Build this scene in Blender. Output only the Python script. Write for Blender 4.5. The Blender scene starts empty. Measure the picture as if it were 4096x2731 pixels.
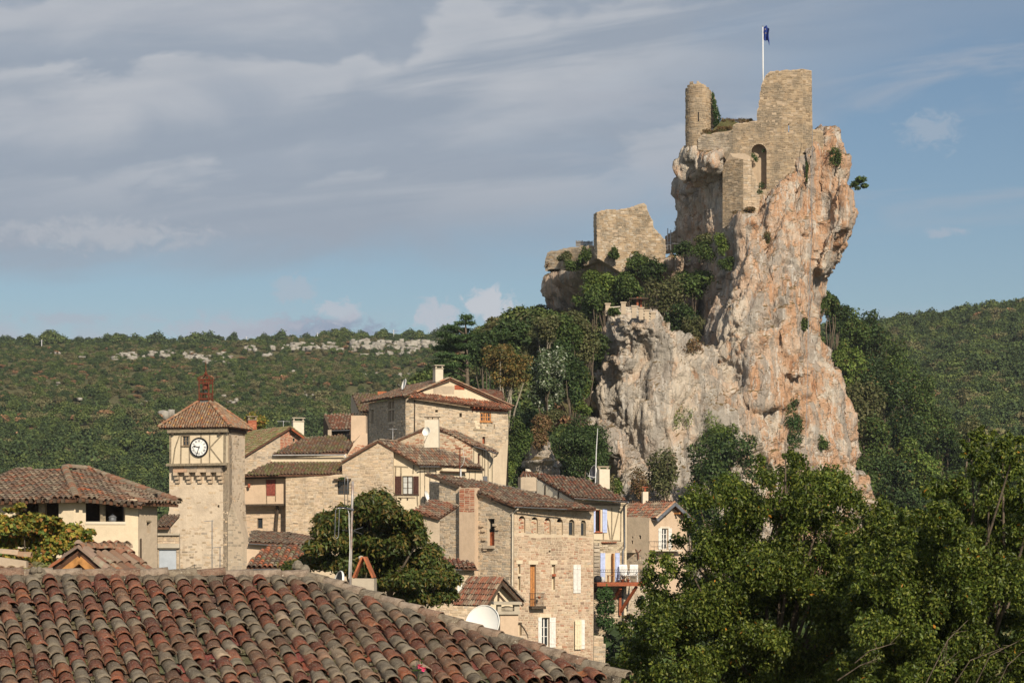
import bpy, bmesh, math, random
import numpy as np
from mathutils import Vector, Matrix
from mathutils.geometry import tessellate_polygon

# ------------------------------------------------------------------ camera, sky, sun, exposure
scene = bpy.context.scene
C = scene.collection
F, CU, CV = 9636.0, 2048.0, 2220.0          # focal length, principal column and eye-level row, in pixels of the 4096 px photograph
cam_d = bpy.data.cameras.new('camera')
cam_d.sensor_width = 36.0
cam_d.lens = F * 36.0 / 4096.0
cam_d.shift_y = (CV - 1365.5) / 4096.0
cam_d.clip_start, cam_d.clip_end = 0.5, 20000.0
cam = bpy.data.objects.new('camera', cam_d)
cam.rotation_euler = (math.radians(90), 0, 0)
C.objects.link(cam)
scene.camera = cam

SUN_EL, SUN_AZ = math.radians(29), math.radians(20)      # height; how far right of straight behind the camera
sun_dir = Vector((math.sin(SUN_AZ) * math.cos(SUN_EL), -math.cos(SUN_AZ) * math.cos(SUN_EL), math.sin(SUN_EL)))
sun_d = bpy.data.lights.new('sun', 'SUN')
sun_d.energy = 5.0
sun_d.angle = math.radians(0.5)
sun_d.color = (1.0, 0.88, 0.71)
sun = bpy.data.objects.new('sun', sun_d)
sun.rotation_euler = (-sun_dir).to_track_quat('-Z', 'Y').to_euler()
C.objects.link(sun)

scene.view_settings.view_transform = 'Standard'
scene.view_settings.look = 'None'
scene.view_settings.exposure = 0.12
scene.view_settings.gamma = 1.0
scene.cycles.use_denoising = True
scene.cycles.max_bounces = 6
scene.cycles.diffuse_bounces = 3
scene.cycles.glossy_bounces = 2
scene.cycles.transparent_max_bounces = 6


class NT:
	"""small helper to write node trees in a line each"""
	def __init__(self, tree):
		self.t = tree
		self.n = tree.nodes
		self.l = tree.links
	def node(self, kind, **kw):
		nd = self.n.new(kind)
		for k, v in kw.items():
			setattr(nd, k, v)
		return nd
	def put(self, sock, val):
		if isinstance(val, bpy.types.NodeSocket):
			self.l.new(val, sock)
		elif val is not None:
			if hasattr(sock, 'default_value'):
				try:
					sock.default_value = val
				except Exception:
					if isinstance(val, (int, float)):
						sock.default_value = (val, val, val) if len(sock.default_value) == 3 else (val, val, val, 1)
					else:
						sock.default_value = tuple(val) + (1,)
	def math(self, op, a, b=None, c=None, clamp=False):
		nd = self.node('ShaderNodeMath', operation=op, use_clamp=clamp)
		for i, x in enumerate((a, b, c)):
			if x is not None:
				self.put(nd.inputs[i], x)
		return nd.outputs[0]
	def vmath(self, op, a, b=None):
		nd = self.node('ShaderNodeVectorMath', operation=op)
		self.put(nd.inputs[0], a)
		if b is not None:
			self.put(nd.inputs[3 if op == 'SCALE' else 1], b)
		return nd.outputs[0]
	def ramp(self, x, lo, hi, a=0.0, b=1.0, smooth=True):
		nd = self.node('ShaderNodeMapRange', interpolation_type='SMOOTHSTEP' if smooth else 'LINEAR')
		for i, val in enumerate((x, lo, hi, a, b)):
			self.put(nd.inputs[i], val)
		return nd.outputs[0]
	def mix(self, f, a, b, mode='MIX'):
		nd = self.node('ShaderNodeMix', data_type='RGBA', blend_type=mode)
		self.put(nd.inputs[0], f)
		self.put(nd.inputs[6], a if isinstance(a, bpy.types.NodeSocket) else tuple(a) + (1,) * (4 - len(a)))
		self.put(nd.inputs[7], b if isinstance(b, bpy.types.NodeSocket) else tuple(b) + (1,) * (4 - len(b)))
		return nd.outputs[2]
	def noise(self, vec, scale, detail=4, rough=0.55, dist=0.0, out=0):
		nd = self.node('ShaderNodeTexNoise')
		self.put(nd.inputs['Vector'], vec)
		nd.inputs['Scale'].default_value = scale
		nd.inputs['Detail'].default_value = detail
		nd.inputs['Roughness'].default_value = rough
		nd.inputs['Distortion'].default_value = dist
		return nd.outputs[out]
	def voro(self, vec, scale, feature='F1', out=0, rnd=1.0):
		nd = self.node('ShaderNodeTexVoronoi', feature=feature)
		self.put(nd.inputs['Vector'], vec)
		nd.inputs['Scale'].default_value = scale
		nd.inputs['Randomness'].default_value = rnd
		return nd.outputs[out]
	def xyz(self, v):
		nd = self.node('ShaderNodeSeparateXYZ')
		self.put(nd.inputs[0], v)
		return nd.outputs
	def cxyz(self, x, y, z):
		nd = self.node('ShaderNodeCombineXYZ')
		for i, val in enumerate((x, y, z)):
			self.put(nd.inputs[i], val)
		return nd.outputs[0]


world = bpy.data.worlds.new('World')
scene.world = world
world.use_nodes = True


def build_sky():
	w = NT(world.node_tree)
	w.n.clear()
	out = w.node('ShaderNodeOutputWorld')
	bg = w.node('ShaderNodeBackground')
	bg.inputs[1].default_value = 0.093
	w.l.new(bg.outputs[0], out.inputs[0])
	sky = w.node('ShaderNodeTexSky', sky_type='NISHITA')
	sky.sun_disc = False
	sky.sun_elevation = SUN_EL
	sky.sun_rotation = math.atan2(sun_dir.x, sun_dir.y)
	sky.altitude = 200
	sky.air_density = 1.0
	sky.dust_density = 0.6
	sky.ozone_density = 1.6
	tc = w.node('ShaderNodeTexCoord')
	d = tc.outputs['Generated']
	x, y, z = w.xyz(d)
	az = w.math('ARCTAN2', x, y)
	hor = w.math('SQRT', w.math('ADD', w.math('MULTIPLY', x, x), w.math('MULTIPLY', y, y)))
	e = w.math('DIVIDE', z, w.math('MAXIMUM', hor, 0.02))

	def wv(ka, ke, tilt=0.0, off=0.0):
		return w.cxyz(w.math('MULTIPLY', az, ka), w.math('MULTIPLY', w.math('SUBTRACT', e, w.math('MULTIPLY', az, tilt)), ke), off)
	base = w.vmath('SCALE', sky.outputs[0], 0.66)
	base = w.mix(1.0, base, (0.92, 0.985, 1.04), 'MULTIPLY')
	# the high grey sheet: thick on the left, thinning to the right, its lower rim above a clear strip
	n_big = w.noise(wv(9, 22, 0.10, 1.3), 1.0, 5, 0.55, 0.4)
	n_str = w.noise(wv(5, 46, 0.14, 7.1), 1.0, 5, 0.52, 0.6)
	n_fine = w.noise(wv(30, 90, 0.1, 3.3), 1.0, 5, 0.6, 0.5)
	rim = w.math('ADD', 0.118, w.math('MULTIPLY', w.ramp(az, 0.02, 0.21), 0.085))
	rim = w.math('ADD', rim, w.math('MULTIPLY', w.math('SUBTRACT', n_big, 0.5), 0.055))
	sheet = w.ramp(w.math('SUBTRACT', e, rim), -0.008, 0.022)
	thin = w.ramp(w.math('ADD', w.ramp(az, -0.02, 0.24), w.math('MULTIPLY', w.math('SUBTRACT', n_big, 0.5), 1.6)), 0.15, 1.0, 1.0, 0.30)
	sheet = w.math('MULTIPLY', sheet, thin)
	# lit folds: wavy bands brightest on their upper rim
	wave = w.math('ADD', w.math('MULTIPLY', w.math('SUBTRACT', e, w.math('MULTIPLY', az, 0.13)), 21.0),
				w.math('MULTIPLY', n_big, 2.6))
	saw = w.math('FRACT', wave)
	fold = w.math('MULTIPLY', w.ramp(saw, 0.0, 0.78), w.ramp(saw, 0.80, 0.99, 1.0, 0.0))
	fold = w.math('MULTIPLY', fold, w.ramp(n_str, 0.33, 0.58))
	fold = w.math('MULTIPLY', fold, w.ramp(az, 0.0, 0.20, 1.0, 0.25))
	fold = w.math('MULTIPLY', fold, w.ramp(e, 0.125, 0.18))
	fold = w.math('ADD', fold, w.math('MULTIPLY', w.math('SUBTRACT', n_fine, 0.5), 0.22))
	ccol = w.mix(w.math('MAXIMUM', fold, 0.0), (3.1, 3.58, 4.3), (5.4, 5.5, 5.75))
	ccol = w.mix(w.ramp(n_str, 0.3, 0.75, 0.0, 0.5), ccol, (3.55, 4.0, 4.7))
	col = w.mix(w.math('MULTIPLY', sheet, 0.96), base, ccol)
	# thin veils drifting on the right and far left
	veil = w.math('MULTIPLY', w.ramp(w.noise(wv(7, 40, 0.05, 11.0), 1.0, 6, 0.6, 0.8), 0.50, 0.74), 0.55)
	veil = w.math('MULTIPLY', veil, w.ramp(e, 0.10, 0.16))
	col = w.mix(veil, col, (4.0, 4.3, 4.9))
	# small heaps of cloud low over the hills
	warp = w.noise(wv(130, 170, 0.0, 2.0), 1.0, 7, 0.66, 0.6)

	def heap(col, u, v, ru, rv, tint, strength, soft=0.45):
		a0, e0 = math.atan((u - CU) / F), (CV - v) / F
		da = w.math('DIVIDE', w.math('SUBTRACT', az, a0), ru / F)
		de = w.math('DIVIDE', w.math('SUBTRACT', e, e0), rv / F)
		r = w.math('SQRT', w.math('ADD', w.math('MULTIPLY', da, da), w.math('MULTIPLY', de, de)))
		r = w.math('ADD', r, w.math('MULTIPLY', w.math('SUBTRACT', warp, 0.5), 3.2))
		return w.mix(w.ramp(r, 1.0 - soft, 1.0 + soft * 0.4, strength, 0.0), col, tint)
	lowveil = w.math('MULTIPLY', w.ramp(e, 0.088, 0.105, 0.8, 0.0), w.ramp(w.noise(wv(16, 30, 0.0, 5.0), 1.0, 4), 0.38, 0.62))
	col = w.mix(lowveil, col, (4.2, 4.4, 5.1))
	col = heap(col, 1260, 1330, 330, 60, (2.7, 3.1, 4.2), 0.8, 0.6)
	col = heap(col, 1955, 1225, 95, 75, (5.6, 5.7, 6.1), 0.85)
	col = heap(col, 1745, 1270, 95, 75, (5.0, 5.2, 5.8), 0.8)
	col = heap(col, 1360, 1243, 90, 40, (5.0, 5.2, 5.8), 0.7)
	col = heap(col, 960, 1320, 320, 60, (4.3, 4.5, 5.2), 0.75, 0.6)
	col = heap(col, 1185, 1165, 95, 60, (4.2, 4.6, 5.3), 0.55)
	col = heap(col, 260, 1290, 190, 24, (4.0, 4.3, 5.0), 0.55, 0.6)
	col = heap(col, 400, 955, 420, 60, (4.7, 4.9, 5.3), 0.6, 0.8)
	col = heap(col, 3720, 545, 120, 75, (4.6, 4.9, 5.4), 0.4, 0.7)
	col = heap(col, 3780, 950, 80, 20, (4.3, 4.6, 5.3), 0.5, 0.6)
	w.l.new(col, bg.inputs[0])


build_sky()

# ------------------------------------------------------------------ geometry helpers
R = random.Random(7)


def ray(u, v):
	return Vector(((u - CU) / F, 1.0, (CV - v) / F))


def P(u, v, Y):
	return ray(u, v) * Y


def view(x0, y0, s):
	return lambda x, y: (x0 + x / s, y0 + y / s)


VT = view(640, 1450, 3.074)
V4 = view(0, 1400, 1.568)
V5 = view(900, 1400, 1.568)
V6 = view(1400, 1400, 1.96)
V7 = view(1700, 1800, 1.742)
V8 = view(2200, 1800, 1.743)
VG = view(1250, 1450, 2.614)
V1 = view(2600, 0, 1.568)
V2 = view(2100, 700, 1.568)
V3 = view(2600, 900, 1.3067)
VH = view(1750, 1250, 2.24)
VM = view(960, 1600, 3.92)
VN = view(960, 1900, 3.646)
VR = view(1900, 2350, 3.36)


def off(o):
	loc = Vector((0, 0, 0))
	while o is not None:
		loc += o.location
		o = o.parent
	return loc


def thing(name, label, cat, loc=(0, 0, 0), group=None):
	o = bpy.data.objects.new(name, None)
	o.empty_display_size = 0.2
	C.objects.link(o)
	o.location = loc
	o['label'] = label
	o['category'] = cat
	if group:
		o['group'] = group
	return o


def tag(o, label=None, cat=None, group=None, kind=None):
	if label: o['label'] = label
	if cat: o['category'] = cat
	if group: o['group'] = group
	if kind: o['kind'] = kind
	return o


def link_mesh(name, me, mat, parent=None):
	o = bpy.data.objects.new(name, me)
	if mat is not None and len(me.materials) == 0:
		me.materials.append(mat)
	C.objects.link(o)
	if parent is not None:
		o.parent = parent
	return o


class MB:
	def __init__(self):
		self.v, self.f, self.c = [], [], []
	def face(self, pts, col=None):
		i = len(self.v)
		self.v.extend([tuple(p) for p in pts])
		self.f.append(tuple(range(i, i + len(pts))))
		self.c.append(col)
	def quads(self, pts, faces, col=None):
		i = len(self.v)
		self.v.extend([tuple(p) for p in pts])
		for q in faces:
			self.f.append(tuple(i + k for k in q))
			self.c.append(col)
	def obox(self, c, ax, ay, az, col=None):
		"""box from its centre and three half vectors"""
		c, ax, ay, az = Vector(c), Vector(ax), Vector(ay), Vector(az)
		p = [c + sx * ax + sy * ay + sz * az for sz in (-1, 1) for sy in (-1, 1) for sx in (-1, 1)]
		self.quads(p, [(0, 2, 3, 1), (4, 5, 7, 6), (0, 1, 5, 4), (2, 6, 7, 3), (0, 4, 6, 2), (1, 3, 7, 5)], col)
	def box(self, x0, y0, z0, x1, y1, z1, col=None):
		self.obox(((x0 + x1) / 2, (y0 + y1) / 2, (z0 + z1) / 2), ((x1 - x0) / 2, 0, 0), (0, (y1 - y0) / 2, 0), (0, 0, (z1 - z0) / 2), col)
	def beam(self, a, b, w, up, h, col=None):
		"""bar from a to b, half width w across, half height h along up"""
		a, b = Vector(a), Vector(b)
		d = (b - a)
		up = Vector(up)
		side = d.cross(up).normalized()
		up2 = side.cross(d).normalized()
		self.obox((a + b) / 2, d / 2, side * w, up2 * h, col)
	def tube(self, path, r, n=6, col=None, cap=True):
		path = [Vector(p) for p in path]
		rr = r if isinstance(r, (list, tuple)) else [r] * len(path)
		i0 = len(self.v)
		prev = None
		for k, p in enumerate(path):
			d = (path[min(k + 1, len(path) - 1)] - path[max(k - 1, 0)]).normalized()
			if prev is None:
				a = d.orthogonal().normalized()
			else:
				a = (prev - d * prev.dot(d))
				a = a.normalized() if a.length > 1e-6 else d.orthogonal().normalized()
			prev = a
			b = d.cross(a)
			for j in range(n):
				t = 2 * math.pi * j / n
				self.v.append(tuple(p + (a * math.cos(t) + b * math.sin(t)) * rr[k]))
		for k in range(len(path) - 1):
			for j in range(n):
				a_, b_ = i0 + k * n + j, i0 + k * n + (j + 1) % n
				self.f.append((a_, b_, b_ + n, a_ + n))
				self.c.append(col)
		if cap:
			self.f.append(tuple(range(i0 + n - 1, i0 - 1, -1)))
			self.c.append(col)
			e0 = i0 + (len(path) - 1) * n
			self.f.append(tuple(range(e0, e0 + n)))
			self.c.append(col)
	def lathe(self, o, prof, n=16, axis=(0, 0, 1), col=None):
		o, ax = Vector(o), Vector(axis).normalized()
		a = ax.orthogonal().normalized()
		b = ax.cross(a)
		i0 = len(self.v)
		for (r, h) in prof:
			for j in range(n):
				t = 2 * math.pi * j / n
				self.v.append(tuple(o + ax * h + (a * math.cos(t) + b * math.sin(t)) * r))
		for k in range(len(prof) - 1):
			for j in range(n):
				p, q = i0 + k * n + j, i0 + k * n + (j + 1) % n
				self.f.append((p, q, q + n, p + n))
				self.c.append(col)
		return self
	def prism(self, pts, ext, col=None):
		"""flat polygon pushed along ext"""
		pts = [Vector(p) for p in pts]
		ext = Vector(ext)
		tri = tessellate_polygon([pts])
		n = len(pts)
		i = len(self.v)
		self.v.extend([tuple(p) for p in pts] + [tuple(p + ext) for p in pts])
		for t in tri:
			self.f.append(tuple(i + k for k in t)); self.c.append(col)
			self.f.append(tuple(i + n + k for k in reversed(t))); self.c.append(col)
		for k in range(n):
			j = (k + 1) % n
			self.f.append((i + k, i + j, i + n + j, i + n + k)); self.c.append(col)
	def build(self, name, mat, parent=None, smooth=False):
		o0 = off(parent)
		me = bpy.data.meshes.new(name)
		v = np.array(self.v, dtype=np.float64).reshape(-1, 3) - np.array(o0)
		me.from_pydata(v.tolist(), [], self.f)
		if any(c is not None for c in self.c):
			at = me.attributes.new('Col', 'FLOAT_COLOR', 'FACE')
			arr = np.ones((len(self.f), 4), dtype=np.float32)
			for k, c in enumerate(self.c):
				if c is not None:
					arr[k, :3] = c
			at.data.foreach_set('color', arr.ravel())
		if smooth:
			me.polygons.foreach_set('use_smooth', [True] * len(me.polygons))
		me.update()
		return link_mesh(name, me, mat, parent)


def np_mesh(name, verts, faces, mat, parent=None, cols=None, smooth=False):
	"""faces: (n,k) array, all of the same size; cols: (n,3) per face"""
	me = bpy.data.meshes.new(name)
	verts = np.asarray(verts, dtype=np.float32) - np.array(off(parent), dtype=np.float32)
	faces = np.asarray(faces, dtype=np.int32)
	n, k = faces.shape
	me.vertices.add(len(verts))
	me.vertices.foreach_set('co', verts.ravel())
	me.loops.add(n * k)
	me.loops.foreach_set('vertex_index', faces.ravel())
	me.polygons.add(n)
	me.polygons.foreach_set('loop_start', np.arange(0, n * k, k, dtype=np.int32))
	if cols is not None:
		at = me.attributes.new('Col', 'FLOAT_COLOR', 'FACE')
		arr = np.ones((n, 4), dtype=np.float32)
		arr[:, :3] = cols
		at.data.foreach_set('color', arr.ravel())
	if smooth:
		me.polygons.foreach_set('use_smooth', np.ones(n, dtype=bool))
	me.update(calc_edges=True)
	me.validate()
	return link_mesh(name, me, mat, parent)


# numpy value noise ----------------------------------------------------------
def _hash(ix, iy, iz, seed):
	with np.errstate(over='ignore'):
		h = (ix.astype(np.int64) * 374761393 + iy.astype(np.int64) * 668265263 + iz.astype(np.int64) * 2147483647 + seed * 974634777) & 0xffffffff
		h = ((h ^ (h >> 13)) * 1274126177) & 0xffffffff
		h = ((h ^ (h >> 16)) * 2246822519) & 0xffffffff
		h = h ^ (h >> 15)
	return (h & 0xffffff) / float(0xffffff)


def vnoise(p, seed=0):
	p = np.asarray(p, dtype=np.float64)
	i = np.floor(p).astype(np.int64)
	f = p - i
	f = f * f * f * (f * (f * 6 - 15) + 10)
	r = 0
	for dx in (0, 1):
		wx = f[:, 0] if dx else 1 - f[:, 0]
		for dy in (0, 1):
			wy = f[:, 1] if dy else 1 - f[:, 1]
			for dz in (0, 1):
				wz = f[:, 2] if dz else 1 - f[:, 2]
				r = r + wx * wy * wz * _hash(i[:, 0] + dx, i[:, 1] + dy, i[:, 2] + dz, seed)
	return r * 2 - 1


def fbm(p, oct=4, seed=0, gain=0.5):
	s, a, q = 0, 1.0, np.asarray(p, dtype=np.float64)
	for o in range(oct):
		s = s + a * vnoise(q, seed + o * 17)
		q = q * 2.03 + 3.7
		a *= gain
	return s


def worley(p, seed=0):
	"""nearest and second distance, and the nearest cell's random value"""
	p = np.asarray(p, dtype=np.float64)
	i = np.floor(p).astype(np.int64)
	d1 = np.full(len(p), 9.0); d2 = np.full(len(p), 9.0); val = np.zeros(len(p))
	for dx in (-1, 0, 1):
		for dy in (-1, 0, 1):
			for dz in (-1, 0, 1):
				cx, cy, cz = i[:, 0] + dx, i[:, 1] + dy, i[:, 2] + dz
				qx = cx + _hash(cx, cy, cz, seed + 1)
				qy = cy + _hash(cx, cy, cz, seed + 2)
				qz = cz + _hash(cx, cy, cz, seed + 3)
				d = np.sqrt((qx - p[:, 0]) ** 2 + (qy - p[:, 1]) ** 2 + (qz - p[:, 2]) ** 2)
				v = _hash(cx, cy, cz, seed + 4)
				near = d < d1
				d2 = np.where(near, d1, np.minimum(d2, d))
				val = np.where(near, v, val)
				d1 = np.where(near, d, d1)
	return d1, d2, val


# ------------------------------------------------------------------ materials
MATS = {}


def mat_base(name, rough=0.9):
	m = bpy.data.materials.new(name)
	m.use_nodes = True
	t = NT(m.node_tree)
	b = t.n['Principled BSDF']
	b.inputs['Roughness'].default_value = rough
	b.inputs['Specular IOR Level'].default_value = 0.25
	MATS[name] = m
	return m, t, b


def pos(t):
	return t.node('ShaderNodeNewGeometry').outputs['Position']


def bump(t, b, h, strength, dist):
	nd = t.node('ShaderNodeBump')
	nd.inputs['Strength'].default_value = strength
	nd.inputs['Distance'].default_value = dist
	t.l.new(h, nd.inputs['Height'])
	t.l.new(nd.outputs[0], b.inputs['Normal'])


def plain(name, col, rough=0.7, var=0.25, scale=4.0, metal=0.0, bumpd=0.0, col2=None):
	m, t, b = mat_base(name, rough)
	p = pos(t)
	n = t.noise(p, scale, 5, 0.6)
	c2 = col2 if col2 else tuple(c * (1 - var * 1.6) for c in col)
	c = t.mix(t.ramp(n, 0.38, 0.68), col, c2)
	n2 = t.noise(p, scale * 7, 3, 0.6)
	c = t.mix(t.ramp(n2, 0.3, 0.7, 0, var), c, tuple(min(1, x * 0.7) for x in col))
	t.l.new(c, b.inputs['Base Color'])
	b.inputs['Metallic'].default_value = metal
	if bumpd:
		bump(t, b, t.noise(p, scale * 9, 4, 0.6), 0.6, bumpd)
	return m


def attr_mat(name, rough=0.9, fine=9.0, stain=(0.16, 0.13, 0.10), stain_amt=0.35, lichen=None, bumpd=0.02, streak=0.0, lo=.5):
	"""colour from each face's own Col, weathered by noise"""
	m, t, b = mat_base(name, rough)
	at = t.node('ShaderNodeAttribute', attribute_name='Col')
	p = pos(t)
	c = at.outputs['Color']
	n1 = t.noise(p, fine, 5, 0.65)
	c = t.mix(t.ramp(n1, 0.3, 0.75, 0.0, 0.55), c, t.mix(1.0, c, (0.62, 0.58, 0.55), 'MULTIPLY'))
	n2 = t.noise(p, 0.55, 5, 0.6)
	c = t.mix(t.ramp(n2, lo, lo + .22, 0.0, stain_amt), c, stain)
	if streak:
		sx, sy, sz = t.xyz(p)
		n4 = t.noise(t.cxyz(t.math('MULTIPLY', sx, 2.2), t.math('MULTIPLY', sy, 2.2), t.math('MULTIPLY', sz, 0.25)), 1.0, 5, 0.6)
		c = t.mix(t.ramp(n4, 0.52, 0.72, 0.0, streak), c, stain)
	if lichen:
		n3 = t.noise(p, 5.5, 5, 0.7)
		c = t.mix(t.ramp(n3, 0.54, 0.66, 0.0, 0.75), c, lichen)
	t.l.new(c, b.inputs['Base Color'])
	if bumpd:
		bump(t, b, t.noise(p, fine * 2.2, 4, 0.65), 0.7, bumpd)
	return m


def plaster(name, col, dirty, patch=0.5, bumpd=0.012):
	m, t, b = mat_base(name, 0.95)
	p = pos(t)
	sx, sy, sz = t.xyz(p)
	n1 = t.noise(p, 0.9, 6, 0.65, 0.4)
	n2 = t.noise(p, 5.0, 5, 0.65)
	ns = t.noise(t.cxyz(t.math('MULTIPLY', sx, 1.8), t.math('MULTIPLY', sy, 1.8), t.math('MULTIPLY', sz, 0.22)), 1.0, 5, 0.6)
	c = t.mix(t.ramp(n1, 0.42, 0.68, 0, patch), col, dirty)
	c = t.mix(t.ramp(ns, 0.52, 0.72, 0, patch * 0.7), c, tuple(x * 0.8 for x in dirty))
	c = t.mix(t.ramp(n2, 0.35, 0.7, 0, 0.35), c, tuple(x * 0.75 for x in col))
	t.l.new(c, b.inputs['Base Color'])
	bump(t, b, n2, 0.5, bumpd * 3)
	return m


def leaf_mat(name, tint=(1, 1, 1), trans=0.28, rough=0.55):
	m = bpy.data.materials.new(name)
	m.use_nodes = True
	t = NT(m.node_tree)
	b = t.n['Principled BSDF']
	out = t.n['Material Output']
	at = t.node('ShaderNodeAttribute', attribute_name='Col')
	c = t.mix(1.0, at.outputs['Color'], tint, 'MULTIPLY')
	t.l.new(c, b.inputs['Base Color'])
	b.inputs['Roughness'].default_value = rough
	b.inputs['Specular IOR Level'].default_value = 0.22
	tr = t.node('ShaderNodeBsdfTranslucent')
	t.l.new(t.mix(1.0, c, (1.1, 1.25, 0.55), 'MULTIPLY'), tr.inputs[0])
	mx = t.node('ShaderNodeMixShader')
	mx.inputs[0].default_value = trans
	t.l.new(b.outputs[0], mx.inputs[1])
	t.l.new(tr.outputs[0], mx.inputs[2])
	t.l.new(mx.outputs[0], out.inputs[0])
	MATS[name] = m
	return m


attr_mat('stone', 0.95, 7.0, (0.22, 0.175, 0.13), 0.60, bumpd=0.035, streak=0.40)
attr_mat('ruin_stone', 0.95, 3.2, (0.16, 0.135, 0.10), 0.75, bumpd=0.06, streak=0.55, lo=.43)
attr_mat('tile', 0.92, 11.0, (0.13, 0.10, 0.07), 0.45, lichen=(0.30, 0.28, 0.20), bumpd=0.006)
attr_mat('moss_tile', 0.92, 11.0, (0.15, 0.16, 0.06), 0.75, lichen=(0.26, 0.26, 0.14), bumpd=0.006)
plaster('mortar', (0.56, 0.46, 0.335), (0.42, 0.33, 0.24))
plaster('ruin_mortar', (0.44, 0.345, 0.245), (0.32, 0.25, 0.18), 0.6)
plaster('plaster_cream', (0.65, 0.545, 0.39), (0.52, 0.42, 0.30), 0.45)
plaster('plaster_tower', (0.61, 0.50, 0.375), (0.44, 0.355, 0.265), 0.7, 0.03)
plaster('plaster_pink', (0.57, 0.43, 0.305), (0.45, 0.335, 0.235), 0.5)
plaster('plaster_grey', (0.47, 0.38, 0.28), (0.33, 0.27, 0.20), 0.6, 0.02)
plaster('plaster_white', (0.66, 0.59, 0.47), (0.50, 0.43, 0.33), 0.4)
plaster('concrete', (0.46, 0.40, 0.31), (0.33, 0.28, 0.21), 0.6)
plain('roof_base', (0.15, 0.075, 0.045), 0.95, 0.3, 6, bumpd=0.01)
plain('timber', (0.27, 0.20, 0.13), 0.9, 0.35, 8, bumpd=0.01)
plain('timber_dark', (0.09, 0.065, 0.045), 0.9, 0.3, 8, bumpd=0.01)
plain('timber_grey', (0.30, 0.245, 0.17), 0.9, 0.3, 8, bumpd=0.01)
plain('wood_orange', (0.50, 0.22, 0.07), 0.55, 0.25, 9)
plain('wood_new', (0.62, 0.30, 0.10), 0.6, 0.25, 9)
plain('wood_red', (0.33, 0.09, 0.035), 0.6, 0.25, 9)
plain('shutter_brown', (0.075, 0.028, 0.018), 0.6, 0.25, 9)
plain('shutter_red', (0.27, 0.065, 0.045), 0.65, 0.25, 9)
plain('shutter_blue', (0.46, 0.54, 0.80), 0.6, 0.08, 6)
plain('shutter_white', (0.74, 0.72, 0.67), 0.6, 0.10, 6)
plain('shutter_cream', (0.74, 0.64, 0.44), 0.6, 0.12, 8)
plain('white_plastic', (0.80, 0.80, 0.78), 0.4, 0.05, 3)
plain('dish_white', (0.80, 0.79, 0.74), 0.35, 0.06, 2)
plain('dish_grey', (0.10, 0.10, 0.11), 0.5, 0.1, 3)
plain('zinc', (0.22, 0.23, 0.25), 0.45, 0.2, 5, metal=0.4)
plain('zinc_white', (0.66, 0.66, 0.66), 0.45, 0.15, 5)
plain('pipe_cream', (0.72, 0.62, 0.48), 0.5, 0.15, 5)
plain('iron', (0.02, 0.02, 0.022), 0.6, 0.2, 8)
plain('rust', (0.17, 0.045, 0.022), 0.9, 0.4, 12)
plain('bronze', (0.05, 0.055, 0.05), 0.45, 0.2, 8, metal=0.6)
plain('steel', (0.42, 0.42, 0.43), 0.35, 0.15, 6, metal=0.8)
plain('pole_rusty', (0.46, 0.44, 0.42), 0.5, 0.3, 3.0, metal=0.4, col2=(0.20, 0.085, 0.04))
plain('door_metal', (0.42, 0.46, 0.51), 0.4, 0.1, 2)
plain('brick_red', (0.36, 0.10, 0.05), 0.9, 0.3, 9, bumpd=0.01)
plain('terracotta', (0.45, 0.15, 0.065), 0.85, 0.25, 8)
plain('clock_white', (0.82, 0.82, 0.80), 0.5, 0.03, 3)
plain('clock_black', (0.012, 0.012, 0.014), 0.5, 0.1, 3)
plain('bark', (0.16, 0.125, 0.09), 0.95, 0.35, 6, bumpd=0.02)
plain('bark_pale', (0.33, 0.29, 0.22), 0.95, 0.3, 6, bumpd=0.02)
plain('flag_blue', (0.020, 0.045, 0.23), 0.8, 0.15, 3)
plain('pot', (0.42, 0.13, 0.05), 0.8, 0.2, 9)
plain('petal', (0.75, 0.06, 0.17), 0.6, 0.1, 20)
plain('opening_shade', (0.018, 0.015, 0.012), 0.95, 0.2, 3)  # near-black colour standing in for the shade inside openings
plain('curtain', (0.55, 0.55, 0.52), 0.9, 0.15, 6)


def glass():
	m, t, b = mat_base('glass', 0.12)
	b.inputs['Base Color'].default_value = (0.025, 0.03, 0.035, 1)
	b.inputs['Specular IOR Level'].default_value = 0.6


glass()
leaf_mat('leaf', trans=0.25)
leaf_mat('leaf_far', trans=0.15, rough=0.8)
leaf_mat('leaf_gloss', trans=0.22, rough=0.42)
# ------------------------------------------------------------------ builders for walls, roofs, windows
UP = Vector((0, 0, 1))


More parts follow.
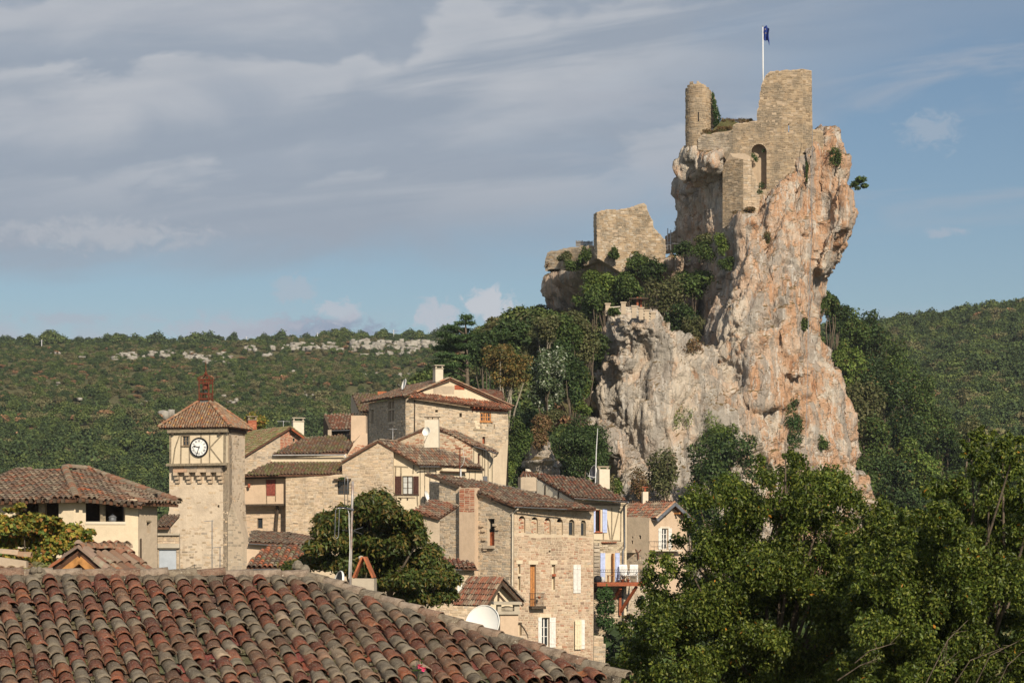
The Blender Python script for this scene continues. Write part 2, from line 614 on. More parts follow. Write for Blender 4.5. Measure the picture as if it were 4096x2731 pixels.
class Wall:
	"""a vertical plane: a runs to the right along it, n points out of it towards the viewer"""
	def __init__(self, u, Y, deg, push=0.0):
		r = math.radians(deg)
		self.a = Vector((math.cos(r), math.sin(r), 0))
		self.n = Vector((math.sin(r), -math.cos(r), 0))
		p = ray(u, CV) * Y
		self.p = Vector((p.x, p.y, 0)) + self.n * push
		self.deg = deg
	def st(self, u, v):
		r = ray(u, v)
		Y = self.p.dot(self.n) / r.dot(self.n)
		q = r * Y
		return ((q - self.p).dot(self.a), q.z)
	def at(self, s, t, d=0.0):
		return self.p + self.a * s + self.n * d + UP * t
	def px(self, uv, d=0.0):
		s, t = self.st(*uv)
		return self.at(s, t, d)
	def shifted(self, d):
		w = Wall.__new__(Wall)
		w.a, w.n, w.deg = self.a, self.n, self.deg
		w.p = self.p + self.n * d
		return w
	def at_corner(self, u, deg):
		"""another wall that starts where this one stands at image column u"""
		s, _ = self.st(u, CV)
		q = self.at(s, 0)
		w = Wall.__new__(Wall)
		r = math.radians(deg)
		w.a = Vector((math.cos(r), math.sin(r), 0))
		w.n = Vector((math.sin(r), -math.cos(r), 0))
		w.p = q
		w.deg = deg
		return w
	def poly(self, pts):
		return [self.st(*p) for p in pts]
	def rect(self, a, b):
		s0, t0 = self.st(*a)
		s1, t1 = self.st(*b)
		return (min(s0, s1), min(t0, t1), max(s0, s1), max(t0, t1))


def rpoly(r):
	return [(r[0], r[1]), (r[2], r[1]), (r[2], r[3]), (r[0], r[3])]


def arch(r, n=8):
	"""rectangle with a round head"""
	s0, t0, s1, t1 = r
	rad = (s1 - s0) / 2
	p = [(s0, t0), (s1, t0)]
	for k in range(n + 1):
		a = math.pi * k / n
		p.append((s0 + rad + rad * math.cos(a), t1 - rad + rad * math.sin(a)))
	return p


def spans(poly, t):
	xs = []
	n = len(poly)
	for i in range(n):
		(x0, y0), (x1, y1) = poly[i], poly[(i + 1) % n]
		if (y0 <= t) != (y1 <= t):
			xs.append(x0 + (t - y0) / (y1 - y0) * (x1 - x0))
	xs.sort()
	return [(xs[i], xs[i + 1]) for i in range(0, len(xs) - 1, 2)]


def inter(A, B):
	out = []
	for a in A:
		for b in B:
			lo, hi = max(a[0], b[0]), min(a[1], b[1])
			if hi - lo > 0.02:
				out.append((lo, hi))
	return out


def minus(A, B):
	out = []
	for lo, hi in A:
		cur = [(lo, hi)]
		for b0, b1 in B:
			nx = []
			for c0, c1 in cur:
				if b1 <= c0 or b0 >= c1:
					nx.append((c0, c1))
				else:
					if b0 - c0 > 0.02: nx.append((c0, b0))
					if c1 - b1 > 0.02: nx.append((b1, c1))
			cur = nx
		out += cur
	return out


SAND = [(0.554, 0.434, 0.305), (0.515, 0.403, 0.274), (0.585, 0.473, 0.344), (0.486, 0.378, 0.262), (0.535, 0.423, 0.312), (0.449, 0.363, 0.268), (0.562, 0.424, 0.287), (0.509, 0.432, 0.337)]
ROSE = [(0.507, 0.363, 0.255), (0.538, 0.403, 0.295), (0.477, 0.333, 0.225), (0.569, 0.443, 0.326), (0.458, 0.323, 0.233), (0.548, 0.413, 0.296), (0.438, 0.299, 0.209)]
GREY = [(0.443, 0.381, 0.293), (0.482, 0.412, 0.324), (0.403, 0.346, 0.271), (0.522, 0.451, 0.355), (0.452, 0.381, 0.285), (0.374, 0.321, 0.255)]
RUIN = [(0.405, 0.312, 0.208), (0.373, 0.282, 0.18), (0.429, 0.334, 0.223), (0.342, 0.259, 0.171), (0.403, 0.297, 0.187), (0.367, 0.296, 0.212)]
BRICK = [(.40, .13, .07), (.44, .17, .09), (.35, .10, .05), (.47, .22, .13), (.38, .14, .08)]
ROOF = [(.20, .12, .08), (.24, .155, .105), (.17, .105, .075), (.28, .215, .15), (.24, .19, .135), (.20, .15, .11), (.245, .125, .075), (.15, .11, .085)]
ROOF_RED = [(.28, .11, .065), (.25, .10, .06), (.31, .14, .085), (.22, .11, .07), (.28, .19, .135), (.24, .09, .055)]
ROOF_MOSS = [(.20, .18, .07), (.22, .16, .08), (.17, .16, .06), (.26, .20, .12), (.23, .13, .08), (.19, .18, .09)]


def jcol(c, a=0.12):
	k = 1 + R.uniform(-a, a)
	return tuple(min(0.9, x * k) for x in c)


def masonry(mb, W, outline, holes=(), ch=(.13, .24), cw=(.18, .50), pal=SAND, proud=(.008, .035), gap=.014, skip=0.0, tmin=None, odd=None, base=0.0):
	"""coursed rubble: every stone a bevelled block standing proud of the mortar"""
	t0 = min(p[1] for p in outline)
	t1 = max(p[1] for p in outline)
	t = t0 if tmin is None else max(t0, tmin)
	while t < t1 - 0.04:
		h = min(R.uniform(*ch), t1 - t)
		sp = inter(spans(outline, t + 0.012), spans(outline, t + h - 0.012))
		for hp in holes:
			b = [x for q in (t + 0.01, t + h * 0.5, t + h - 0.01) for x in spans(hp, q)]
			if b:
				sp = minus(sp, [(min(x[0] for x in b) - 0.004, max(x[1] for x in b) + 0.004)])
		for lo, hi in sp:
			s = lo
			while s < hi - 0.03:
				w = R.uniform(*cw) * (0.75 + 0.5 * h / ch[1])
				if hi - (s + w) < cw[0] * 0.6:
					w = hi - s
				if R.random() >= skip:
					j = lambda k=.012: R.uniform(-k, k)
					g = gap
					split = h > 0.2 and R.random() < 0.14
					for (ta, tb) in (((t, t + h * .5), (t + h * .5, t + h)) if split else ((t, t + h),)):
						q = [(s + g + j(), ta + g + j()), (s + w - g + j(), ta + g + j()), (s + w - g + j(), tb - g + j()), (s + g + j(), tb - g + j())]
						q = [(x, min(y + .022 * math.sin(2.1 * x + 1.3 * y) + .016 * math.sin(5.3 * x + 2.9 * y), t1)) for x, y in q]
						d = base + R.uniform(*proud)
						cs, ct = s + w / 2, (ta + tb) / 2
						k = 0.86
						outer = [W.at(x, y, base - 0.01) for x, y in q]
						inner = [W.at(cs + (x - cs) * (1 - .03 / max(w, .1)) , ct + (y - ct) * k, d + R.uniform(-.006, .006)) for x, y in q]
						c = jcol(R.choice(pal), 0.14)
						if R.random() < .07: c = tuple(x * .7 for x in c)
						if odd and R.random() < odd[1]:
							c = jcol(R.choice(odd[0]), .15)
						mb.quads(outer + inner, [(4, 5, 6, 7), (0, 1, 5, 4), (1, 2, 6, 5), (2, 3, 7, 6), (3, 0, 4, 7)], c)
				s += w
		t += h
	return mb


def panel(mb, W, outline, holes=(), d=0.0, reveal=0.3, back=True, thick=None):
	"""a wall sheet with real openings; reveals run inwards"""
	loops = [[W.at(s, t, d) for s, t in outline]] + [[W.at(s, t, d) for s, t in h] for h in holes]
	flat = [p for l in loops for p in l]
	i = len(mb.v)
	mb.v.extend([tuple(p) for p in flat])
	for tri in tessellate_polygon([[Vector((p.dot(W.a), p.z, 0)) for p in l] for l in loops]):
		mb.f.append(tuple(i + k for k in tri)); mb.c.append(None)
	for h in holes:
		n = len(h)
		for k in range(n):
			(s0, t0), (s1, t1) = h[k], h[(k + 1) % n]
			mb.face([W.at(s0, t0, d), W.at(s1, t1, d), W.at(s1, t1, d - reveal), W.at(s0, t0, d - reveal)])
	if thick:
		n = len(outline)
		for k in range(n):
			(s0, t0), (s1, t1) = outline[k], outline[(k + 1) % n]
			mb.face([W.at(s0, t0, d), W.at(s1, t1, d), W.at(s1, t1, d - thick), W.at(s0, t0, d - thick)])
		if back and not holes:
			mb.face([W.at(s, t, d - thick) for s, t in outline])
	return mb


def wall(parent, W, pts, holes=(), mat='mortar', stone=None, reveal=0.32, thick=0.45, name='wall', foot=None, **kw):
	"""pts: outline in image pixels laid onto the wall plane; holes: (s,t) outlines"""
	outline = W.poly(pts) if not isinstance(pts[0], tuple) or abs(pts[0][0]) > 200 or abs(pts[0][1]) > 200 else pts
	mb = MB()
	lo = min(p[1] for p in outline)
	if foot is None:
		foot = lo < 1.0 and W.p.y < 170
	full = [(a, -13.0 if foot and b < lo + .6 else b) for a, b in outline]
	panel(mb, W, full, holes, 0.0, reveal, True, thick)
	o = mb.build(name, MATS[mat], parent)
	if stone is not None:
		ms = MB()
		masonry(ms, W, outline, holes, pal=stone, **kw)
		if ms.f:
			so = ms.build('stonework', MATS['ruin_stone' if mat == 'ruin_mortar' else 'stone'], parent)
			so['kind'] = 'stuff'
	return o


def ragged(pts, step=14, amp=5, seed=1):
	"""break a clean pixel outline into the steps of fallen stones"""
	g = random.Random(seed)
	out = [pts[0]]
	for a, b in zip(pts, pts[1:]):
		L = math.hypot(b[0] - a[0], b[1] - a[1])
		n = max(1, int(L / step))
		for k in range(1, n):
			f = (k + g.uniform(-.3, .3)) / n
			q = (a[0] + (b[0] - a[0]) * f, a[1] + (b[1] - a[1]) * f + g.uniform(-amp, amp))
			out.append((q[0] - g.uniform(0, 2), q[1]))
			if g.random() < .5:
				out.append((q[0] + g.uniform(0, 2), q[1] + g.uniform(-amp, amp)))
		out.append(b)
	return out


def hip_dirs(n):
	g = Vector((0, 0, -1))
	down = (g - n * n.dot(g)).normalized()
	return down, n.cross(down).normalized()


def in_poly(x, y, poly):
	c = False
	n = len(poly)
	for i in range(n):
		(x0, y0), (x1, y1) = poly[i], poly[(i + 1) % n]
		if (y0 > y) != (y1 > y) and x < (x1 - x0) * (y - y0) / (y1 - y0) + x0:
			c = not c
	return c


def tile_arc(mb, o, across, down, n, r0, r1, length, lift0, lift1, col, seg=4, end=True):
	"""one barrel tile: r0/lift0 at its upper end, r1/lift1 at its lower end"""
	pts = []
	for (r, l, dd) in ((r0, lift0, 0.0), (r1, lift1, length)):
		for k in range(seg + 1):
			a = math.pi * k / seg
			pts.append(o + down * dd + across * (r * math.cos(a)) + n * (l + r * 0.95 * math.sin(a)))
	m = seg + 1
	fs = [(k, k + 1, m + k + 1, m + k) for k in range(seg)]
	if end:
		base = len(pts)
		for k in range(seg + 1):
			a = math.pi * k / seg
			pts.append(o + down * (length - .01) + across * (r1 * .82 * math.cos(a)) + n * (lift1 - .004 + r1 * .77 * math.sin(a)))
		fs += [(m + k, m + k + 1, base + k + 1, base + k) for k in range(seg)]
	mb.quads(pts, fs, col)


def roof_plane(parent, pts3, pal=ROOF, pitch=.215, expo=.30, mat='tile', thick=.09, accent=None, seg=4, name='roof', wild=1.0, ridge=None):
	"""a tiled slope: slab, and barrel tiles laid row on row down it"""
	pts3 = [Vector(p) for p in pts3]
	n = Vector((0, 0, 0))
	for i in range(len(pts3)):
		a, b = pts3[i], pts3[(i + 1) % len(pts3)]
		n += Vector(((a.y - b.y) * (a.z + b.z), (a.z - b.z) * (a.x + b.x), (a.x - b.x) * (a.y + b.y)))
	n.normalize()
	if n.z < 0: n = -n
	o0 = sum(pts3, Vector()) / len(pts3)
	flat = [p - n * (p - o0).dot(n) for p in pts3]
	down, across = hip_dirs(n)
	poly = [((p - o0).dot(across), (p - o0).dot(down)) for p in flat]
	mb = MB()
	mb.prism(flat, -n * thick)
	slab = mb.build(name, MATS['roof_base'], parent)
	ms = MB()
	c0, c1 = min(p[0] for p in poly), max(p[0] for p in poly)
	d0, d1 = min(p[1] for p in poly), max(p[1] for p in poly)
	nc = int((c1 - c0) / pitch) + 1
	for i in range(nc):
		c = c0 + (i + .5) * pitch
		sway = R.uniform(-.012, .012) * wild
		dd = d1 - expo + R.uniform(-.03, .03) * wild + .03
		while dd > d0 - expo:
			mid = dd + expo * .45
			if in_poly(c, mid, poly):
				col = jcol(R.choice(pal), .22)
				if accent and R.random() < accent[1]:
					col = jcol(R.choice(accent[0]), .15)
				o = o0 + across * (c + sway + R.uniform(-.012, .012) * wild) + down * (dd - .05)
				tile_arc(ms, o, (across + down * R.uniform(-.05, .05) * wild).normalized(), down, n, pitch * .36, pitch * .44, expo + .07,
						.012, .034 + R.uniform(0, .012) * wild, col, seg)
			dd -= expo
	if ms.f:
		t = ms.build('tiles', MATS[mat], slab)
		t['kind'] = 'stuff'
	return slab, n


def ridge_tiles(parent, a, b, pal=ROOF, r=.11, step=.36, mat='tile', lift=.02, name='ridge_tiles'):
	a, b = Vector(a), Vector(b)
	d = (b - a)
	L = d.length
	d.normalize()
	side = d.cross(UP).normalized()
	up = side.cross(d).normalized()
	ms = MB()
	k = 0.0
	while k < L:
		tile_arc(ms, a + d * k, side, d, up, r * .9, r, min(step + .05, L - k + .05), lift, lift + .02, jcol(R.choice(pal), .2), 5)
		k += step
	o = ms.build(name, MATS[mat], parent)
	o['kind'] = 'stuff'
	return o


def gutter(parent, a, b, mat='zinc', r=.065, name='gutter'):
	a, b = Vector(a), Vector(b)
	d = (b - a).normalized()
	side = d.cross(UP).normalized()
	mb = MB()
	seg = 6
	pts = []
	for e in (a, b):
		for rr in (r, r * .8):
			for k in range(seg + 1):
				t = math.pi + math.pi * k / seg
				pts.append(e + side * (rr * math.cos(t)) + UP * (rr * math.sin(t)))
	m = seg + 1
	fs = []
	for k in range(seg):
		fs.append((k, k + 1, 2 * m + k + 1, 2 * m + k))
		fs.append((m + k, m + k + 1, 3 * m + k + 1, 3 * m + k))
		fs.append((k, k + 1, m + k + 1, m + k))
	mb.quads(pts, fs)
	return mb.build(name, MATS[mat], parent)


def pipe(parent, pts, mat='zinc', r=.05, name='downpipe', n=8):
	mb = MB()
	mb.tube(pts, r, n)
	return mb.build(name, MATS[mat], parent, True)


def window(parent, W, r, frame='timber_dark', cols=2, rows=3, deep=.16, fw=.05, mw=.025, pane='glass', name='window', curtain=False):
	"""frame > panes, glazing bars; r = (s0,t0,s1,t1)"""
	s0, t0, s1, t1 = r
	mb = MB()
	def bar(a0, b0, a1, b1, d0, d1):
		c = (W.at((a0 + a1) / 2, (b0 + b1) / 2, (d0 + d1) / 2))
		mb.obox(c, W.a * ((a1 - a0) / 2), UP * ((b1 - b0) / 2), W.n * ((d1 - d0) / 2))
	e = .004
	bar(s0 + e, t0 + e, s0 + fw, t1 - e, -deep - .05, -deep)
	bar(s1 - fw, t0 + e, s1 - e, t1 - e, -deep - .05, -deep)
	bar(s0 + fw, t0 + e, s1 - fw, t0 + fw, -deep - .05, -deep)
	bar(s0 + fw, t1 - fw, s1 - fw, t1 - e, -deep - .05, -deep)
	o = mb.build(name, MATS[frame], parent)
	mb = MB()
	w_, h_ = (s1 - s0 - 2 * fw) / cols, (t1 - t0 - 2 * fw) / rows
	for i in range(1, cols):
		x = s0 + fw + i * w_
		k = mw * (1.5 if cols % 2 == 0 and i == cols // 2 else .7)
		bar(x - k, t0 + fw, x + k, t1 - fw, -deep - .045, -deep - .008)
	for i in range(1, rows):
		y = t0 + fw + i * h_
		bar(s0 + fw, y - mw * .6, s1 - fw, y + mw * .6, -deep - .04, -deep - .014)
	if mb.f:
		mb.build('glazing_bars', MATS[frame], o)
	for i in range(cols):
		mb = MB()
		x0 = s0 + fw + i * w_
		mb.face([W.at(x0, t0 + fw, -deep - .03), W.at(x0 + w_, t0 + fw, -deep - .03), W.at(x0 + w_, t1 - fw, -deep - .03), W.at(x0, t1 - fw, -deep - .03)])
		mb.build('pane', MATS[pane], o)
	if curtain:
		mb = MB()
		n = 14
		for i in range(n):
			a, b = s0 + fw + (s1 - s0 - 2 * fw) * i / n, s0 + fw + (s1 - s0 - 2 * fw) * (i + 1) / n
			da, db = (.02 if i % 2 else 0), (0 if i % 2 else .02)
			mb.face([W.at(a, t0 + fw, -deep - .028 + da * .3), W.at(b, t0 + fw, -deep - .028 + db * .3), W.at(b, t1 - fw, -deep - .028 + db * .3), W.at(a, t1 - fw, -deep - .028 + da * .3)])
		mb.build('curtain', MATS['curtain'], o)
	return o


def hole_back(parent, W, r, deep=.32, mat='opening_shade', name='recess'):  # back panel; by default its dark colour stands in for interior shade
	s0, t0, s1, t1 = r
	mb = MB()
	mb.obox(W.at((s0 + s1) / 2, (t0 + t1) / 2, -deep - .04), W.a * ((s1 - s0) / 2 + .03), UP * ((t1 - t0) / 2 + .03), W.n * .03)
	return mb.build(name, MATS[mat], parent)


def shutter(parent, W, r, mat, d=.02, boards=3, z_brace=True, swing=0.0, hinge='l', name='shutter'):
	"""a boarded shutter leaf; swing opens it away from the wall around its hinge edge (degrees)"""
	s0, t0, s1, t1 = r
	w, h = s1 - s0, t1 - t0
	hs = s0 if hinge == 'l' else s1
	sg = 1 if hinge == 'l' else -1
	a = math.radians(swing)
	ax = (W.a * sg * math.cos(a) + W.n * math.sin(a))
	nn = (W.n * math.cos(a) - W.a * sg * math.sin(a))
	o = W.at(hs, t0, d)
	mb = MB()
	bw = w / boards
	for i in range(boards):
		mb.obox(o + ax * (bw * (i + .5)) + UP * (h / 2) + nn * (.015 + .003 * (i % 2)), ax * (bw / 2 - .004), UP * (h / 2), nn * .014)
	ob = mb.build(name, MATS[mat], parent)
	mb = MB()
	for f in (.14, .86):
		mb.obox(o + ax * (w / 2) + UP * (h * f) + nn * .042, ax * (w / 2 - .01), UP * .035, nn * .010)
	if z_brace:
		p0, p1 = o + ax * (.04) + UP * (h * .17) + nn * .042, o + ax * (w - .04) + UP * (h * .83) + nn * .042
		mb.beam(p0, p1, .03, nn, .009)
	mb.build('batten', MATS[mat], ob)
	return ob


def slab_on(parent, W, r, d0, d1, mat, name):
	s0, t0, s1, t1 = r
	mb = MB()
	mb.obox(W.at((s0 + s1) / 2, (t0 + t1) / 2, (d0 + d1) / 2), W.a * ((s1 - s0) / 2), UP * ((t1 - t0) / 2), W.n * ((d1 - d0) / 2))
	return mb.build(name, MATS[mat], parent)


def post(parent, W, a, b, w=.07, d=.02, mat='timber', name='beam'):
	"""a timber set into the wall face from pixel a to pixel b"""
	mb = MB()
	mb.beam(W.px(a, 0), W.px(b, 0), w, W.n, d)
	return mb.build(name, MATS[mat], parent)


def chimney(parent, c, w, d, h, deg=0, mat='plaster_grey', cap='slab', name='chimney', pal=None, taper=0.0):
	"""c: centre of the base; cap: slab on feet, tile tent or plain"""
	r = math.radians(deg)
	a, b = Vector((math.cos(r), math.sin(r), 0)), Vector((-math.sin(r), math.cos(r), 0))
	c = Vector(c)
	mb = MB()
	lo = [c + a * x * w / 2 + b * y * d / 2 for x, y in ((-1, -1), (1, -1), (1, 1), (-1, 1))]
	k = 1 - taper
	hi = [c + UP * h + a * x * w / 2 * k + b * y * d / 2 * k for x, y in ((-1, -1), (1, -1), (1, 1), (-1, 1))]
	mb.quads(lo + hi, [(0, 1, 5, 4), (1, 2, 6, 5), (2, 3, 7, 6), (3, 0, 4, 7), (4, 5, 6, 7)])
	o = mb.build(name, MATS[mat], parent)
	if pal:
		ms = MB()
		Wf = Wall.__new__(Wall); Wf.a, Wf.n, Wf.p, Wf.deg = a, -b, c - a * w / 2 - b * d / 2 - UP * c.z, deg
		masonry(ms, Wf, [(0.003, c.z), (w - .003, c.z), (w - .003, c.z + h), (0.003, c.z + h)], ch=(.065, .075), cw=(.2, .26), pal=pal, proud=(.002, .008), gap=.006)
		so = ms.build('brickwork', MATS['stone'], o)
		so['kind'] = 'stuff'
	top = c + UP * h
	mb = MB()
	if cap == 'slab':
		mb.obox(top + UP * .03, a * (w / 2 + .04), b * (d / 2 + .04), UP * .03)
		for x in (-1, 1):
			for y in (-1, 1):
				mb.obox(top + UP * .15 + a * x * (w / 2 - .06) + b * y * (d / 2 - .06), a * .05, b * .05, UP * .09)
		mb.obox(top + UP * .27, a * (w / 2 + .08), b * (d / 2 + .08), UP * .03)
		mb.build('chimney_cap', MATS['concrete' if mat != 'brick_red' else 'timber_grey'], o)
	elif cap == 'brick_slab':
		mb.obox(top + UP * .02, a * (w / 2 - .02), b * (d / 2 - .02), UP * .02)
		for x in (-.8, -.1, .8):
			mb.obox(top + UP * .11 + a * x * (w / 2 - .05), a * .07, b * (d / 2 - .04), UP * .07)
		mb.obox(top + UP * .21, a * (w / 2 + .06), b * (d / 2 + .05), UP * .025)
		mb.build('chimney_cap', MATS['plaster_grey'], o)
	elif cap == 'tent':
		for sx in (-1, 1):
			p0, p1 = top + a * sx * (w / 2 - .02) + UP * .01, top + a * sx * .015 + UP * (w * .95)
			for y in (-.5, .5):
				mb.beam(p0 + b * y * d * .5, p1 + b * y * d * .5, d * .24, (p1 - p0).cross(b), .014)
		mb.build('tile_cap', MATS['terracotta'], o)
	elif cap == 'tiles':
		for i in range(5):
			x = -1 + 2 * i / 4
			p0 = top + a * x * w * .5 + b * (-d / 2) + UP * 0.0
			p1 = top + a * x * w * .22 + UP * .32
			mb.tube([p0, p1], [.075, .06], 7)
		mb.build('tile_cap', MATS['roof_base'], o)
	return o


def dish(name, label, c, r, look, mat_face='dish_white', group=None, arm=True, depth=.16, post_to=None):
	"""satellite dish: reflector, rim, mast, feed arm"""
	c, look = Vector(c), Vector(look).normalized()
	t = thing(name, label, 'satellite dish', c, group)
	mb = MB()
	prof = []
	for k in range(7):
		q = r * k / 6
		prof.append((max(q, .002), depth * (q / r) ** 2 - depth))
	back = [(rr, h - .012) for rr, h in prof]
	mb.lathe(c, prof, 28, look)
	mb.build('reflector', MATS[mat_face], t, True)
	mb = MB()
	mb.lathe(c, back, 28, look)
	mb.build('back_shell', MATS['dish_grey'], t, True)
	mb = MB()
	mb.lathe(c, [(r, -.02), (r * 1.03, -.012), (r * 1.03, .014), (r, .02), (r * .985, .0)], 28, look)
	mb.build('rim', MATS['dish_white'], t, True)
	if arm:
		mb = MB()
		low = (UP * -1 - look * (UP * -1).dot(look)).normalized()
		a0 = c + low * r * .95
		a1 = c + look * r * .9 + low * r * .35
		mb.tube([a0, a1], r * .03, 6)
		mb.obox(a1, look * r * .07, low * r * .05, look.cross(low) * r * .05)
		mb.build('feed_arm', MATS['zinc'], t)
	mb = MB()
	q = post_to if post_to is not None else c - look * (depth + .12) - UP * r * 1.3
	mb.tube([c - look * depth, c - look * (depth + .1), q], r * .05, 6)
	mb.build('mast', MATS['steel'], t)
	return t


def aerial(name, label, base, h, bars, span=.5, dirdeg=0, mat='zinc', r=.02, group=None):
	"""rake aerial: mast, boom, elements"""
	t = thing(name, label, 'aerial', base, group)
	base = Vector(base)
	mb = MB()
	mb.tube([base, base + UP * h], r, 6)
	mb.build('mast', MATS[mat], t)
	a = math.radians(dirdeg)
	d = Vector((math.cos(a), math.sin(a), 0))
	s = Vector((-math.sin(a), math.cos(a), 0)) * .35 + UP * .0
	mb = MB()
	top = base + UP * (h - .06)
	mb.tube([top - d * span, top + d * span], r * .6, 5)
	for i in range(bars):
		p = top + d * span * (-1 + 2 * i / max(1, bars - 1))
		mb.tube([p - s, p + s], r * .4, 4)
	mb.build('elements', MATS[mat], t)
	return t
# ------------------------------------------------------------------ terrain
def bumpf(x, y, cx, cy, a, b):
	return np.exp(-((x - cx) / a) ** 2 - ((y - cy) / b) ** 2)


def sstep(x, a, b):
	t = np.clip((x - a) / (b - a), 0, 1)
	return t * t * (3 - 2 * t)


def terrain_z(x, y):
	x, y = np.asarray(x, dtype=np.float64), np.asarray(y, dtype=np.float64)
	u = x / np.maximum(y, 1) * F + CU
	z = -9.0 - 3.0 * bumpf(x, y, 0, 40, 200, 40)
	prof = np.interp(y, [140, 160, 180, 196, 210, 225, 240, 255, 270, 300, 340], [0, 4, 9, 13, 18, 23, 28, 33, 35, 29, 10])
	wr = 8.5 + 28 * sstep(y, 230, 252)
	lat = np.where(x > 3, np.exp(-((x - 3) / wr) ** 2), np.exp(-((x - 3) / 26) ** 2))
	z = z + prof * lat + 24 * bumpf(x, y, 40, 306, 20, 30)
	ys = np.interp(u, [-3000, 1800, 3300, 7000], [860, 860, 720, 740])
	tt = np.interp(u, [-6000, -300, 700, 1300, 1800, 2600, 3300, 3700, 4096, 7000], [.084, .0873, .0865, .0888, .0888, .089, .0915, .0945, .1015, .115])
	k = np.clip((y - 350) / (ys - 350), 0, 1)
	hill = tt * ys * (k ** .9)
	p = np.stack([x / 60, y / 60, x * 0], 1) if x.ndim == 1 else None
	z = np.maximum(z, -9 + (hill + 9) * sstep(y, 340, 420))
	if p is not None:
		z = z + (fbm(p, 4, 3) * 3.0 + fbm(p * 5, 3, 9) * .7) * sstep(y, 370, 480) * (1 - .75 * sstep(k, .9, 1.0)) + fbm(p * 6, 3, 5) * .5 * sstep(y, 60, 120)
	z = z - 12 * sstep(y, 900, 1600)
	return z


def ground_mat():
	m, t, b = mat_base('hill_ground', 1.0)
	p = pos(t)
	n1 = t.noise(p, 0.05, 6, 0.6)
	n2 = t.noise(p, 0.22, 6, 0.65)
	n3 = t.noise(p, 1.3, 4, 0.6)
	c = t.mix(t.ramp(n1, 0.40, 0.62), (0.085, 0.085, 0.034), (0.14, 0.115, 0.055))
	c = t.mix(t.ramp(n3, 0.35, 0.65, 0, .6), c, (0.06, 0.068, 0.024))
	c = t.mix(t.ramp(n2, 0.62, 0.70, 0, .7), c, (0.36, 0.30, 0.22))
	t.l.new(c, b.inputs['Base Color'])
	bump(t, b, n3, 0.8, 0.4)


ground_mat()


def build_ground():
	ys = [6.0]
	while ys[-1] < 420:
		ys.append(ys[-1] * 1.03 + .35)
	while ys[-1] < 940:
		ys.append(ys[-1] + 7)
	while ys[-1] < 6000:
		ys.append(ys[-1] * 1.12)
	ts = np.concatenate([np.linspace(-2.2, -.3, 30, endpoint=False), np.linspace(-.3, .3, 200), np.linspace(.3, 2.2, 31)[1:]])
	ys = np.array(ys)
	Y, T = np.meshgrid(ys, ts, indexing='ij')
	X = T * Y
	Z = terrain_z(X.ravel(), Y.ravel())
	v = np.stack([X.ravel(), Y.ravel(), Z], 1)
	a, b = Y.shape
	i = np.arange(a - 1)[:, None] * b + np.arange(b - 1)[None, :]
	f = np.stack([i, i + 1, i + b + 1, i + b], -1).reshape(-1, 4)
	o = np_mesh('ground', v, f, MATS['hill_ground'], smooth=True)
	tag(o, 'scrubby ground rising from the village to the wooded hills', kind='structure')


build_ground()


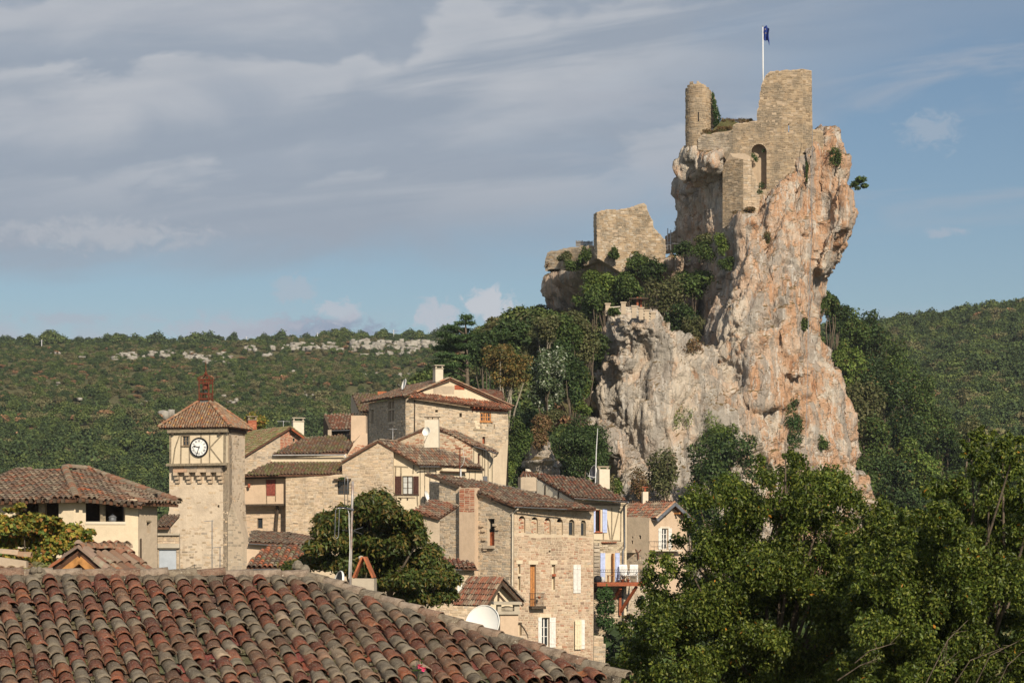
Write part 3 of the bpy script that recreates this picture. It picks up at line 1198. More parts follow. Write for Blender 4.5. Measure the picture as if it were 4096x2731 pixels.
# ------------------------------------------------------------------ the cliff
def rock_mat():
	m, t, b = mat_base('rock', 0.95)
	p = pos(t)
	x, y, z = t.xyz(p)
	geo = t.node('ShaderNodeNewGeometry')
	nz = t.xyz(geo.outputs['True Normal'])[2]
	def sv(a, b_): return t.cxyz(t.math('MULTIPLY', x, a), t.math('MULTIPLY', y, a), t.math('MULTIPLY', z, b_))
	st = t.noise(sv(.55, .06), 1.0, 6, .65, .5)
	st2 = t.noise(sv(2.2, .13), 1.0, 5, .62, .3)
	st3 = t.noise(sv(5.0, .5), 1.0, 4, .6, .2)
	n1 = t.noise(p, .11, 6, .65, .8)
	n2 = t.noise(p, .5, 6, .68, .3)
	n3 = t.noise(p, 2.6, 6, .7)
	nb = t.noise(sv(.6, 1.6), 1.0, 5, .65, .4)
	pale, pink, orange, rust, grey, dark = (.54, .465, .375), (.53, .39, .285), (.49, .285, .165), (.36, .165, .08), (.315, .29, .255), (.13, .11, .085)
	c = t.mix(t.ramp(n1, .44, .56), pale, pink)
	mid = t.math('ADD', t.math('MULTIPLY', t.ramp(x, 19, 27), .13), t.math('MULTIPLY', t.ramp(z, 30, 40), .05))
	c = t.mix(t.ramp(t.math('ADD', n2, mid), .56, .66, 0, .85), c, orange)
	c = t.mix(t.ramp(t.math('ADD', n2, t.math('MULTIPLY', mid, .6)), .66, .74, 0, .7), c, rust)
	lowl = t.math('MULTIPLY', t.ramp(x, 19, 25, 1, 0), t.ramp(z, 15, 26, 1, 0))
	gm = t.math('ADD', st, t.math('MULTIPLY', lowl, .06))
	c = t.mix(t.ramp(gm, .50, .58, 0, .8), c, grey)
	c = t.mix(t.ramp(st2, .55, .63, 0, .75), c, (.57, .53, .47))
	c = t.mix(t.ramp(st2, .34, .42, .5, 0), c, (.24, .215, .185))
	c = t.mix(t.ramp(st3, .62, .70, 0, .35), c, dark)
	c = t.mix(t.ramp(nb, .60, .68, 0, .55), c, (.30, .22, .15))
	c = t.mix(t.ramp(n3, .60, .72, 0, .42), c, dark)
	c = t.mix(t.ramp(n3, .30, .38, .5, 0), c, (.58, .52, .44))
	crk = t.voro(t.vmath('ADD', sv(.9, .38), t.vmath('SCALE', t.noise(p, .8, 4, .6, out=1), .5)), 1.0, 'DISTANCE_TO_EDGE')
	c = t.mix(t.math('MULTIPLY', t.ramp(crk, .006, .03, .6, 0), t.ramp(n2, .50, .62)), c, dark)
	# dry grass and earth on ledges
	led = t.math('MULTIPLY', t.ramp(nz, .55, .75), t.ramp(n2, .36, .52))
	c = t.mix(led, c, t.mix(n3, (.12, .10, .035), (.20, .12, .06)))
	t.l.new(c, b.inputs['Base Color'])
	h = t.math('ADD', t.math('MULTIPLY', n3, .6), t.math('ADD', t.math('MULTIPLY', t.noise(p, 8.0, 5, .7), .25), t.math('MULTIPLY', t.ramp(crk, 0, .08), .16)))
	h = t.math('ADD', h, t.math('MULTIPLY', st3, .4))
	bump(t, b, h, 1.0, .42)


rock_mat()
DF = 5533.0


def dz(v, Y):
	return (1274.8 - v) / DF * Y


def loft(mb, levels, n=56, pw=3.2):
	"""levels: (row, left, right, front, back) in the 2352 px picture; each becomes a rounded-square ring"""
	i0 = len(mb.v)
	for (v, L, Rr, yf, yb) in levels:
		ym = yf * .7 + yb * .3
		xl, xr = (L - 1176.0) / DF * ym, (Rr - 1176.0) / DF * ym
		cx, cy, hx, hy = (xl + xr) / 2, (yf + yb) / 2, (xr - xl) / 2, (yb - yf) / 2
		z = dz(v, yf)
		for k in range(n):
			a = 2 * math.pi * k / n
			ca, sa = math.cos(a), math.sin(a)
			mb.v.append((cx + hx * math.copysign(abs(ca) ** (2 / pw), ca), cy + hy * math.copysign(abs(sa) ** (2 / pw), sa), z))
	for j in range(len(levels) - 1):
		for k in range(n):
			p, q = i0 + j * n + k, i0 + j * n + (k + 1) % n
			mb.f.append((p, q, q + n, p + n)); mb.c.append(None)
	mb.f.append(tuple(i0 + k for k in range(n))); mb.c.append(None)
	e = i0 + (len(levels) - 1) * n
	mb.f.append(tuple(e + k for k in reversed(range(n)))); mb.c.append(None)


def loft_plan(mb, levels):
	"""levels: (z, [(x,y)...]) rings with the same number of points"""
	i0 = len(mb.v)
	n = len(levels[0][1])
	for z, ring in levels:
		for x, y in ring:
			mb.v.append((x, y, z))
	for j in range(len(levels) - 1):
		for k in range(n):
			p, q = i0 + j * n + k, i0 + j * n + (k + 1) % n
			mb.f.append((p, q, q + n, p + n)); mb.c.append(None)
	mb.f.append(tuple(i0 + k for k in range(n))); mb.c.append(None)
	e = i0 + (len(levels) - 1) * n
	mb.f.append(tuple(e + k for k in reversed(range(n)))); mb.c.append(None)


def remeshed(mb, voxel):
	me = bpy.data.meshes.new('tmp')
	me.from_pydata(mb.v, [], mb.f)
	bm = bmesh.new()
	bm.from_mesh(me)
	bmesh.ops.recalc_face_normals(bm, faces=bm.faces)
	bm.to_mesh(me)
	bm.free()
	o = bpy.data.objects.new('tmp', me)
	C.objects.link(o)
	md = o.modifiers.new('r', 'REMESH')
	md.mode = 'VOXEL'
	md.voxel_size = voxel
	dg = bpy.context.evaluated_depsgraph_get()
	ev = o.evaluated_get(dg)
	m2 = ev.to_mesh()
	nv = len(m2.vertices)
	v = np.empty(nv * 3, dtype=np.float32)
	m2.vertices.foreach_get('co', v)
	nn = np.empty(nv * 3, dtype=np.float32)
	m2.vertices.foreach_get('normal', nn)
	f = np.empty(len(m2.loops), dtype=np.int32)
	m2.loops.foreach_get('vertex_index', f)
	ls = np.empty(len(m2.polygons), dtype=np.int32)
	m2.polygons.foreach_get('loop_start', ls)
	lt = np.empty(len(m2.polygons), dtype=np.int32)
	m2.polygons.foreach_get('loop_total', lt)
	v, nn = v.reshape(-1, 3).astype(np.float64), nn.reshape(-1, 3).astype(np.float64)
	q = ls[lt == 4]
	faces = f[q[:, None] + np.arange(4)[None, :]]
	ev.to_mesh_clear()
	bpy.data.objects.remove(o)
	bpy.data.meshes.remove(me)
	return v, nn, faces


def vert_normals(v, f):
	fn = np.cross(v[f[:, 2]] - v[f[:, 0]], v[f[:, 3]] - v[f[:, 1]])
	n = np.zeros_like(v)
	for k in range(4):
		np.add.at(n, f[:, k], fn)
	return n / (np.linalg.norm(n, axis=1, keepdims=True) + 1e-9)


def smooth_v(v, f, it):
	for _ in range(it):
		s = np.zeros_like(v); c = np.zeros(len(v))
		for k in range(4):
			np.add.at(s, f[:, k], v[f[:, (k + 1) % 4]] + v[f[:, (k + 3) % 4]])
			np.add.at(c, f[:, k], 2)
		v = v * .5 + .5 * s / np.maximum(c, 1)[:, None]
	return v


def facets(p, seed):
	"""cells of broken stone: each has its own step and tilt; also how near the crack between cells is"""
	i = np.floor(p).astype(np.int64)
	d1 = np.full(len(p), 9.0); d2 = np.full(len(p), 9.0)
	val = np.zeros(len(p)); tilt = np.zeros(len(p))
	for dx in (-1, 0, 1):
		for dy in (-1, 0, 1):
			for dz_ in (-1, 0, 1):
				cx, cy, cz = i[:, 0] + dx, i[:, 1] + dy, i[:, 2] + dz_
				q = np.stack([cx + _hash(cx, cy, cz, seed + 1), cy + _hash(cx, cy, cz, seed + 2), cz + _hash(cx, cy, cz, seed + 3)], 1)
				e = p - q
				d = np.sqrt((e ** 2).sum(1))
				g = np.stack([_hash(cx, cy, cz, seed + 5) - .5, _hash(cx, cy, cz, seed + 6) - .5, (_hash(cx, cy, cz, seed + 7) - .5)], 1)
				v = _hash(cx, cy, cz, seed + 4) - .5
				near = d < d1
				d2 = np.where(near, d1, np.minimum(d2, d))
				val = np.where(near, v, val)
				tilt = np.where(near, (e * g).sum(1), tilt)
				d1 = np.where(near, d, d1)
	return val, tilt, np.exp(-((d2 - d1) / .06) ** 2)


def carve(v, n, amp=1.0, seed=0):
	"""broken limestone: tall leaning slabs parted by cracks, smaller breaks, flutes and a few deep pockets"""
	w = np.stack([fbm(v * .3, 2, seed + 40), fbm(v * .3, 2, seed + 50), fbm(v * .3, 2, seed + 60)], 1)
	q = v + w * .55
	va, ta, ka = facets(q * np.array([.24, .24, .085]), seed + 1)
	vb, tb, kb = facets(q * np.array([.55, .55, .26]), seed + 2)
	vc, tc, kc = facets(q * np.array([1.25, 1.25, .8]), seed + 12)
	vd, td, kd = facets(q * np.array([2.6, 2.6, 1.9]), seed + 22)
	fl = fbm(q * np.array([1.1, 1.1, .06]), 4, seed + 3)
	beds = np.abs(vnoise(np.stack([q[:, 0] * .12, q[:, 1] * .12, q[:, 2] * .9], 1), seed + 4))
	zone = sstep(fbm(v * .09, 2, seed + 8), -.2, .3)
	pocket = sstep(fbm(q * np.array([.38, .38, .5]), 3, seed + 9), .72, .95)
	d = va * 1.5 + ta * 2.4 - .40 * ka + (vb * .7 + tb * 1.3 - .20 * kb) * (.55 + .6 * zone) + (vc * .34 + tc * .7 - .08 * kc) * (.55 + .75 * zone)
	d = d + (vd * .13 + td * .3) * (.5 + .8 * zone) + fl * .30 * (1.3 - .8 * zone) - beds * .25 * zone - 1.7 * pocket + fbm(v * .1, 2, seed + 5) * .4
	T1 = fbm(q * np.array([.34, .34, .055]), 3, seed + 31) * 3.2
	T2 = fbm(q * np.array([1.0, 1.0, .20]), 3, seed + 33) * 3.0
	T3 = fbm(q * np.array([2.4, 2.4, .9]), 2, seed + 35) * 2.6
	st = lambda T: np.floor(T) + sstep(T - np.floor(T), .42, .58)
	d = d * .55 + st(T1) * .36 + st(T2) * .20 * (.5 + .7 * zone) + st(T3) * .10
	return v + n * (d * amp)[:, None]


CLIFF = []


def build_cliff():
	mb = MB()
	# core of the spire: its left flank turns away from the sun
	core = [(338, 1578, 1602, 1650, 243.9, 1895), (352, 1574, 1598, 1652, 243.4, 1900), (385, 1568, 1592, 1654, 243.4, 1910), (410, 1564, 1590, 1652, 243.8, 1918), (450, 1571, 1598, 1652, 243.6, 1925),
			(490, 1569, 1598, 1655, 243.2, 1920), (530, 1574, 1606, 1668, 242.6, 1905), (570, 1578, 1612, 1690, 241.2, 1888), (610, 1584, 1615, 1700, 239.8, 1878), (680, 1590, 1620, 1700, 238.2, 1870),
			(760, 1596, 1618, 1700, 236.8, 1874), (850, 1590, 1600, 1690, 234.8, 1912), (920, 1565, 1590, 1680, 233.2, 1935), (1020, 1545, 1580, 1680, 231.8, 1958), (1100, 1540, 1580, 1680, 230.4, 1966), (1330, 1540, 1580, 1680, 228.2, 1968)]
	lv = []
	for (v_, l0, l1, l2, yf, rr) in core:
		yf += .95 if v_ < 500 else 0
		X = lambda u, Y: ((u - 1176.0) / DF * Y, Y)
		lv.append((dz(v_, yf), [X(l0, 256), X(l1 + 6, 251.5), X(l2 + 6, yf + .5), X(1740, yf), X(min(1850, rr - 40), yf + .3), X(rr - 8, yf + 3.5), X(rr, 252), X(rr - 10, 263), X(l0 + 20, 264)]))
	loft_plan(mb, lv)
	# lumps hanging under the curtain wall
	loft(mb, [(346, 1598, 1662, 243.0, 252), (368, 1594, 1664, 242.4, 252), (386, 1600, 1662, 242.6, 252), (400, 1612, 1655, 243.6, 252)], pw=2.6)
	# seat of the round tower
	loft(mb, [(343, 1579, 1642, 244.9, 249.5), (362, 1577, 1648, 244.9, 249.5), (380, 1573, 1646, 245.6, 250), (400, 1572, 1625, 247.4, 251)], pw=3.4)
	# rib of rock that climbs the right half of the castle
	loft(mb, [(322, 1828, 1872, 241.4, 252), (345, 1820, 1880, 240.6, 252), (392, 1812, 1884, 240.2, 252), (418, 1790, 1886, 240.2, 253), (440, 1758, 1888, 240.2, 254), (462, 1738, 1889, 239.8, 254), (500, 1730, 1890, 238.8, 255),
			(560, 1722, 1885, 237.6, 256), (620, 1706, 1872, 236.4, 256), (720, 1690, 1862, 235, 256), (860, 1680, 1880, 233, 256)], pw=2.6)
	# prow below the buttress
	loft(mb, [(487, 1698, 1732, 238.2, 246), (505, 1688, 1742, 237.6, 246), (545, 1690, 1748, 237, 248), (600, 1692, 1760, 236.2, 250), (660, 1672, 1790, 235, 252), (740, 1640, 1800, 233.8, 252), (830, 1620, 1820, 232, 252), (930, 1600, 1830, 231, 252)], pw=2.3)
	# hanging bulge on the right and the crag above it
	loft(mb, [(375, 1886, 1940, 243.6, 257), (400, 1880, 1950, 242.4, 257), (440, 1878, 1955, 241.4, 257), (482, 1874, 1960, 240.8, 257), (515, 1872, 1948, 240.6, 256), (555, 1870, 1923, 240.6, 255), (595, 1866, 1898, 240.4, 254), (622, 1862, 1882, 240.2, 253)], pw=2.6)
	loft(mb, [(292, 1874, 1905, 245.5, 256), (318, 1872, 1925, 245, 257), (330, 1872, 1940, 244.6, 257), (392, 1870, 1948, 244.2, 257)], pw=2.6)
	# toe on the right
	loft(mb, [(1096, 1925, 1974, 233, 246), (1130, 1915, 1976, 232.4, 248), (1330, 1905, 1978, 231, 250)], pw=6)
	# lower left shoulder with the look-out terrace
	loft(mb, [(727, 1400, 1512, 229.2, 250), (752, 1396, 1536, 228.8, 250), (790, 1394, 1590, 229.6, 252), (800, 1388, 1610, 230, 252), (815, 1384, 1640, 230, 252), (850, 1366, 1690, 229.8, 252),
			(885, 1346, 1720, 229.4, 252), (905, 1342, 1740, 229.2, 252), (950, 1356, 1760, 229, 252), (1000, 1388, 1770, 229, 252), (1060, 1408, 1770, 228.8, 252), (1130, 1440, 1770, 228, 252), (1330, 1440, 1780, 226, 252)], pw=2.8)
	# boulder hanging from its corner
	loft(mb, [(812, 1400, 1452, 229.2, 238), (835, 1397, 1450, 228.4, 238), (856, 1402, 1440, 228.8, 238), (866, 1412, 1428, 230, 238)], pw=5)
	# stepped ground of pale rock below it
	loft(mb, [(962, 1352, 1400, 225, 240), (985, 1368, 1420, 224, 240), (1030, 1385, 1450, 222, 240), (1090, 1400, 1500, 219, 240), (1150, 1420, 1560, 216, 240), (1330, 1420, 1600, 214, 240)], pw=2.6)
	v, n, f = remeshed(mb, .19)
	v = smooth_v(v, f, 4)
	n = vert_normals(v, f)
	v = carve(v, n, .72, 3)
	print('cliff verts', len(v))
	o = np_mesh('cliff', v, f, MATS['rock'])
	CLIFF.append((v, f))
	tag(o, 'tall pale limestone spire stained orange and grey under the castle', kind='structure')
	# the darker crag that carries the outer ruin
	mb = MB()
	lv = []
	for (vv, xl, dx) in ((594, 3.9, 0), (612, 3.7, 0), (640, 3.5, 1.6), (680, 4.8, 3.6), (720, 6.4, 5.0), (830, 7.5, 6.0)):
		z = dz(vv, 253)
		lv.append((z, [(xl, 268), (6.2 + dx * .8, 260 + dx), (10.0 + dx * .7, 252.4 + dx * 1.2), (14.6 + dx * .4, 249.6 + dx * 1.0), (19.5, 252), (20.5, 284), (xl + 1, 284)]))
	loft_plan(mb, lv)
	v, n, f = remeshed(mb, .40)
	v = smooth_v(v, f, 2)
	n = vert_normals(v, f)
	v = carve(v, n, .6, 21)
	o = np_mesh('crag', v, f, MATS['rock'])
	tag(o, 'shadowed rock crag under the outer ruin wall', kind='structure')
	# rock steps beside the ivy
	mb = MB()
	loft(mb, [(1010, 1215, 1262, 197, 204), (1040, 1205, 1275, 196, 204), (1075, 1210, 1285, 196, 204), (1130, 1200, 1290, 195, 204)], pw=2.4)
	v, n, f = remeshed(mb, .14)
	n = vert_normals(v, f)
	q = v
	v = v + n * (vnoise(np.stack([q[:, 0] * .25, q[:, 1] * .25, q[:, 2] * 2.6], 1), 77) * .5 + fbm(q * 1.3, 3, 5) * .25)[:, None]
	o = np_mesh('rock_steps', v, f, MATS['rock'])
	tag(o, 'layered pale rock ledges beside the ivy above the village', kind='structure')


build_cliff()
# ------------------------------------------------------------------ the castle on the spire
RK = dict(ch=(.14, .25), cw=(.18, .46), proud=(.004, .05), gap=.010, skip=.05)


def cyl_masonry(mb, c, r, z0, z1f, a0, a1, pal, ch=(.18, .3), cw=(.25, .5)):
	"""stones on a round wall; z1f(angle) gives its broken top"""
	z = z0
	while z < z0 + 30:
		h = R.uniform(*ch)
		any_ = False
		a = a0 + R.uniform(0, .1)
		while a < a1:
			w = R.uniform(*cw) / r
			if z + h * .6 < z1f(a + w / 2):
				any_ = True
				d = R.uniform(.01, .06)
				g = .015
				def pt(aa, zz, rr):
					return (c[0] + rr * math.cos(aa), c[1] + rr * math.sin(aa), zz)
				ga = g / r
				o = [pt(a + ga, z + g, r - .01), pt(a + w - ga, z + g, r - .01), pt(a + w - ga, z + h - g, r - .01), pt(a + ga, z + h - g, r - .01)]
				i = [pt(a + 2.2 * ga, z + 2.2 * g, r + d), pt(a + w - 2.2 * ga, z + 2.2 * g, r + d), pt(a + w - 2.2 * ga, z + h - 2.2 * g, r + d), pt(a + 2.2 * ga, z + h - 2.2 * g, r + d)]
				mb.quads(o + i, [(4, 5, 6, 7), (0, 1, 5, 4), (1, 2, 6, 5), (2, 3, 7, 6), (3, 0, 4, 7)], jcol(R.choice(pal), .2))
			a += w
		z += h
		if not any_:
			break


def build_castle():
	t = thing('castle_ruin', 'ruined stone castle keep with tall arched recess on top of the spire', 'castle', P(3050, 700, 245))
	# main wall and keep: faces the viewer, turned a little to the left
	W = Wall(V1(620, 0)[0], 242.6, -7)
	top = [(520, 1010), (520, 787), (542, 774), (585, 770), (625, 764), (655, 760), (672, 757), (672, 690), (683, 672), (681, 640), (690, 620), (688, 585), (697, 560), (700, 530), (712, 505), (722, 478),
		(738, 462), (765, 448), (830, 443), (880, 442), (900, 438), (940, 434), (957, 433)]
	outline = ragged([V1(*p) for p in top], 9, 3.5) + [V1(957, 960), V1(957, 1180), V1(700, 1260), V1(590, 1260)]
	nich = arch(W.rect(V1(634, 904), V1(731, 1190)), 10)
	slit = rpoly(W.rect(V1(867, 776), V1(873, 832)))
	putlog = [rpoly(W.rect(V1(*a), V1(*b))) for a, b in (((711, 584), (715, 592)), ((731, 745), (736, 753)))]
	wall(t, W, outline, [nich, slit] + putlog, 'ruin_mortar', RUIN, reveal=1.1, thick=1.9, name='keep_wall', **RK)
	hole_back(t, W, W.rect(V1(630, 900), V1(735, 1190)), 1.1, 'ruin_mortar', 'niche_back')
	# thin right flank of the keep
	W2 = W.at_corner(V1(957, 0)[0], 32)
	wall(t, W2, [V1(957, 433), V1(985, 438), V1(1014, 444), V1(1016, 600), V1(1018, 760), V1(1022, 930), V1(957, 960)], (), 'ruin_mortar', RUIN, thick=1.2, name='keep_flank', **RK)
	# step of wall right of the keep
	W5 = Wall(V1(1050, 0)[0], 243.8, 12)
	wall(t, W5, [V1(1014, 960), V1(1016, 800), V1(1022, 812), V1(1060, 815), V1(1086, 822), V1(1088, 900), V1(1086, 960)], (), 'ruin_mortar', RUIN, thick=1.2, name='side_wall', **RK)
	# left curtain bending back
	W3 = W.at_corner(V1(524, 0)[0], -30)
	pts = [(526, 1040), (526, 800), (510, 818), (480, 824), (455, 828), (430, 828), (400, 834), (360, 842), (340, 838), (318, 852), (300, 868), (300, 945), (380, 945), (450, 960), (480, 1010)]
	wall(t, W3, ragged([V1(*p) for p in pts], 10, 4, 3), (), 'ruin_mortar', GREY, thick=1.2, name='curtain_wall', **RK)
	# angular buttress that goes down the rock
	Wb = W.shifted(1.15)
	WL = Wb.at_corner(V1(586, 0)[0], -38)
	WR = Wb.at_corner(V1(586, 0)[0], 6)
	wall(t, WL, [V1(586, 1000), V1(520, 985), V1(475, 1010), V1(456, 1050), V1(455, 1430), V1(520, 1440), V1(583, 1420)], (), 'ruin_mortar', RUIN, thick=.8, name='buttress_left_face', **RK)
	wall(t, WR, [V1(586, 1000), V1(634, 985), V1(640, 1060), V1(680, 1170), V1(688, 1240), V1(686, 1300), V1(660, 1390), V1(583, 1420)], (), 'ruin_mortar', SAND, thick=.8, name='buttress_right_face', **RK)
	mb = MB()
	c = Wb.px(V1(586, 1000))
	l1, r1 = WL.px(V1(520, 985)), WR.px(V1(634, 985))
	l2 = WL.px(V1(460, 1045))
	b = W.px(V1(590, 960), -.05)
	b2 = W.px(V1(500, 960), -.05)
	mb.face([c, r1, b]); mb.face([c, b, l1]); mb.face([l1, b, b2]); mb.face([l1, b2, l2])
	mb.build('buttress_top', MATS['ruin_mortar'], t)
	# floor of earth behind the walls
	mb = MB()
	zt = W.px(V1(600, 790)).z
	q = [W3.px(V1(318, 900), -.4), W3.px(V1(520, 900), -.4), W.px(V1(955, 900), -.6)]
	a = [Vector((p.x, p.y, zt - .6)) for p in q]
	mb.face([a[0], a[1], a[2], a[2] + Vector((0, 12, 0)), a[0] + Vector((1, 11, .6))])
	mb.build('courtyard', MATS['hill_ground'], t)
	ear = [(330, 900), (335, 850), (395, 812), (430, 780), (452, 748), (480, 744), (520, 758), (560, 772), (640, 768), (668, 800), (668, 900)]
	mb = MB(); mb.prism([P(*V1(*p), 244.6) for p in ear], Vector((0, 4.5, 0))); mb.build('earth_bank', MATS['hill_ground'], t)
	# round stair tower, broken open on its right
	tw = thing('round_tower', 'ruined round stone tower with ivy on its right edge', 'tower', P(*V1(302, 890), 246.2))
	c = P(*V1(302, 890), 246.2)
	r = 78 / 1.568 / F * 246.2
	zl = lambda y: (CV - V1(0, y)[1]) / F * 246.2
	def topf(a):
		x = math.cos(a)
		if x < .55:
			return zl(532 + 14 * (x + .2) ** 2 + 8 * math.sin(a * 9) + (16 if x < -.82 else 0))
		if math.sin(a) < 0:
			return zl(550 + 20 * (x - .55) * 3)
		return zl(590)
	mb = MB()
	n = 48
	pts = []
	for k in range(n):
		a = 2 * math.pi * k / n
		z1 = topf(a) - .1
		ca, sa = math.cos(a), math.sin(a)
		pts += [(c.x + r * ca, c.y + r * sa, zl(960)), (c.x + r * ca, c.y + r * sa, z1), (c.x + r * .6 * ca, c.y + r * .6 * sa, z1), (c.x + r * .6 * ca, c.y + r * .6 * sa, zl(900))]
	fs = []
	for k in range(n):
		i, j = 4 * k, 4 * ((k + 1) % n)
		fs += [(i, j, j + 1, i + 1), (i + 1, j + 1, j + 2, i + 2), (i + 2, j + 2, j + 3, i + 3)]
	mb.quads(pts, fs)
	mb.build('tower_core', MATS['ruin_mortar'], tw)
	ms = MB()
	cyl_masonry(ms, c, r, zl(955), topf, math.pi * .95, math.pi * 2.15, RUIN)
	ms.build('stonework', MATS['ruin_stone'], tw)['kind'] = 'stuff'
	mb = MB()
	a = -math.pi / 2 - .05
	mb.box(c.x + r * math.cos(a) - .05, c.y - r - .075, zl(775), c.x + r * math.cos(a) + .05, c.y - r + .2, zl(718))
	mb.build('slit_shade_strip', MATS['opening_shade'], tw)  # solid strip, its dark colour painted in place of the slit's shade
	# broken back of the tower
	W6 = Wall(V1(395, 0)[0], 246.8, 10)
	wall(tw, W6, [V1(370, 560), V1(395, 588), V1(408, 610), V1(412, 640), V1(425, 700), V1(430, 800), V1(370, 810)], (), 'ruin_mortar', GREY, thick=.5, name='broken_wall', **RK)
	# flagpole and flag
	b = P(*V1(710, 540), 245)
	fl = thing('flagpole', 'white flagpole with drooping blue flag behind the keep', 'flagpole', b)
	mb = MB()
	topz = P(*V1(708, 168), 245)
	mb.tube([b + Vector((0, 0, -2)), topz], [.075, .045], 8)
	mb.build('pole', MATS['white_plastic'], fl, True)
	mb = MB()
	mb.lathe(topz, [(.001, .1), (.06, .06), (.06, -.02), (.001, -.06)], 8)
	mb.build('finial', MATS['zinc'], fl)
	mb = MB()
	cols_, rows_ = 10, 14
	rail = [V1(710, 170), V1(710, 245)]
	g = []
	for i in range(cols_ + 1):
		f = i / cols_
		for j in range(rows_ + 1):
			h = j / rows_
			x = 710 + f * 36 + 3 * math.sin(h * 5 + f * 3) * f
			y0 = 172 - 12 * min(1, f * 1.6) + (f > .6) * (f - .6) * 70
			y1 = 244 + f * 55 - 30 * abs(math.sin(f * 7)) * (f > .3)
			p = P(*V1(x, y0 + (y1 - y0) * h), 245)
			p.y += .28 * math.sin(f * 11 + h * 1.5) * (.3 + f)
			g.append(p)
	mb.quads(g, [(i * (rows_ + 1) + j, (i + 1) * (rows_ + 1) + j, (i + 1) * (rows_ + 1) + j + 1, i * (rows_ + 1) + j + 1) for i in range(cols_) for j in range(rows_)])
	mb.build('flag', MATS['flag_blue'], fl, True)
	for (x, y) in ((723, 185), (726, 210)):
		mb = MB(); mb.obox(P(*V1(x, y), 244.6), (.05, 0, 0), (0, .01, 0), (0, 0, .06)); mb.build('flag_emblem', MATS['timber_grey'], fl)
	# steel cable down the face
	cb = MB()
	pts = [V1(1020, 790), V1(1016, 1000), V1(1014, 1300), V1(1010, 1568), (3236, 1200), (3230, 1500), (3222, 1800)]
	ys = [240.6, 239.2, 238.3, 236.4, 234, 231.8, 229]
	cb.tube([P(p[0], p[1], y - .9) for p, y in zip(pts, ys)], .022, 5)
	tag(cb.build('steel_cable', MATS['zinc']), 'thin grey cable hanging down the front of the rock spire', 'cable')
	cb = MB()
	cb.tube([P(*V2(992, 168), 250), P(*V2(930, 360), 252)], .02, 5)
	tag(cb.build('stay_cable', MATS['zinc']), 'thin slanting cable from the spire to the scaffold', 'cable')
	# outer ruin
	o = thing('ruin_wall', 'tall broken block of ruined wall on the outer crag', 'ruin', P(2500, 1050, 250))
	W = Wall(V2(460, 0)[0], 250.4, 12)
	pts = [(455, 520), (450, 235), (470, 228), (500, 222), (560, 216), (620, 212), (660, 205), (690, 192), (720, 182), (745, 176), (762, 190), (775, 235), (790, 270), (804, 290), (808, 330), (830, 352), (850, 372),
		(880, 405), (885, 470), (880, 520), (800, 545), (680, 600), (600, 610)]
	wall(o, W, ragged([V2(*p) for p in pts], 9, 4, 5), (), 'ruin_mortar', RUIN, thick=1.4, name='wall', odd=(GREY, .4), **RK)
	Wl = W.at_corner(V2(455, 0)[0], -68)
	wall(o, Wl, ragged([V2(455, 232), V2(440, 238), V2(446, 300), V2(432, 400), V2(430, 520), V2(455, 525)], 8, 3, 6), (), 'ruin_mortar', GREY, thick=.6, name='end_wall', **RK)
	o = thing('curtain_wall', 'long low weathered curtain wall along the outer crag', 'wall', P(2260, 1040, 257))
	W = Wall(V2(440, 0)[0], 252, -38)
	pts = [(445, 545), (440, 440), (400, 438), (370, 448), (340, 450), (300, 452), (260, 460), (220, 468), (180, 476), (140, 488), (134, 510), (126, 540), (126, 600), (200, 590), (300, 590), (400, 560)]
	wall(o, W, ragged([V2(*p) for p in pts], 9, 4, 5), (), 'ruin_mortar', GREY, thick=1.0, name='wall', odd=(RUIN, .4), **RK)
	o = thing('wall_stub', 'small broken wall stub between the outer ruin and the spire', 'ruin', P(2700, 960, 256))
	W = Wall(V2(940, 0)[0], 256, 5)
	pts = [(882, 490), (885, 380), (910, 362), (945, 345), (975, 338), (1005, 346), (1010, 400), (1010, 480)]
	wall(o, W, ragged([V2(*p) for p in pts], 9, 4, 5), (), 'ruin_mortar', GREY, thick=.9, name='wall', **RK)
	# scaffold
	sc = thing('scaffold', 'grey metal scaffold stair beside the wall stub', 'scaffold', P(2680, 1000, 253))
	for x, y0, y1 in ((800, 440, 495), (822, 440, 500), (895, 335, 470), (914, 345, 470), (996, 420, 470)):
		mb = MB(); mb.tube([P(*V2(x, y1), 253), P(*V2(x, y0), 253)], .05, 6); mb.build('upright', MATS['steel'], sc)
	for (a, b) in (((800, 440), (914, 440)), ((800, 465), (890, 465)), ((895, 430), (998, 432)), ((895, 395), (914, 395)), ((895, 370), (914, 370)), ((905, 420), (860, 490))):
		mb = MB()
		mb.tube([P(*V2(*a), 253), P(*V2(*b), 253)], .05, 6)
		mb.build('rail', MATS['steel'], sc)
	for y in (470, 480, 490):
		mb = MB(); mb.beam(P(*V2(805, y), 252.9), P(*V2(885, y), 252.9), .25, UP, .03); mb.build('step', MATS['timber_grey'], sc)
	# picket fence on the curtain wall
	fe = thing('picket_fence', 'short wooden picket fence on top of the curtain wall', 'fence', P(2330, 980, 253))
	Wf = Wall(V2(420, 0)[0], 253.2, -38)
	for i in range(14):
		mb = MB()
		x = 322 + i * 7.6
		mb.beam(Wf.px(V2(x, 448)), Wf.px(V2(x, 414 + R.uniform(-4, 4))), .05, Wf.n, .02)
		mb.build('picket', MATS['timber_grey' if i < 4 else 'timber_dark'], fe)
	mb = MB()
	mb.beam(Wf.px(V2(320, 424)), Wf.px(V2(425, 424)), .03, UP, .03)
	mb.build('rail', MATS['timber_dark'], fe)
	# terrace parapet
	pa = thing('terrace_railing', 'stone pillars with pale rails along the look-out terrace', 'railing', P(*V2(600, 860), 230))
	pil = [(519, 840, 229.6), (617, 832, 229.4), (684, 855, 229.2), (728, 866, 229.6), (763, 880, 230), (803, 896, 230.4)]
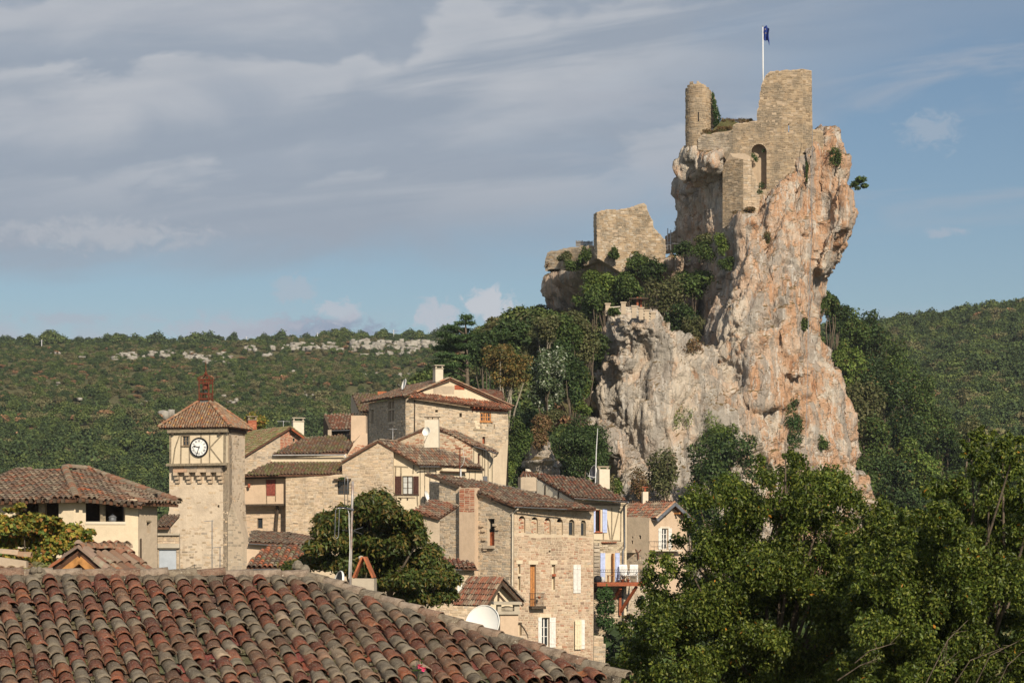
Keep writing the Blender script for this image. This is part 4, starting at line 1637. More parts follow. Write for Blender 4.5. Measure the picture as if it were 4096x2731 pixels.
	for x, y, Y in pil:
		mb = MB()
		q = P(*V2(x, y), Y)
		ms = .22
		mb.obox(q + UP * -.1, (ms, 0, 0), (0, ms, 0), (0, 0, .55))
		mb.obox(q + UP * .48, (ms + .07, 0, 0), (0, ms + .07, 0), (0, 0, .06))
		mb.build('pillar', MATS['plaster_grey'], pa)
	for k in range(len(pil) - 1):
		for dy in (-8, 10):
			mb = MB()
			a, b = pil[k], pil[k + 1]
			mb.tube([P(*V2(a[0], a[1] + dy), a[2]), P(*V2(b[0], b[1] + dy), b[2])], .055, 6)
			mb.build('rail', MATS['plaster_white'], pa)
	# look-out shelter post
	sh = thing('wooden_shelter', 'small dark wooden shelter behind the terrace rails', 'shelter', P(*V2(712, 850), 236))
	mb = MB()
	mb.obox(P(*V2(712, 778), 236), (.95, 0, 0), (0, .7, 0), (0, 0, .05))
	mb.build('roof', MATS['timber_dark'], sh)
	for dx in (-.1, .25):
		mb = MB()
		q = P(*V2(712, 850), 236)
		mb.obox(q + Vector((dx, dx, .2)), (.09, 0, 0), (0, .09, 0), (0, 0, 1.1))
		mb.build('post', MATS['wood_red'], sh)


build_castle()
# ------------------------------------------------------------------ the village
class Plane3:
	def __init__(self, a, b, c):
		self.a = Vector(a)
		self.n = (Vector(b) - self.a).cross(Vector(c) - self.a).normalized()
		if self.n.z < 0: self.n = -self.n
	def px(self, uv, lift=0.0):
		r = ray(*uv)
		return r * (self.a.dot(self.n) / r.dot(self.n)) + self.n * lift


def lean_plane(W, t, pitch, push=.0):
	"""plane of a roof slope whose eave lies along wall W at height t"""
	a = W.at(0, t, push)
	k = math.tan(math.radians(pitch))
	return Plane3(a, a + W.a, a - W.n + UP * k)


def box_rest(parent, quad, z0, z1, mat, name='rear_walls'):
	"""plain walls for the sides nobody sees: quad is the plan, in order"""
	mb = MB()
	for k in range(len(quad) - 1):
		a, b = quad[k], quad[k + 1]
		mb.face([(a.x, a.y, z0), (b.x, b.y, z0), (b.x, b.y, z1), (a.x, a.y, z1)])
	return mb.build(name, MATS[mat], parent)


MAS = dict(ch=(.085, .17), cw=(.13, .36), proud=(.004, .03), gap=.009)
GROUND = 2700


def clock_tower():
	c0 = Wall(V4(1437, 0)[0], 150.0, -15)
	base = c0.at(0, -8)
	t = thing('clock_tower', 'square village tower with a white clock in timber framing and pyramid roof', 'tower', base)
	Wf, Wr = c0, c0.at_corner(V4(1437, 0)[0], 75)
	holes = [rpoly(Wf.rect(V4(1362, 970), V4(1376, 987)))]
	kw = dict(ch=(.10, .19), cw=(.14, .38), proud=(.002, .014), gap=.014)
	wall(t, Wf, [V4(1062, 500), V4(1062, 1000), V4(1047, 1060), V4(1045, 1500), V4(1437, 1500), V4(1437, 500)], holes, 'plaster_tower', None, thick=.5)
	hole_back(t, Wf, Wf.rect(V4(1360, 968), V4(1378, 989)), .32)
	ms = MB()
	low = Wf.poly([V4(1050, 1150), V4(1180, 1120), V4(1300, 1090), V4(1437, 1130), V4(1437, 1500), V4(1046, 1500)])
	masonry(ms, Wf, low, pal=SAND, skip=.5, **kw)
	mid = Wf.poly([V4(1064, 820), V4(1430, 820), V4(1434, 1130), V4(1064, 1150)])
	masonry(ms, Wf, mid, pal=[(.62, .48, .33), (.59, .45, .30), (.63, .50, .36)], skip=.86, **kw)
	ms.build('stonework', MATS['stone'], t)['kind'] = 'stuff'
	side = [V4(1437, 500), V4(1537, 508), V4(1534, 900), V4(1545, 1060), V4(1562, 1250), V4(1572, 1500), V4(1437, 1500)]
	wall(t, Wr, side, (), 'plaster_tower', None, thick=.4, name='side_wall')
	ms = MB()
	masonry(ms, Wr, Wr.poly(side), pal=SAND, skip=.7, **kw)
	ms.build('side_stonework', MATS['stone'], t)['kind'] = 'stuff'
	s0, _ = Wf.st(*V4(1062, 800))
	s1, _ = Wr.st(*V4(1535, 800))
	L, D = -s0, s1
	q = [Wf.at(s0, 0), Wf.at(s0, 0) + Wr.a * D, Wr.at(D, 0)]
	box_rest(t, q, -10, Wf.st(*V4(1437, 510))[1], 'plaster_grey')
	bw = [V4(1452, 960), V4(1476, 1010), V4(1508, 1110), V4(1540, 1220), V4(1568, 1340), V4(1580, 1500), V4(1425, 1500), V4(1428, 1050)]
	Wb = Wf.shifted(.1)
	wall(t, Wb, bw, (), 'plaster_grey', GREY, thick=.9, name='corner_buttress', skip=.45, **kw)
	# jettied timber storey
	J = Wf.shifted(.42)
	fr = t
	jw = [VT(118, 868), VT(806, 858), VT(806, 1242), VT(118, 1256)]
	win = J.rect(VT(278, 903), VT(352, 1020))
	wall(fr, J, jw, [rpoly(win)], 'plaster_cream', None, reveal=.12, thick=.42, name='clock_wall')
	window(fr, J, win, 'timber', 2, 2, .05, .05)
	slab_on(fr, J, J.rect(VT(258, 1018), VT(362, 1034)), 0, .07, 'timber', 'window_sill')
	slab_on(fr, J, J.rect(VT(262, 894), VT(362, 903)), 0, .05, 'timber', 'window_head')
	for a, b, w in (((128, 872), (128, 1245), .065), ((262, 896), (255, 1248), .045), ((362, 896), (364, 1246), .04), ((505, 868), (505, 925), .045), ((507, 1165), (507, 1243), .045),
					((612, 865), (610, 1240), .04), ((796, 862), (792, 1238), .075)):
		post(fr, J, VT(*a), VT(*b), w, .022, 'timber_grey', 'post')
	for a, b in (((240, 895), (185, 1050)), ((185, 1050), (158, 1250)), ((770, 880), (618, 1042)), ((618, 1050), (762, 1232))):
		post(fr, J, VT(*a), VT(*b), .042, .018, 'timber_grey', 'brace')
	post(fr, J, VT(110, 875), VT(812, 864), .05, .03, 'timber_grey', 'rail')
	for k, (y0, y1, d) in enumerate(((845, 834, .12),)):
		mb = MB()
		mb.beam(J.px(VT(104, y0), d), J.px(VT(846, y1), d), .11, J.n, .12)
		mb.build('wall_plate', MATS['timber_grey'], fr)
	mb = MB()
	mb.beam(J.px(VT(86, 812), .2), J.px(VT(850, 800), .2), .05, J.n, .1)
	mb.build('eave_beam', MATS['timber_dark'], fr)
	mb = MB()
	mb.beam(J.px(VT(86, 1258), .05), J.px(VT(836, 1246), .05), .075, J.n, .14)
	mb.build('sill_beam', MATS['timber_grey'], fr)
	for x in (172, 742):
		mb = MB()
		mb.beam(J.px(VT(x, 872), -.1), J.px(VT(x, 872), .26), .06, UP, .06)
		mb.build('beam_end', MATS['timber_dark'], fr)
	# side return of the plate under the eave
	mb = MB()
	e0 = Wr.at(-.05, Wr.st(*VT(850, 835))[1], .06)
	mb.beam(e0, e0 + Wr.a * (D + .1), .10, Wr.n, .06)
	mb.build('side_plate', MATS['timber_dark'], fr)
	# lintel course and corbels
	VC = view(660, 1830, 8.25)
	def st_at(p, d):
		return Wf.shifted(d).st(*p)
	def block(p0, p1, d, name, col):
		(sa, ta), (sb, tb) = st_at(p0, d), st_at(p1, d)
		mb = MB()
		W_ = Wf
		c = W_.at((sa + sb) / 2, (ta + tb) / 2, (d - .05) / 2)
		mb.obox(c, W_.a * (abs(sb - sa) / 2 - .006), UP * (abs(tb - ta) / 2 - .004), W_.n * ((d + .05) / 2), jcol(col, .1))
		return mb.build(name, MATS['stone'], t)
	for x0, x1, col in ((258, 712, (.52, .34, .23)), (716, 1030, (.46, .36, .26)), (1034, 1360, (.48, .38, .28)), (1364, 1850, (.44, .36, .28))):
		block(VC(x0, 372), VC(x1, 478), .40, 'lintel', col)
	x = 258
	while x < 1850:
		w = R.uniform(120, 300)
		block(VC(x, 268), VC(min(x + w, 1856), 366), .36, 'course_stone', R.choice(SAND))
		x += w + 4
	for i, x in enumerate((262, 640, 1000, 1352, 1694)):
		for (dx, y0, y1, d) in ((0, 480, 588, .42), (42, 612, 715, .28), (74, 728, 838, .14)):
			block(VC(x + dx, y0), VC(x + dx + 140, y1), d, 'corbel', (.54, .42, .30))
	# roof
	eN = J.st(*VT(858, 792))[1]
	cn = Wf.at(0, 0)
	fw = -Wf.a
	A = cn + Wf.n * .78 + Wr.n * .36
	B = cn + fw * (L + .38) + Wf.n * .78
	Cc = cn + fw * (L + .38) + Wr.a * (D + .38)
	Dd = cn + Wr.n * .36 + Wr.a * (D + .38)
	mid_ = cn + fw * (L / 2 + .05) + Wr.a * (D / 2 - .1)
	zt = (CV - VT(0, 492)[1]) / F * mid_.y
	k = .16
	def topc(p): return Vector((mid_.x + (p.x - mid_.x) * k, mid_.y + (p.y - mid_.y) * k, zt))
	A, B, Cc, Dd = [Vector((p.x, p.y, eN)) for p in (A, B, Cc, Dd)]
	pal = [(.24, .15, .09), (.28, .18, .11), (.21, .14, .10), (.30, .22, .15), (.26, .13, .07)]
	for e1, e2 in ((B, A), (A, Dd), (Dd, Cc), (Cc, B)):
		roof_plane(t, [e1, e2, topc(e2), topc(e1)], pal, .17, .13, accent=([(.42, .22, .06), (.34, .13, .06)], .10), seg=2, name='roof_slope', wild=.6)
	for e in (A, B, Dd, Cc):
		ridge_tiles(t, topc(e) + UP * .03, e + UP * .05, [(.34, .15, .08), (.36, .24, .15), (.28, .14, .08)], .12, .3)
	mb = MB()
	mb.prism([topc(A) + UP * .02, topc(B) + UP * .02, topc(Cc) + UP * .02, topc(Dd) + UP * .02], UP * .06)
	mb.build('roof_cap', MATS['zinc'], t)
	# clock
	ck = thing('clock', 'round white clock with roman numerals and black rim on the tower', 'clock', J.px(VT(485, 1041), .05))
	c = J.px(VT(485, 1041), .05)
	rad = 37.2 / F * c.y
	mb = MB(); mb.lathe(c, [(.001, .03), (rad * .9, .03), (rad * .92, .0)], 40, J.n); mb.build('dial', MATS['clock_white'], ck)
	mb = MB(); mb.lathe(c, [(rad * .9, .0), (rad * .9, .06), (rad * 1.05, .07), (rad * 1.07, .0)], 40, J.n); mb.build('rim', MATS['clock_black'], ck)
	mb = MB()
	for rr in (.50, .52):
		pass
	mb.lathe(c, [(rad * .50, .032), (rad * .515, .034), (rad * .53, .032)], 40, J.n); mb.build('ring', MATS['shutter_cream'], ck)
	num = ['XII', 'I', 'II', 'III', 'IIII', 'V', 'VI', 'VII', 'VIII', 'IX', 'X', 'XI']
	for h, s in enumerate(num):
		mb = MB()
		a = math.radians(90 - 30 * h)
		rd = J.a * math.cos(a) + UP * math.sin(a)
		tg = rd.cross(J.n) * -1
		tg = J.a * math.sin(a) - UP * math.cos(a)
		o = c + rd * rad * .70 + J.n * .036
		hh, wI, wX = rad * .115, rad * .075, rad * .15
		tot = sum({'I': wI, 'V': wX, 'X': wX}[ch] for ch in s)
		x = -tot / 2
		def stroke(x0, y0, x1, y1, w=rad * .017):
			mb.beam(o + tg * x0 + rd * y0, o + tg * x1 + rd * y1, w, J.n, .003)
		for ch in s:
			if ch == 'I':
				stroke(x + wI / 2, -hh, x + wI / 2, hh); x += wI
			elif ch == 'V':
				stroke(x + .1 * wX, hh, x + wX / 2, -hh); stroke(x + .9 * wX, hh, x + wX / 2, -hh, rad * .010); x += wX
			else:
				stroke(x + .1 * wX, hh, x + .9 * wX, -hh); stroke(x + .9 * wX, hh, x + .1 * wX, -hh, rad * .010); x += wX
		mb.build('numeral', MATS['clock_black'], ck)
	for (tx, ty, w, nm, back) in ((415, 1024, rad * .05, 'hour_hand', .0), (455, 1142, rad * .042, 'minute_hand', .0)):
		mb = MB()
		tip = J.px(VT(tx, ty), .05)
		d = (tip - c); d -= J.n * d.dot(J.n)
		mb.beam(c + J.n * .045 - d * .18, c + J.n * .045 + d, w, J.n, .004)
		dd = d.normalized(); sd = dd.cross(J.n)
		q = c + J.n * .045 + d * .72
		mb.prism([q - sd * w * 2.4, q + dd * w * 3, q + sd * w * 2.4, q - dd * w * 3], J.n * .006)
		mb.build(nm, MATS['clock_black'], ck)
	mb = MB(); mb.lathe(c, [(.001, .06), (rad * .06, .055), (rad * .06, .03)], 10, J.n); mb.build('boss', MATS['clock_black'], ck)
	# iron bell cage
	bc = thing('bell_cage', 'rusty wrought iron bell cage on top of the clock tower roof', 'bell cage', Vector((mid_.x, mid_.y, zt)))
	o = Vector((mid_.x, mid_.y, zt + .06))
	px = 1 / 3.074 / F * mid_.y
	hw = 84 * px / 1.2
	zz = lambda y: zt + .06 + (492 - y) * px
	dirs = [(Wf.a + Wr.a).normalized(), (Wf.a - Wr.a).normalized(), -(Wf.a + Wr.a).normalized(), (-Wf.a + Wr.a).normalized()]
	rr = hw * 1.28
	for d in dirs:
		mb = MB()
		f = lambda r_, y: Vector((o.x, o.y, zz(y))) + d * r_
		mb.tube([f(rr * 1.0, 520), f(rr, 470), f(rr, 225)], .04, 6)
		mb.build('post', MATS['rust'], bc)
		mb = MB()
		mb.tube([f(rr, 225), f(rr * 1.08, 205), f(rr * .9, 190), f(rr * .45, 180), f(rr * .2, 155), f(.02, 120)], [.035, .035, .035, .035, .03, .02], 6)
		mb.build('crown_arm', MATS['rust'], bc)
		mb = MB()
		mb.tube([f(rr * 1.02, 470), f(rr * 1.35, 455), f(rr * 1.25, 490), f(rr * 1.05, 500)], .02, 5); mb.build('scroll', MATS['rust'], bc)
		mb = MB(); mb.tube([f(rr * 1.02, 240), f(rr * 1.3, 225), f(rr * 1.22, 200), f(rr * 1.05, 205)], .02, 5)
		mb.build('scroll', MATS['rust'], bc)
	for y, nm in ((462, 'band'), (395, 'band'), (265, 'band'), (222, 'band')):
		mb = MB()
		ring = [Vector((o.x, o.y, zz(y))) + d * rr for d in dirs]
		for k in range(4):
			mb.beam(ring[k], ring[(k + 1) % 4], .02, UP, .04)
		mb.build(nm, MATS['rust'], bc)
	mb = MB()
	for k in range(4):
		a, b = dirs[k], dirs[(k + 1) % 4]
		for j in range(1, 6):
			d = a * (1 - j / 6) + b * (j / 6)
			q = Vector((o.x, o.y, 0)) + d * rr
			sgn = .05 if j % 2 else -.05
			mb.tube([(q.x, q.y, zz(462)), (q.x + sgn, q.y, zz(430)), (q.x, q.y, zz(395))], .016, 4)
			mb.tube([(q.x, q.y, zz(265)), (q.x - sgn, q.y, zz(245)), (q.x, q.y, zz(222))], .016, 4)
	mb.build('ornament', MATS['rust'], bc)['kind'] = 'stuff'
	mb = MB(); mb.tube([(o.x, o.y, zz(205)), (o.x, o.y, zz(60)), (o.x, o.y, zz(-25))], [.035, .025, .008], 6); mb.build('spike', MATS['rust'], bc)
	mb = MB(); mb.lathe((o.x, o.y, zz(150)), [(.01, -.12), (.09, -.05), (.05, .02), (.07, .06), (.01, .12)], 10); mb.build('finial', MATS['rust'], bc)
	mb = MB(); mb.tube([(o.x, o.y, zz(188)), (o.x + 175 * px, o.y - .1, zz(190))], .012, 4); mb.build('weather_vane', MATS['rust'], bc)
	bl = thing('bell', 'small dark bell hung inside the rusty iron cage', 'bell', (o.x, o.y, zz(345)))
	mb = MB(); mb.lathe((o.x, o.y, zz(342)), [(.26, 0), (.22, .06), (.18, .18), (.165, .3), (.10, .36), (.02, .37)], 16); mb.build('bell_body', MATS['rust'], bl, True)
	mb = MB(); mb.lathe((o.x, o.y, zz(392)), [(.14, 0), (.11, .05), (.085, .16), (.05, .22), (.01, .23)], 12); mb.build('lower_bell', MATS['bronze'], bl, True)
	mb = MB(); mb.tube([(o.x, o.y, zz(342) + .35), (o.x, o.y, zz(265))], .03, 6); mb.build('hanger', MATS['rust'], bl)
	# aerials strapped to the tower
	for x, y0, y1, lab in ((1330, 1400, 1065, 'thin tall aerial mast in front of the tower base'), (1380, 1400, 1230, 'short aerial mast right of the tall one at the tower base')):
		q = P(*V4(x, y0), 146)
		a = thing('aerial_mast', lab, 'aerial', q)
		mb = MB(); mb.tube([q - UP * 2, P(*V4(x, y1), 146)], .028, 6); mb.build('mast', MATS['zinc'], a)
		mb = MB(); tp = P(*V4(x, y1 + 3), 146); mb.tube([tp + Vector((-.45, -.1, -.05)), tp + Vector((.1, 0, 0))], .018, 5); mb.build('arm', MATS['zinc'], a)


clock_tower()


def hip_house():
	Y = 75
	c1 = V4(462, 0)[0]
	W_B = Wall(c1, Y, 16)
	W_A = Wall(c1, Y, -7)
	W_C = W_B.at_corner(V4(866, 0)[0], 62)
	t = thing('hip_roof_house', 'cream plastered house with open loft under a low tiled hip roof', 'house', W_B.at(0, -9))
	hB = rpoly(W_B.rect(V4(538, 955), V4(785, 1076)))
	hA = rpoly(W_A.rect(V4(94, 955), V4(368, 1080)))
	wall(t, W_B, [V4(462, 925), V4(866, 935), V4(866, 1560), V4(462, 1560)], [hB], 'plaster_cream', None, reveal=.35, thick=.5, name='front_wall')
	wall(t, W_A, [V4(-160, 925), V4(462, 925), V4(462, 1560), V4(-160, 1560)], [hA], 'plaster_cream', None, reveal=.35, thick=.5, name='left_wall')
	hC = rpoly(W_C.rect(V4(921, 1068), V4(944, 1146)))
	wall(t, W_C, [V4(866, 935), V4(986, 950), V4(988, 1560), V4(866, 1560)], [hC], 'plaster_grey', None, reveal=.3, thick=.5, name='right_wall')
	hole_back(t, W_C, W_C.rect(V4(919, 1066), V4(946, 1148)), .3)
	slab_on(t, W_C, W_C.rect(V4(917, 1066), V4(948, 1078)), 0, .02, 'timber_grey', 'lintel')
	# rows of eave blocks cast their scalloped shadow on the wall
	for W_, x0, x1, y0, y1 in ((W_B, 470, 860, 948, 970), (W_A, 0, 450, 952, 950)):
		for k in range(9):
			f = (k + .5) / 9
			mb = MB()
			q = W_.px(V4(x0 + (x1 - x0) * f, y0 + (y1 - y0) * f), 0)
			mb.obox(q + W_.n * .18 + UP * .02, W_.a * .05, W_.n * .36, UP * .06)
			mb.build('rafter_end', MATS['timber_dark'], t)
	hole_back(t, W_B, W_B.rect(V4(530, 940), V4(795, 1090)), 1.3, 'timber_dark', 'loft_shade_panel')  # dark panels added behind the loft openings so they read as deep shade
	hole_back(t, W_A, W_A.rect(V4(86, 940), V4(376, 1090)), 1.3, 'timber_dark', 'loft_shade_panel')
	# loft posts and pot
	for W_, x, y0, y1, w in ((W_B, 648, 965, 1076, .085), (W_A, 255, 962, 1085, .10)):
		mb = MB()
		mb.obox((W_.px(V4(x, y0), -.2) + W_.px(V4(x, y1), -.2)) / 2, W_.a * w, W_.n * w, UP * ((W_.px(V4(x, y0)) - W_.px(V4(x, y1))).z / 2 + .02))
		mb.build('loft_post', MATS['timber_grey'], t)
	slab_on(t, W_B, W_B.rect(V4(535, 1074), V4(788, 1092)), -.34, .03, 'plaster_white', 'loft_sill')
	# roof
	zE = lambda W_, x, y: W_.px(V4(x, y), .45)
	e_m = zE(W_B, 470, 950)
	e_r = W_B.px(V4(884, 972), .45); e_r.z = e_m.z - .03
	e_b = W_C.px(V4(1056, 985), .4); e_b.z = e_m.z - .05
	e_l = zE(W_A, -330, 955); e_l.z = e_m.z
	a1, a2 = P(*V4(404, 752), 79.5), P(*V4(552, 770), 81.5)
	a2.z = a1.z
	roof_plane(t, [e_l, e_m, a1, e_l + Vector((1.2, 5.5, a1.z - e_m.z))], ROOF, .20, .30, accent=(ROOF_RED, .04), seg=5, name='left_slope')
	roof_plane(t, [e_m, e_r, a2, a1], ROOF, .20, .30, accent=([(.40, .13, .06), (.30, .11, .06)], .06), seg=5, name='front_slope')
	roof_plane(t, [e_r, e_b, a2], ROOF, .20, .30, seg=4, name='right_slope')
	bl = e_l + Vector((1.2, 9.5, 0))
	mb = MB(); mb.face([a1, a2, e_b]); mb.face([a1, e_b, bl]); mb.face([a1, bl, e_l]); mb.build('rear_slope', MATS['roof_base'], t)
	for a, b in ((a1, e_m), (a1, a2), (a2, e_b)):
		ridge_tiles(t, a + UP * .06, b + UP * .07, [(.30, .24, .17), (.26, .20, .14), (.30, .16, .10)], .13, .34)
	box_rest(t, [W_C.px(V4(988, 990)), W_C.px(V4(988, 990)) + Vector((-3, 9, 0)), W_A.px(V4(-160, 950)) + Vector((0, 8, 0)), W_A.px(V4(-160, 950))], -9, e_m.z + .3, 'timber_dark')
	mb = MB()
	q = [W_A.px(V4(-160, 1085), -.1), W_A.px(V4(462, 1085), -.1), W_B.px(V4(866, 1085), -.1), W_C.px(V4(988, 1085), -.1)]
	zf = W_B.px(V4(600, 1090)).z
	mb.face([Vector((p.x, p.y, zf)) for p in q] + [Vector((q[3].x - 2, q[3].y + 7, zf)), Vector((q[0].x, q[0].y + 7, zf))])
	mb.build('loft_floor', MATS['timber_dark'], t)
	# drainpipe
	pipe(t, [W_C.px(V4(874, 1180), .06), W_C.px(V4(876, 1560), .06)], 'timber_dark', .028)
	pot = thing('lantern_pot', 'small dark lantern on the sill of the open loft', 'lantern', W_B.px(V4(708, 1074), -.1))
	mb = MB(); c = W_B.px(V4(708, 1074), -.1)
	mb.lathe(c, [(.001, 0), (.10, 0), (.12, .05), (.12, .12), (.14, .13), (.06, .2), (.02, .22), (.02, .25), (.001, .25)], 10)
	mb.build('body', MATS['zinc'], pot)


hip_house()


def yard_wall():
	W = Wall(V4(1050, 0)[0], 104, 2)
	t = thing('yard_wall', 'narrow wall with pale metal door between house and tower', 'wall', W.at(0, -9))
	r = W.rect(V4(996, 1248), V4(1106, 1412))
	wall(t, W, [V4(968, 1160), V4(1125, 1160), V4(1125, 1500), V4(968, 1500)], [rpoly(r)], 'plaster_grey', SAND, reveal=.15, thick=.3, **MAS)
	mb = MB(); s0, t0, s1, t1 = r
	mb.obox(W.at((s0 + s1) / 2, (t0 + t1) / 2, -.07), W.a * ((s1 - s0) / 2 - .01), UP * ((t1 - t0) / 2 - .005), W.n * .03)
	mb.build('door', MATS['door_metal'], t)
	for y0, y1, x0, x1 in ((1148, 1160, 978, 1128), (1212, 1240, 974, 1128)):
		slab_on(t, W, W.rect(V4(x0, y0), V4(x1, y1)), .0, .16, 'concrete', 'lintel')
	b = thing('shed_roof', 'dark sagging shed roof in the gap left of the tower', 'roof', P(*V4(1020, 1110), 112))
	W2 = Wall(V4(1020, 0)[0], 112, 0)
	roof_plane(b, [W2.px(V4(960, 1112)), W2.px(V4(1060, 1112)), W2.px(V4(1060, 1030)) + Vector((0, 3.5, 0)), W2.px(V4(960, 1030)) + Vector((0, 3.5, 0))], ROOF, .2, .3)
	wall(b, W2.shifted(-.3), [V4(955, 1112), V4(1064, 1112), V4(1064, 1500), V4(955, 1500)], (), 'plaster_grey', None, thick=.3)


yard_wall()


def gable_slope(t, ra, ap, back, pal, over=.25, **kw):
	"""slope between rake foot ra and apex ap, running along back"""
	b = back.normalized()
	o = b * -over
	return roof_plane(t, [ra + o, ap + o, ap + back, ra + back], pal, **kw)


def house_behind():
	"""mossy gable just right of the tower"""
	W = Wall(V5(400, 0)[0], 170, 30)
	t = thing('mossy_gable_house', 'rough gabled house with mossy roof just right of the clock tower', 'house', W.at(0, -4))
	ap, ra, rb = W.px(V5(400, 487)), W.px(V5(70, 690)), W.px(V5(500, 560))
	wall(t, W, [V5(60, 700), V5(400, 492), V5(492, 556), V5(492, 900), V5(60, 900)], (), 'plaster_grey', None, thick=.4)
	ms = MB()
	masonry(ms, W, W.poly([V5(60, 700), V5(345, 530), V5(345, 800), V5(60, 800)]), pal=GREY + SAND, skip=.4, **MAS)
	ms.build('stonework', MATS['stone'], t)['kind'] = 'stuff'
	ms = MB()
	hole = W.rect(V5(425, 552), V5(436, 572))
	masonry(ms, W, W.poly([V5(345, 530), V5(398, 497), V5(482, 556), V5(345, 640)]), [rpoly(hole)], ch=(.065, .08), cw=(.2, .3), pal=BRICK, proud=(.004, .012), gap=.008)
	ms.build('brickwork', MATS['stone'], t)['kind'] = 'stuff'
	slab_on(t, W, hole, -.02, .01, 'opening_shade', 'vent_shade_patch')  # dark slab painted in place of the shaded vent hole
	back = -W.n * 8
	gable_slope(t, ra, ap, back, ROOF_MOSS, mat='moss_tile', accent=(ROOF_RED, .08), name='left_slope')
	gable_slope(t, rb, ap, back, ROOF_MOSS, .5, mat='moss_tile', name='right_slope')
	mb = MB(); mb.beam(ap + W.n * .5 - UP * .12, rb + W.n * .5 - UP * .12, .03, W.n.cross(rb - ap), .06); mb.build('barge_board', MATS['wood_red'], t)
	c = W.px(V5(168, 520), -4)
	q = P(*V5(168, 530), 176)
	chimney(t, q, .62, .62, 1.05, 15, 'brick_red', 'slab', pal=BRICK)
	q = P(*V5(457, 560), 172)
	chimney(t, q, .78, .6, 1.25, 15, 'plaster_white', 'slab', name='pale_chimney')
	aerial('rake_aerial', 'small rake aerial on the mossy roof behind the tower', P(*V5(366, 490), 171), .55, 6, .45, 10, 'zinc_white', .016)


house_behind()


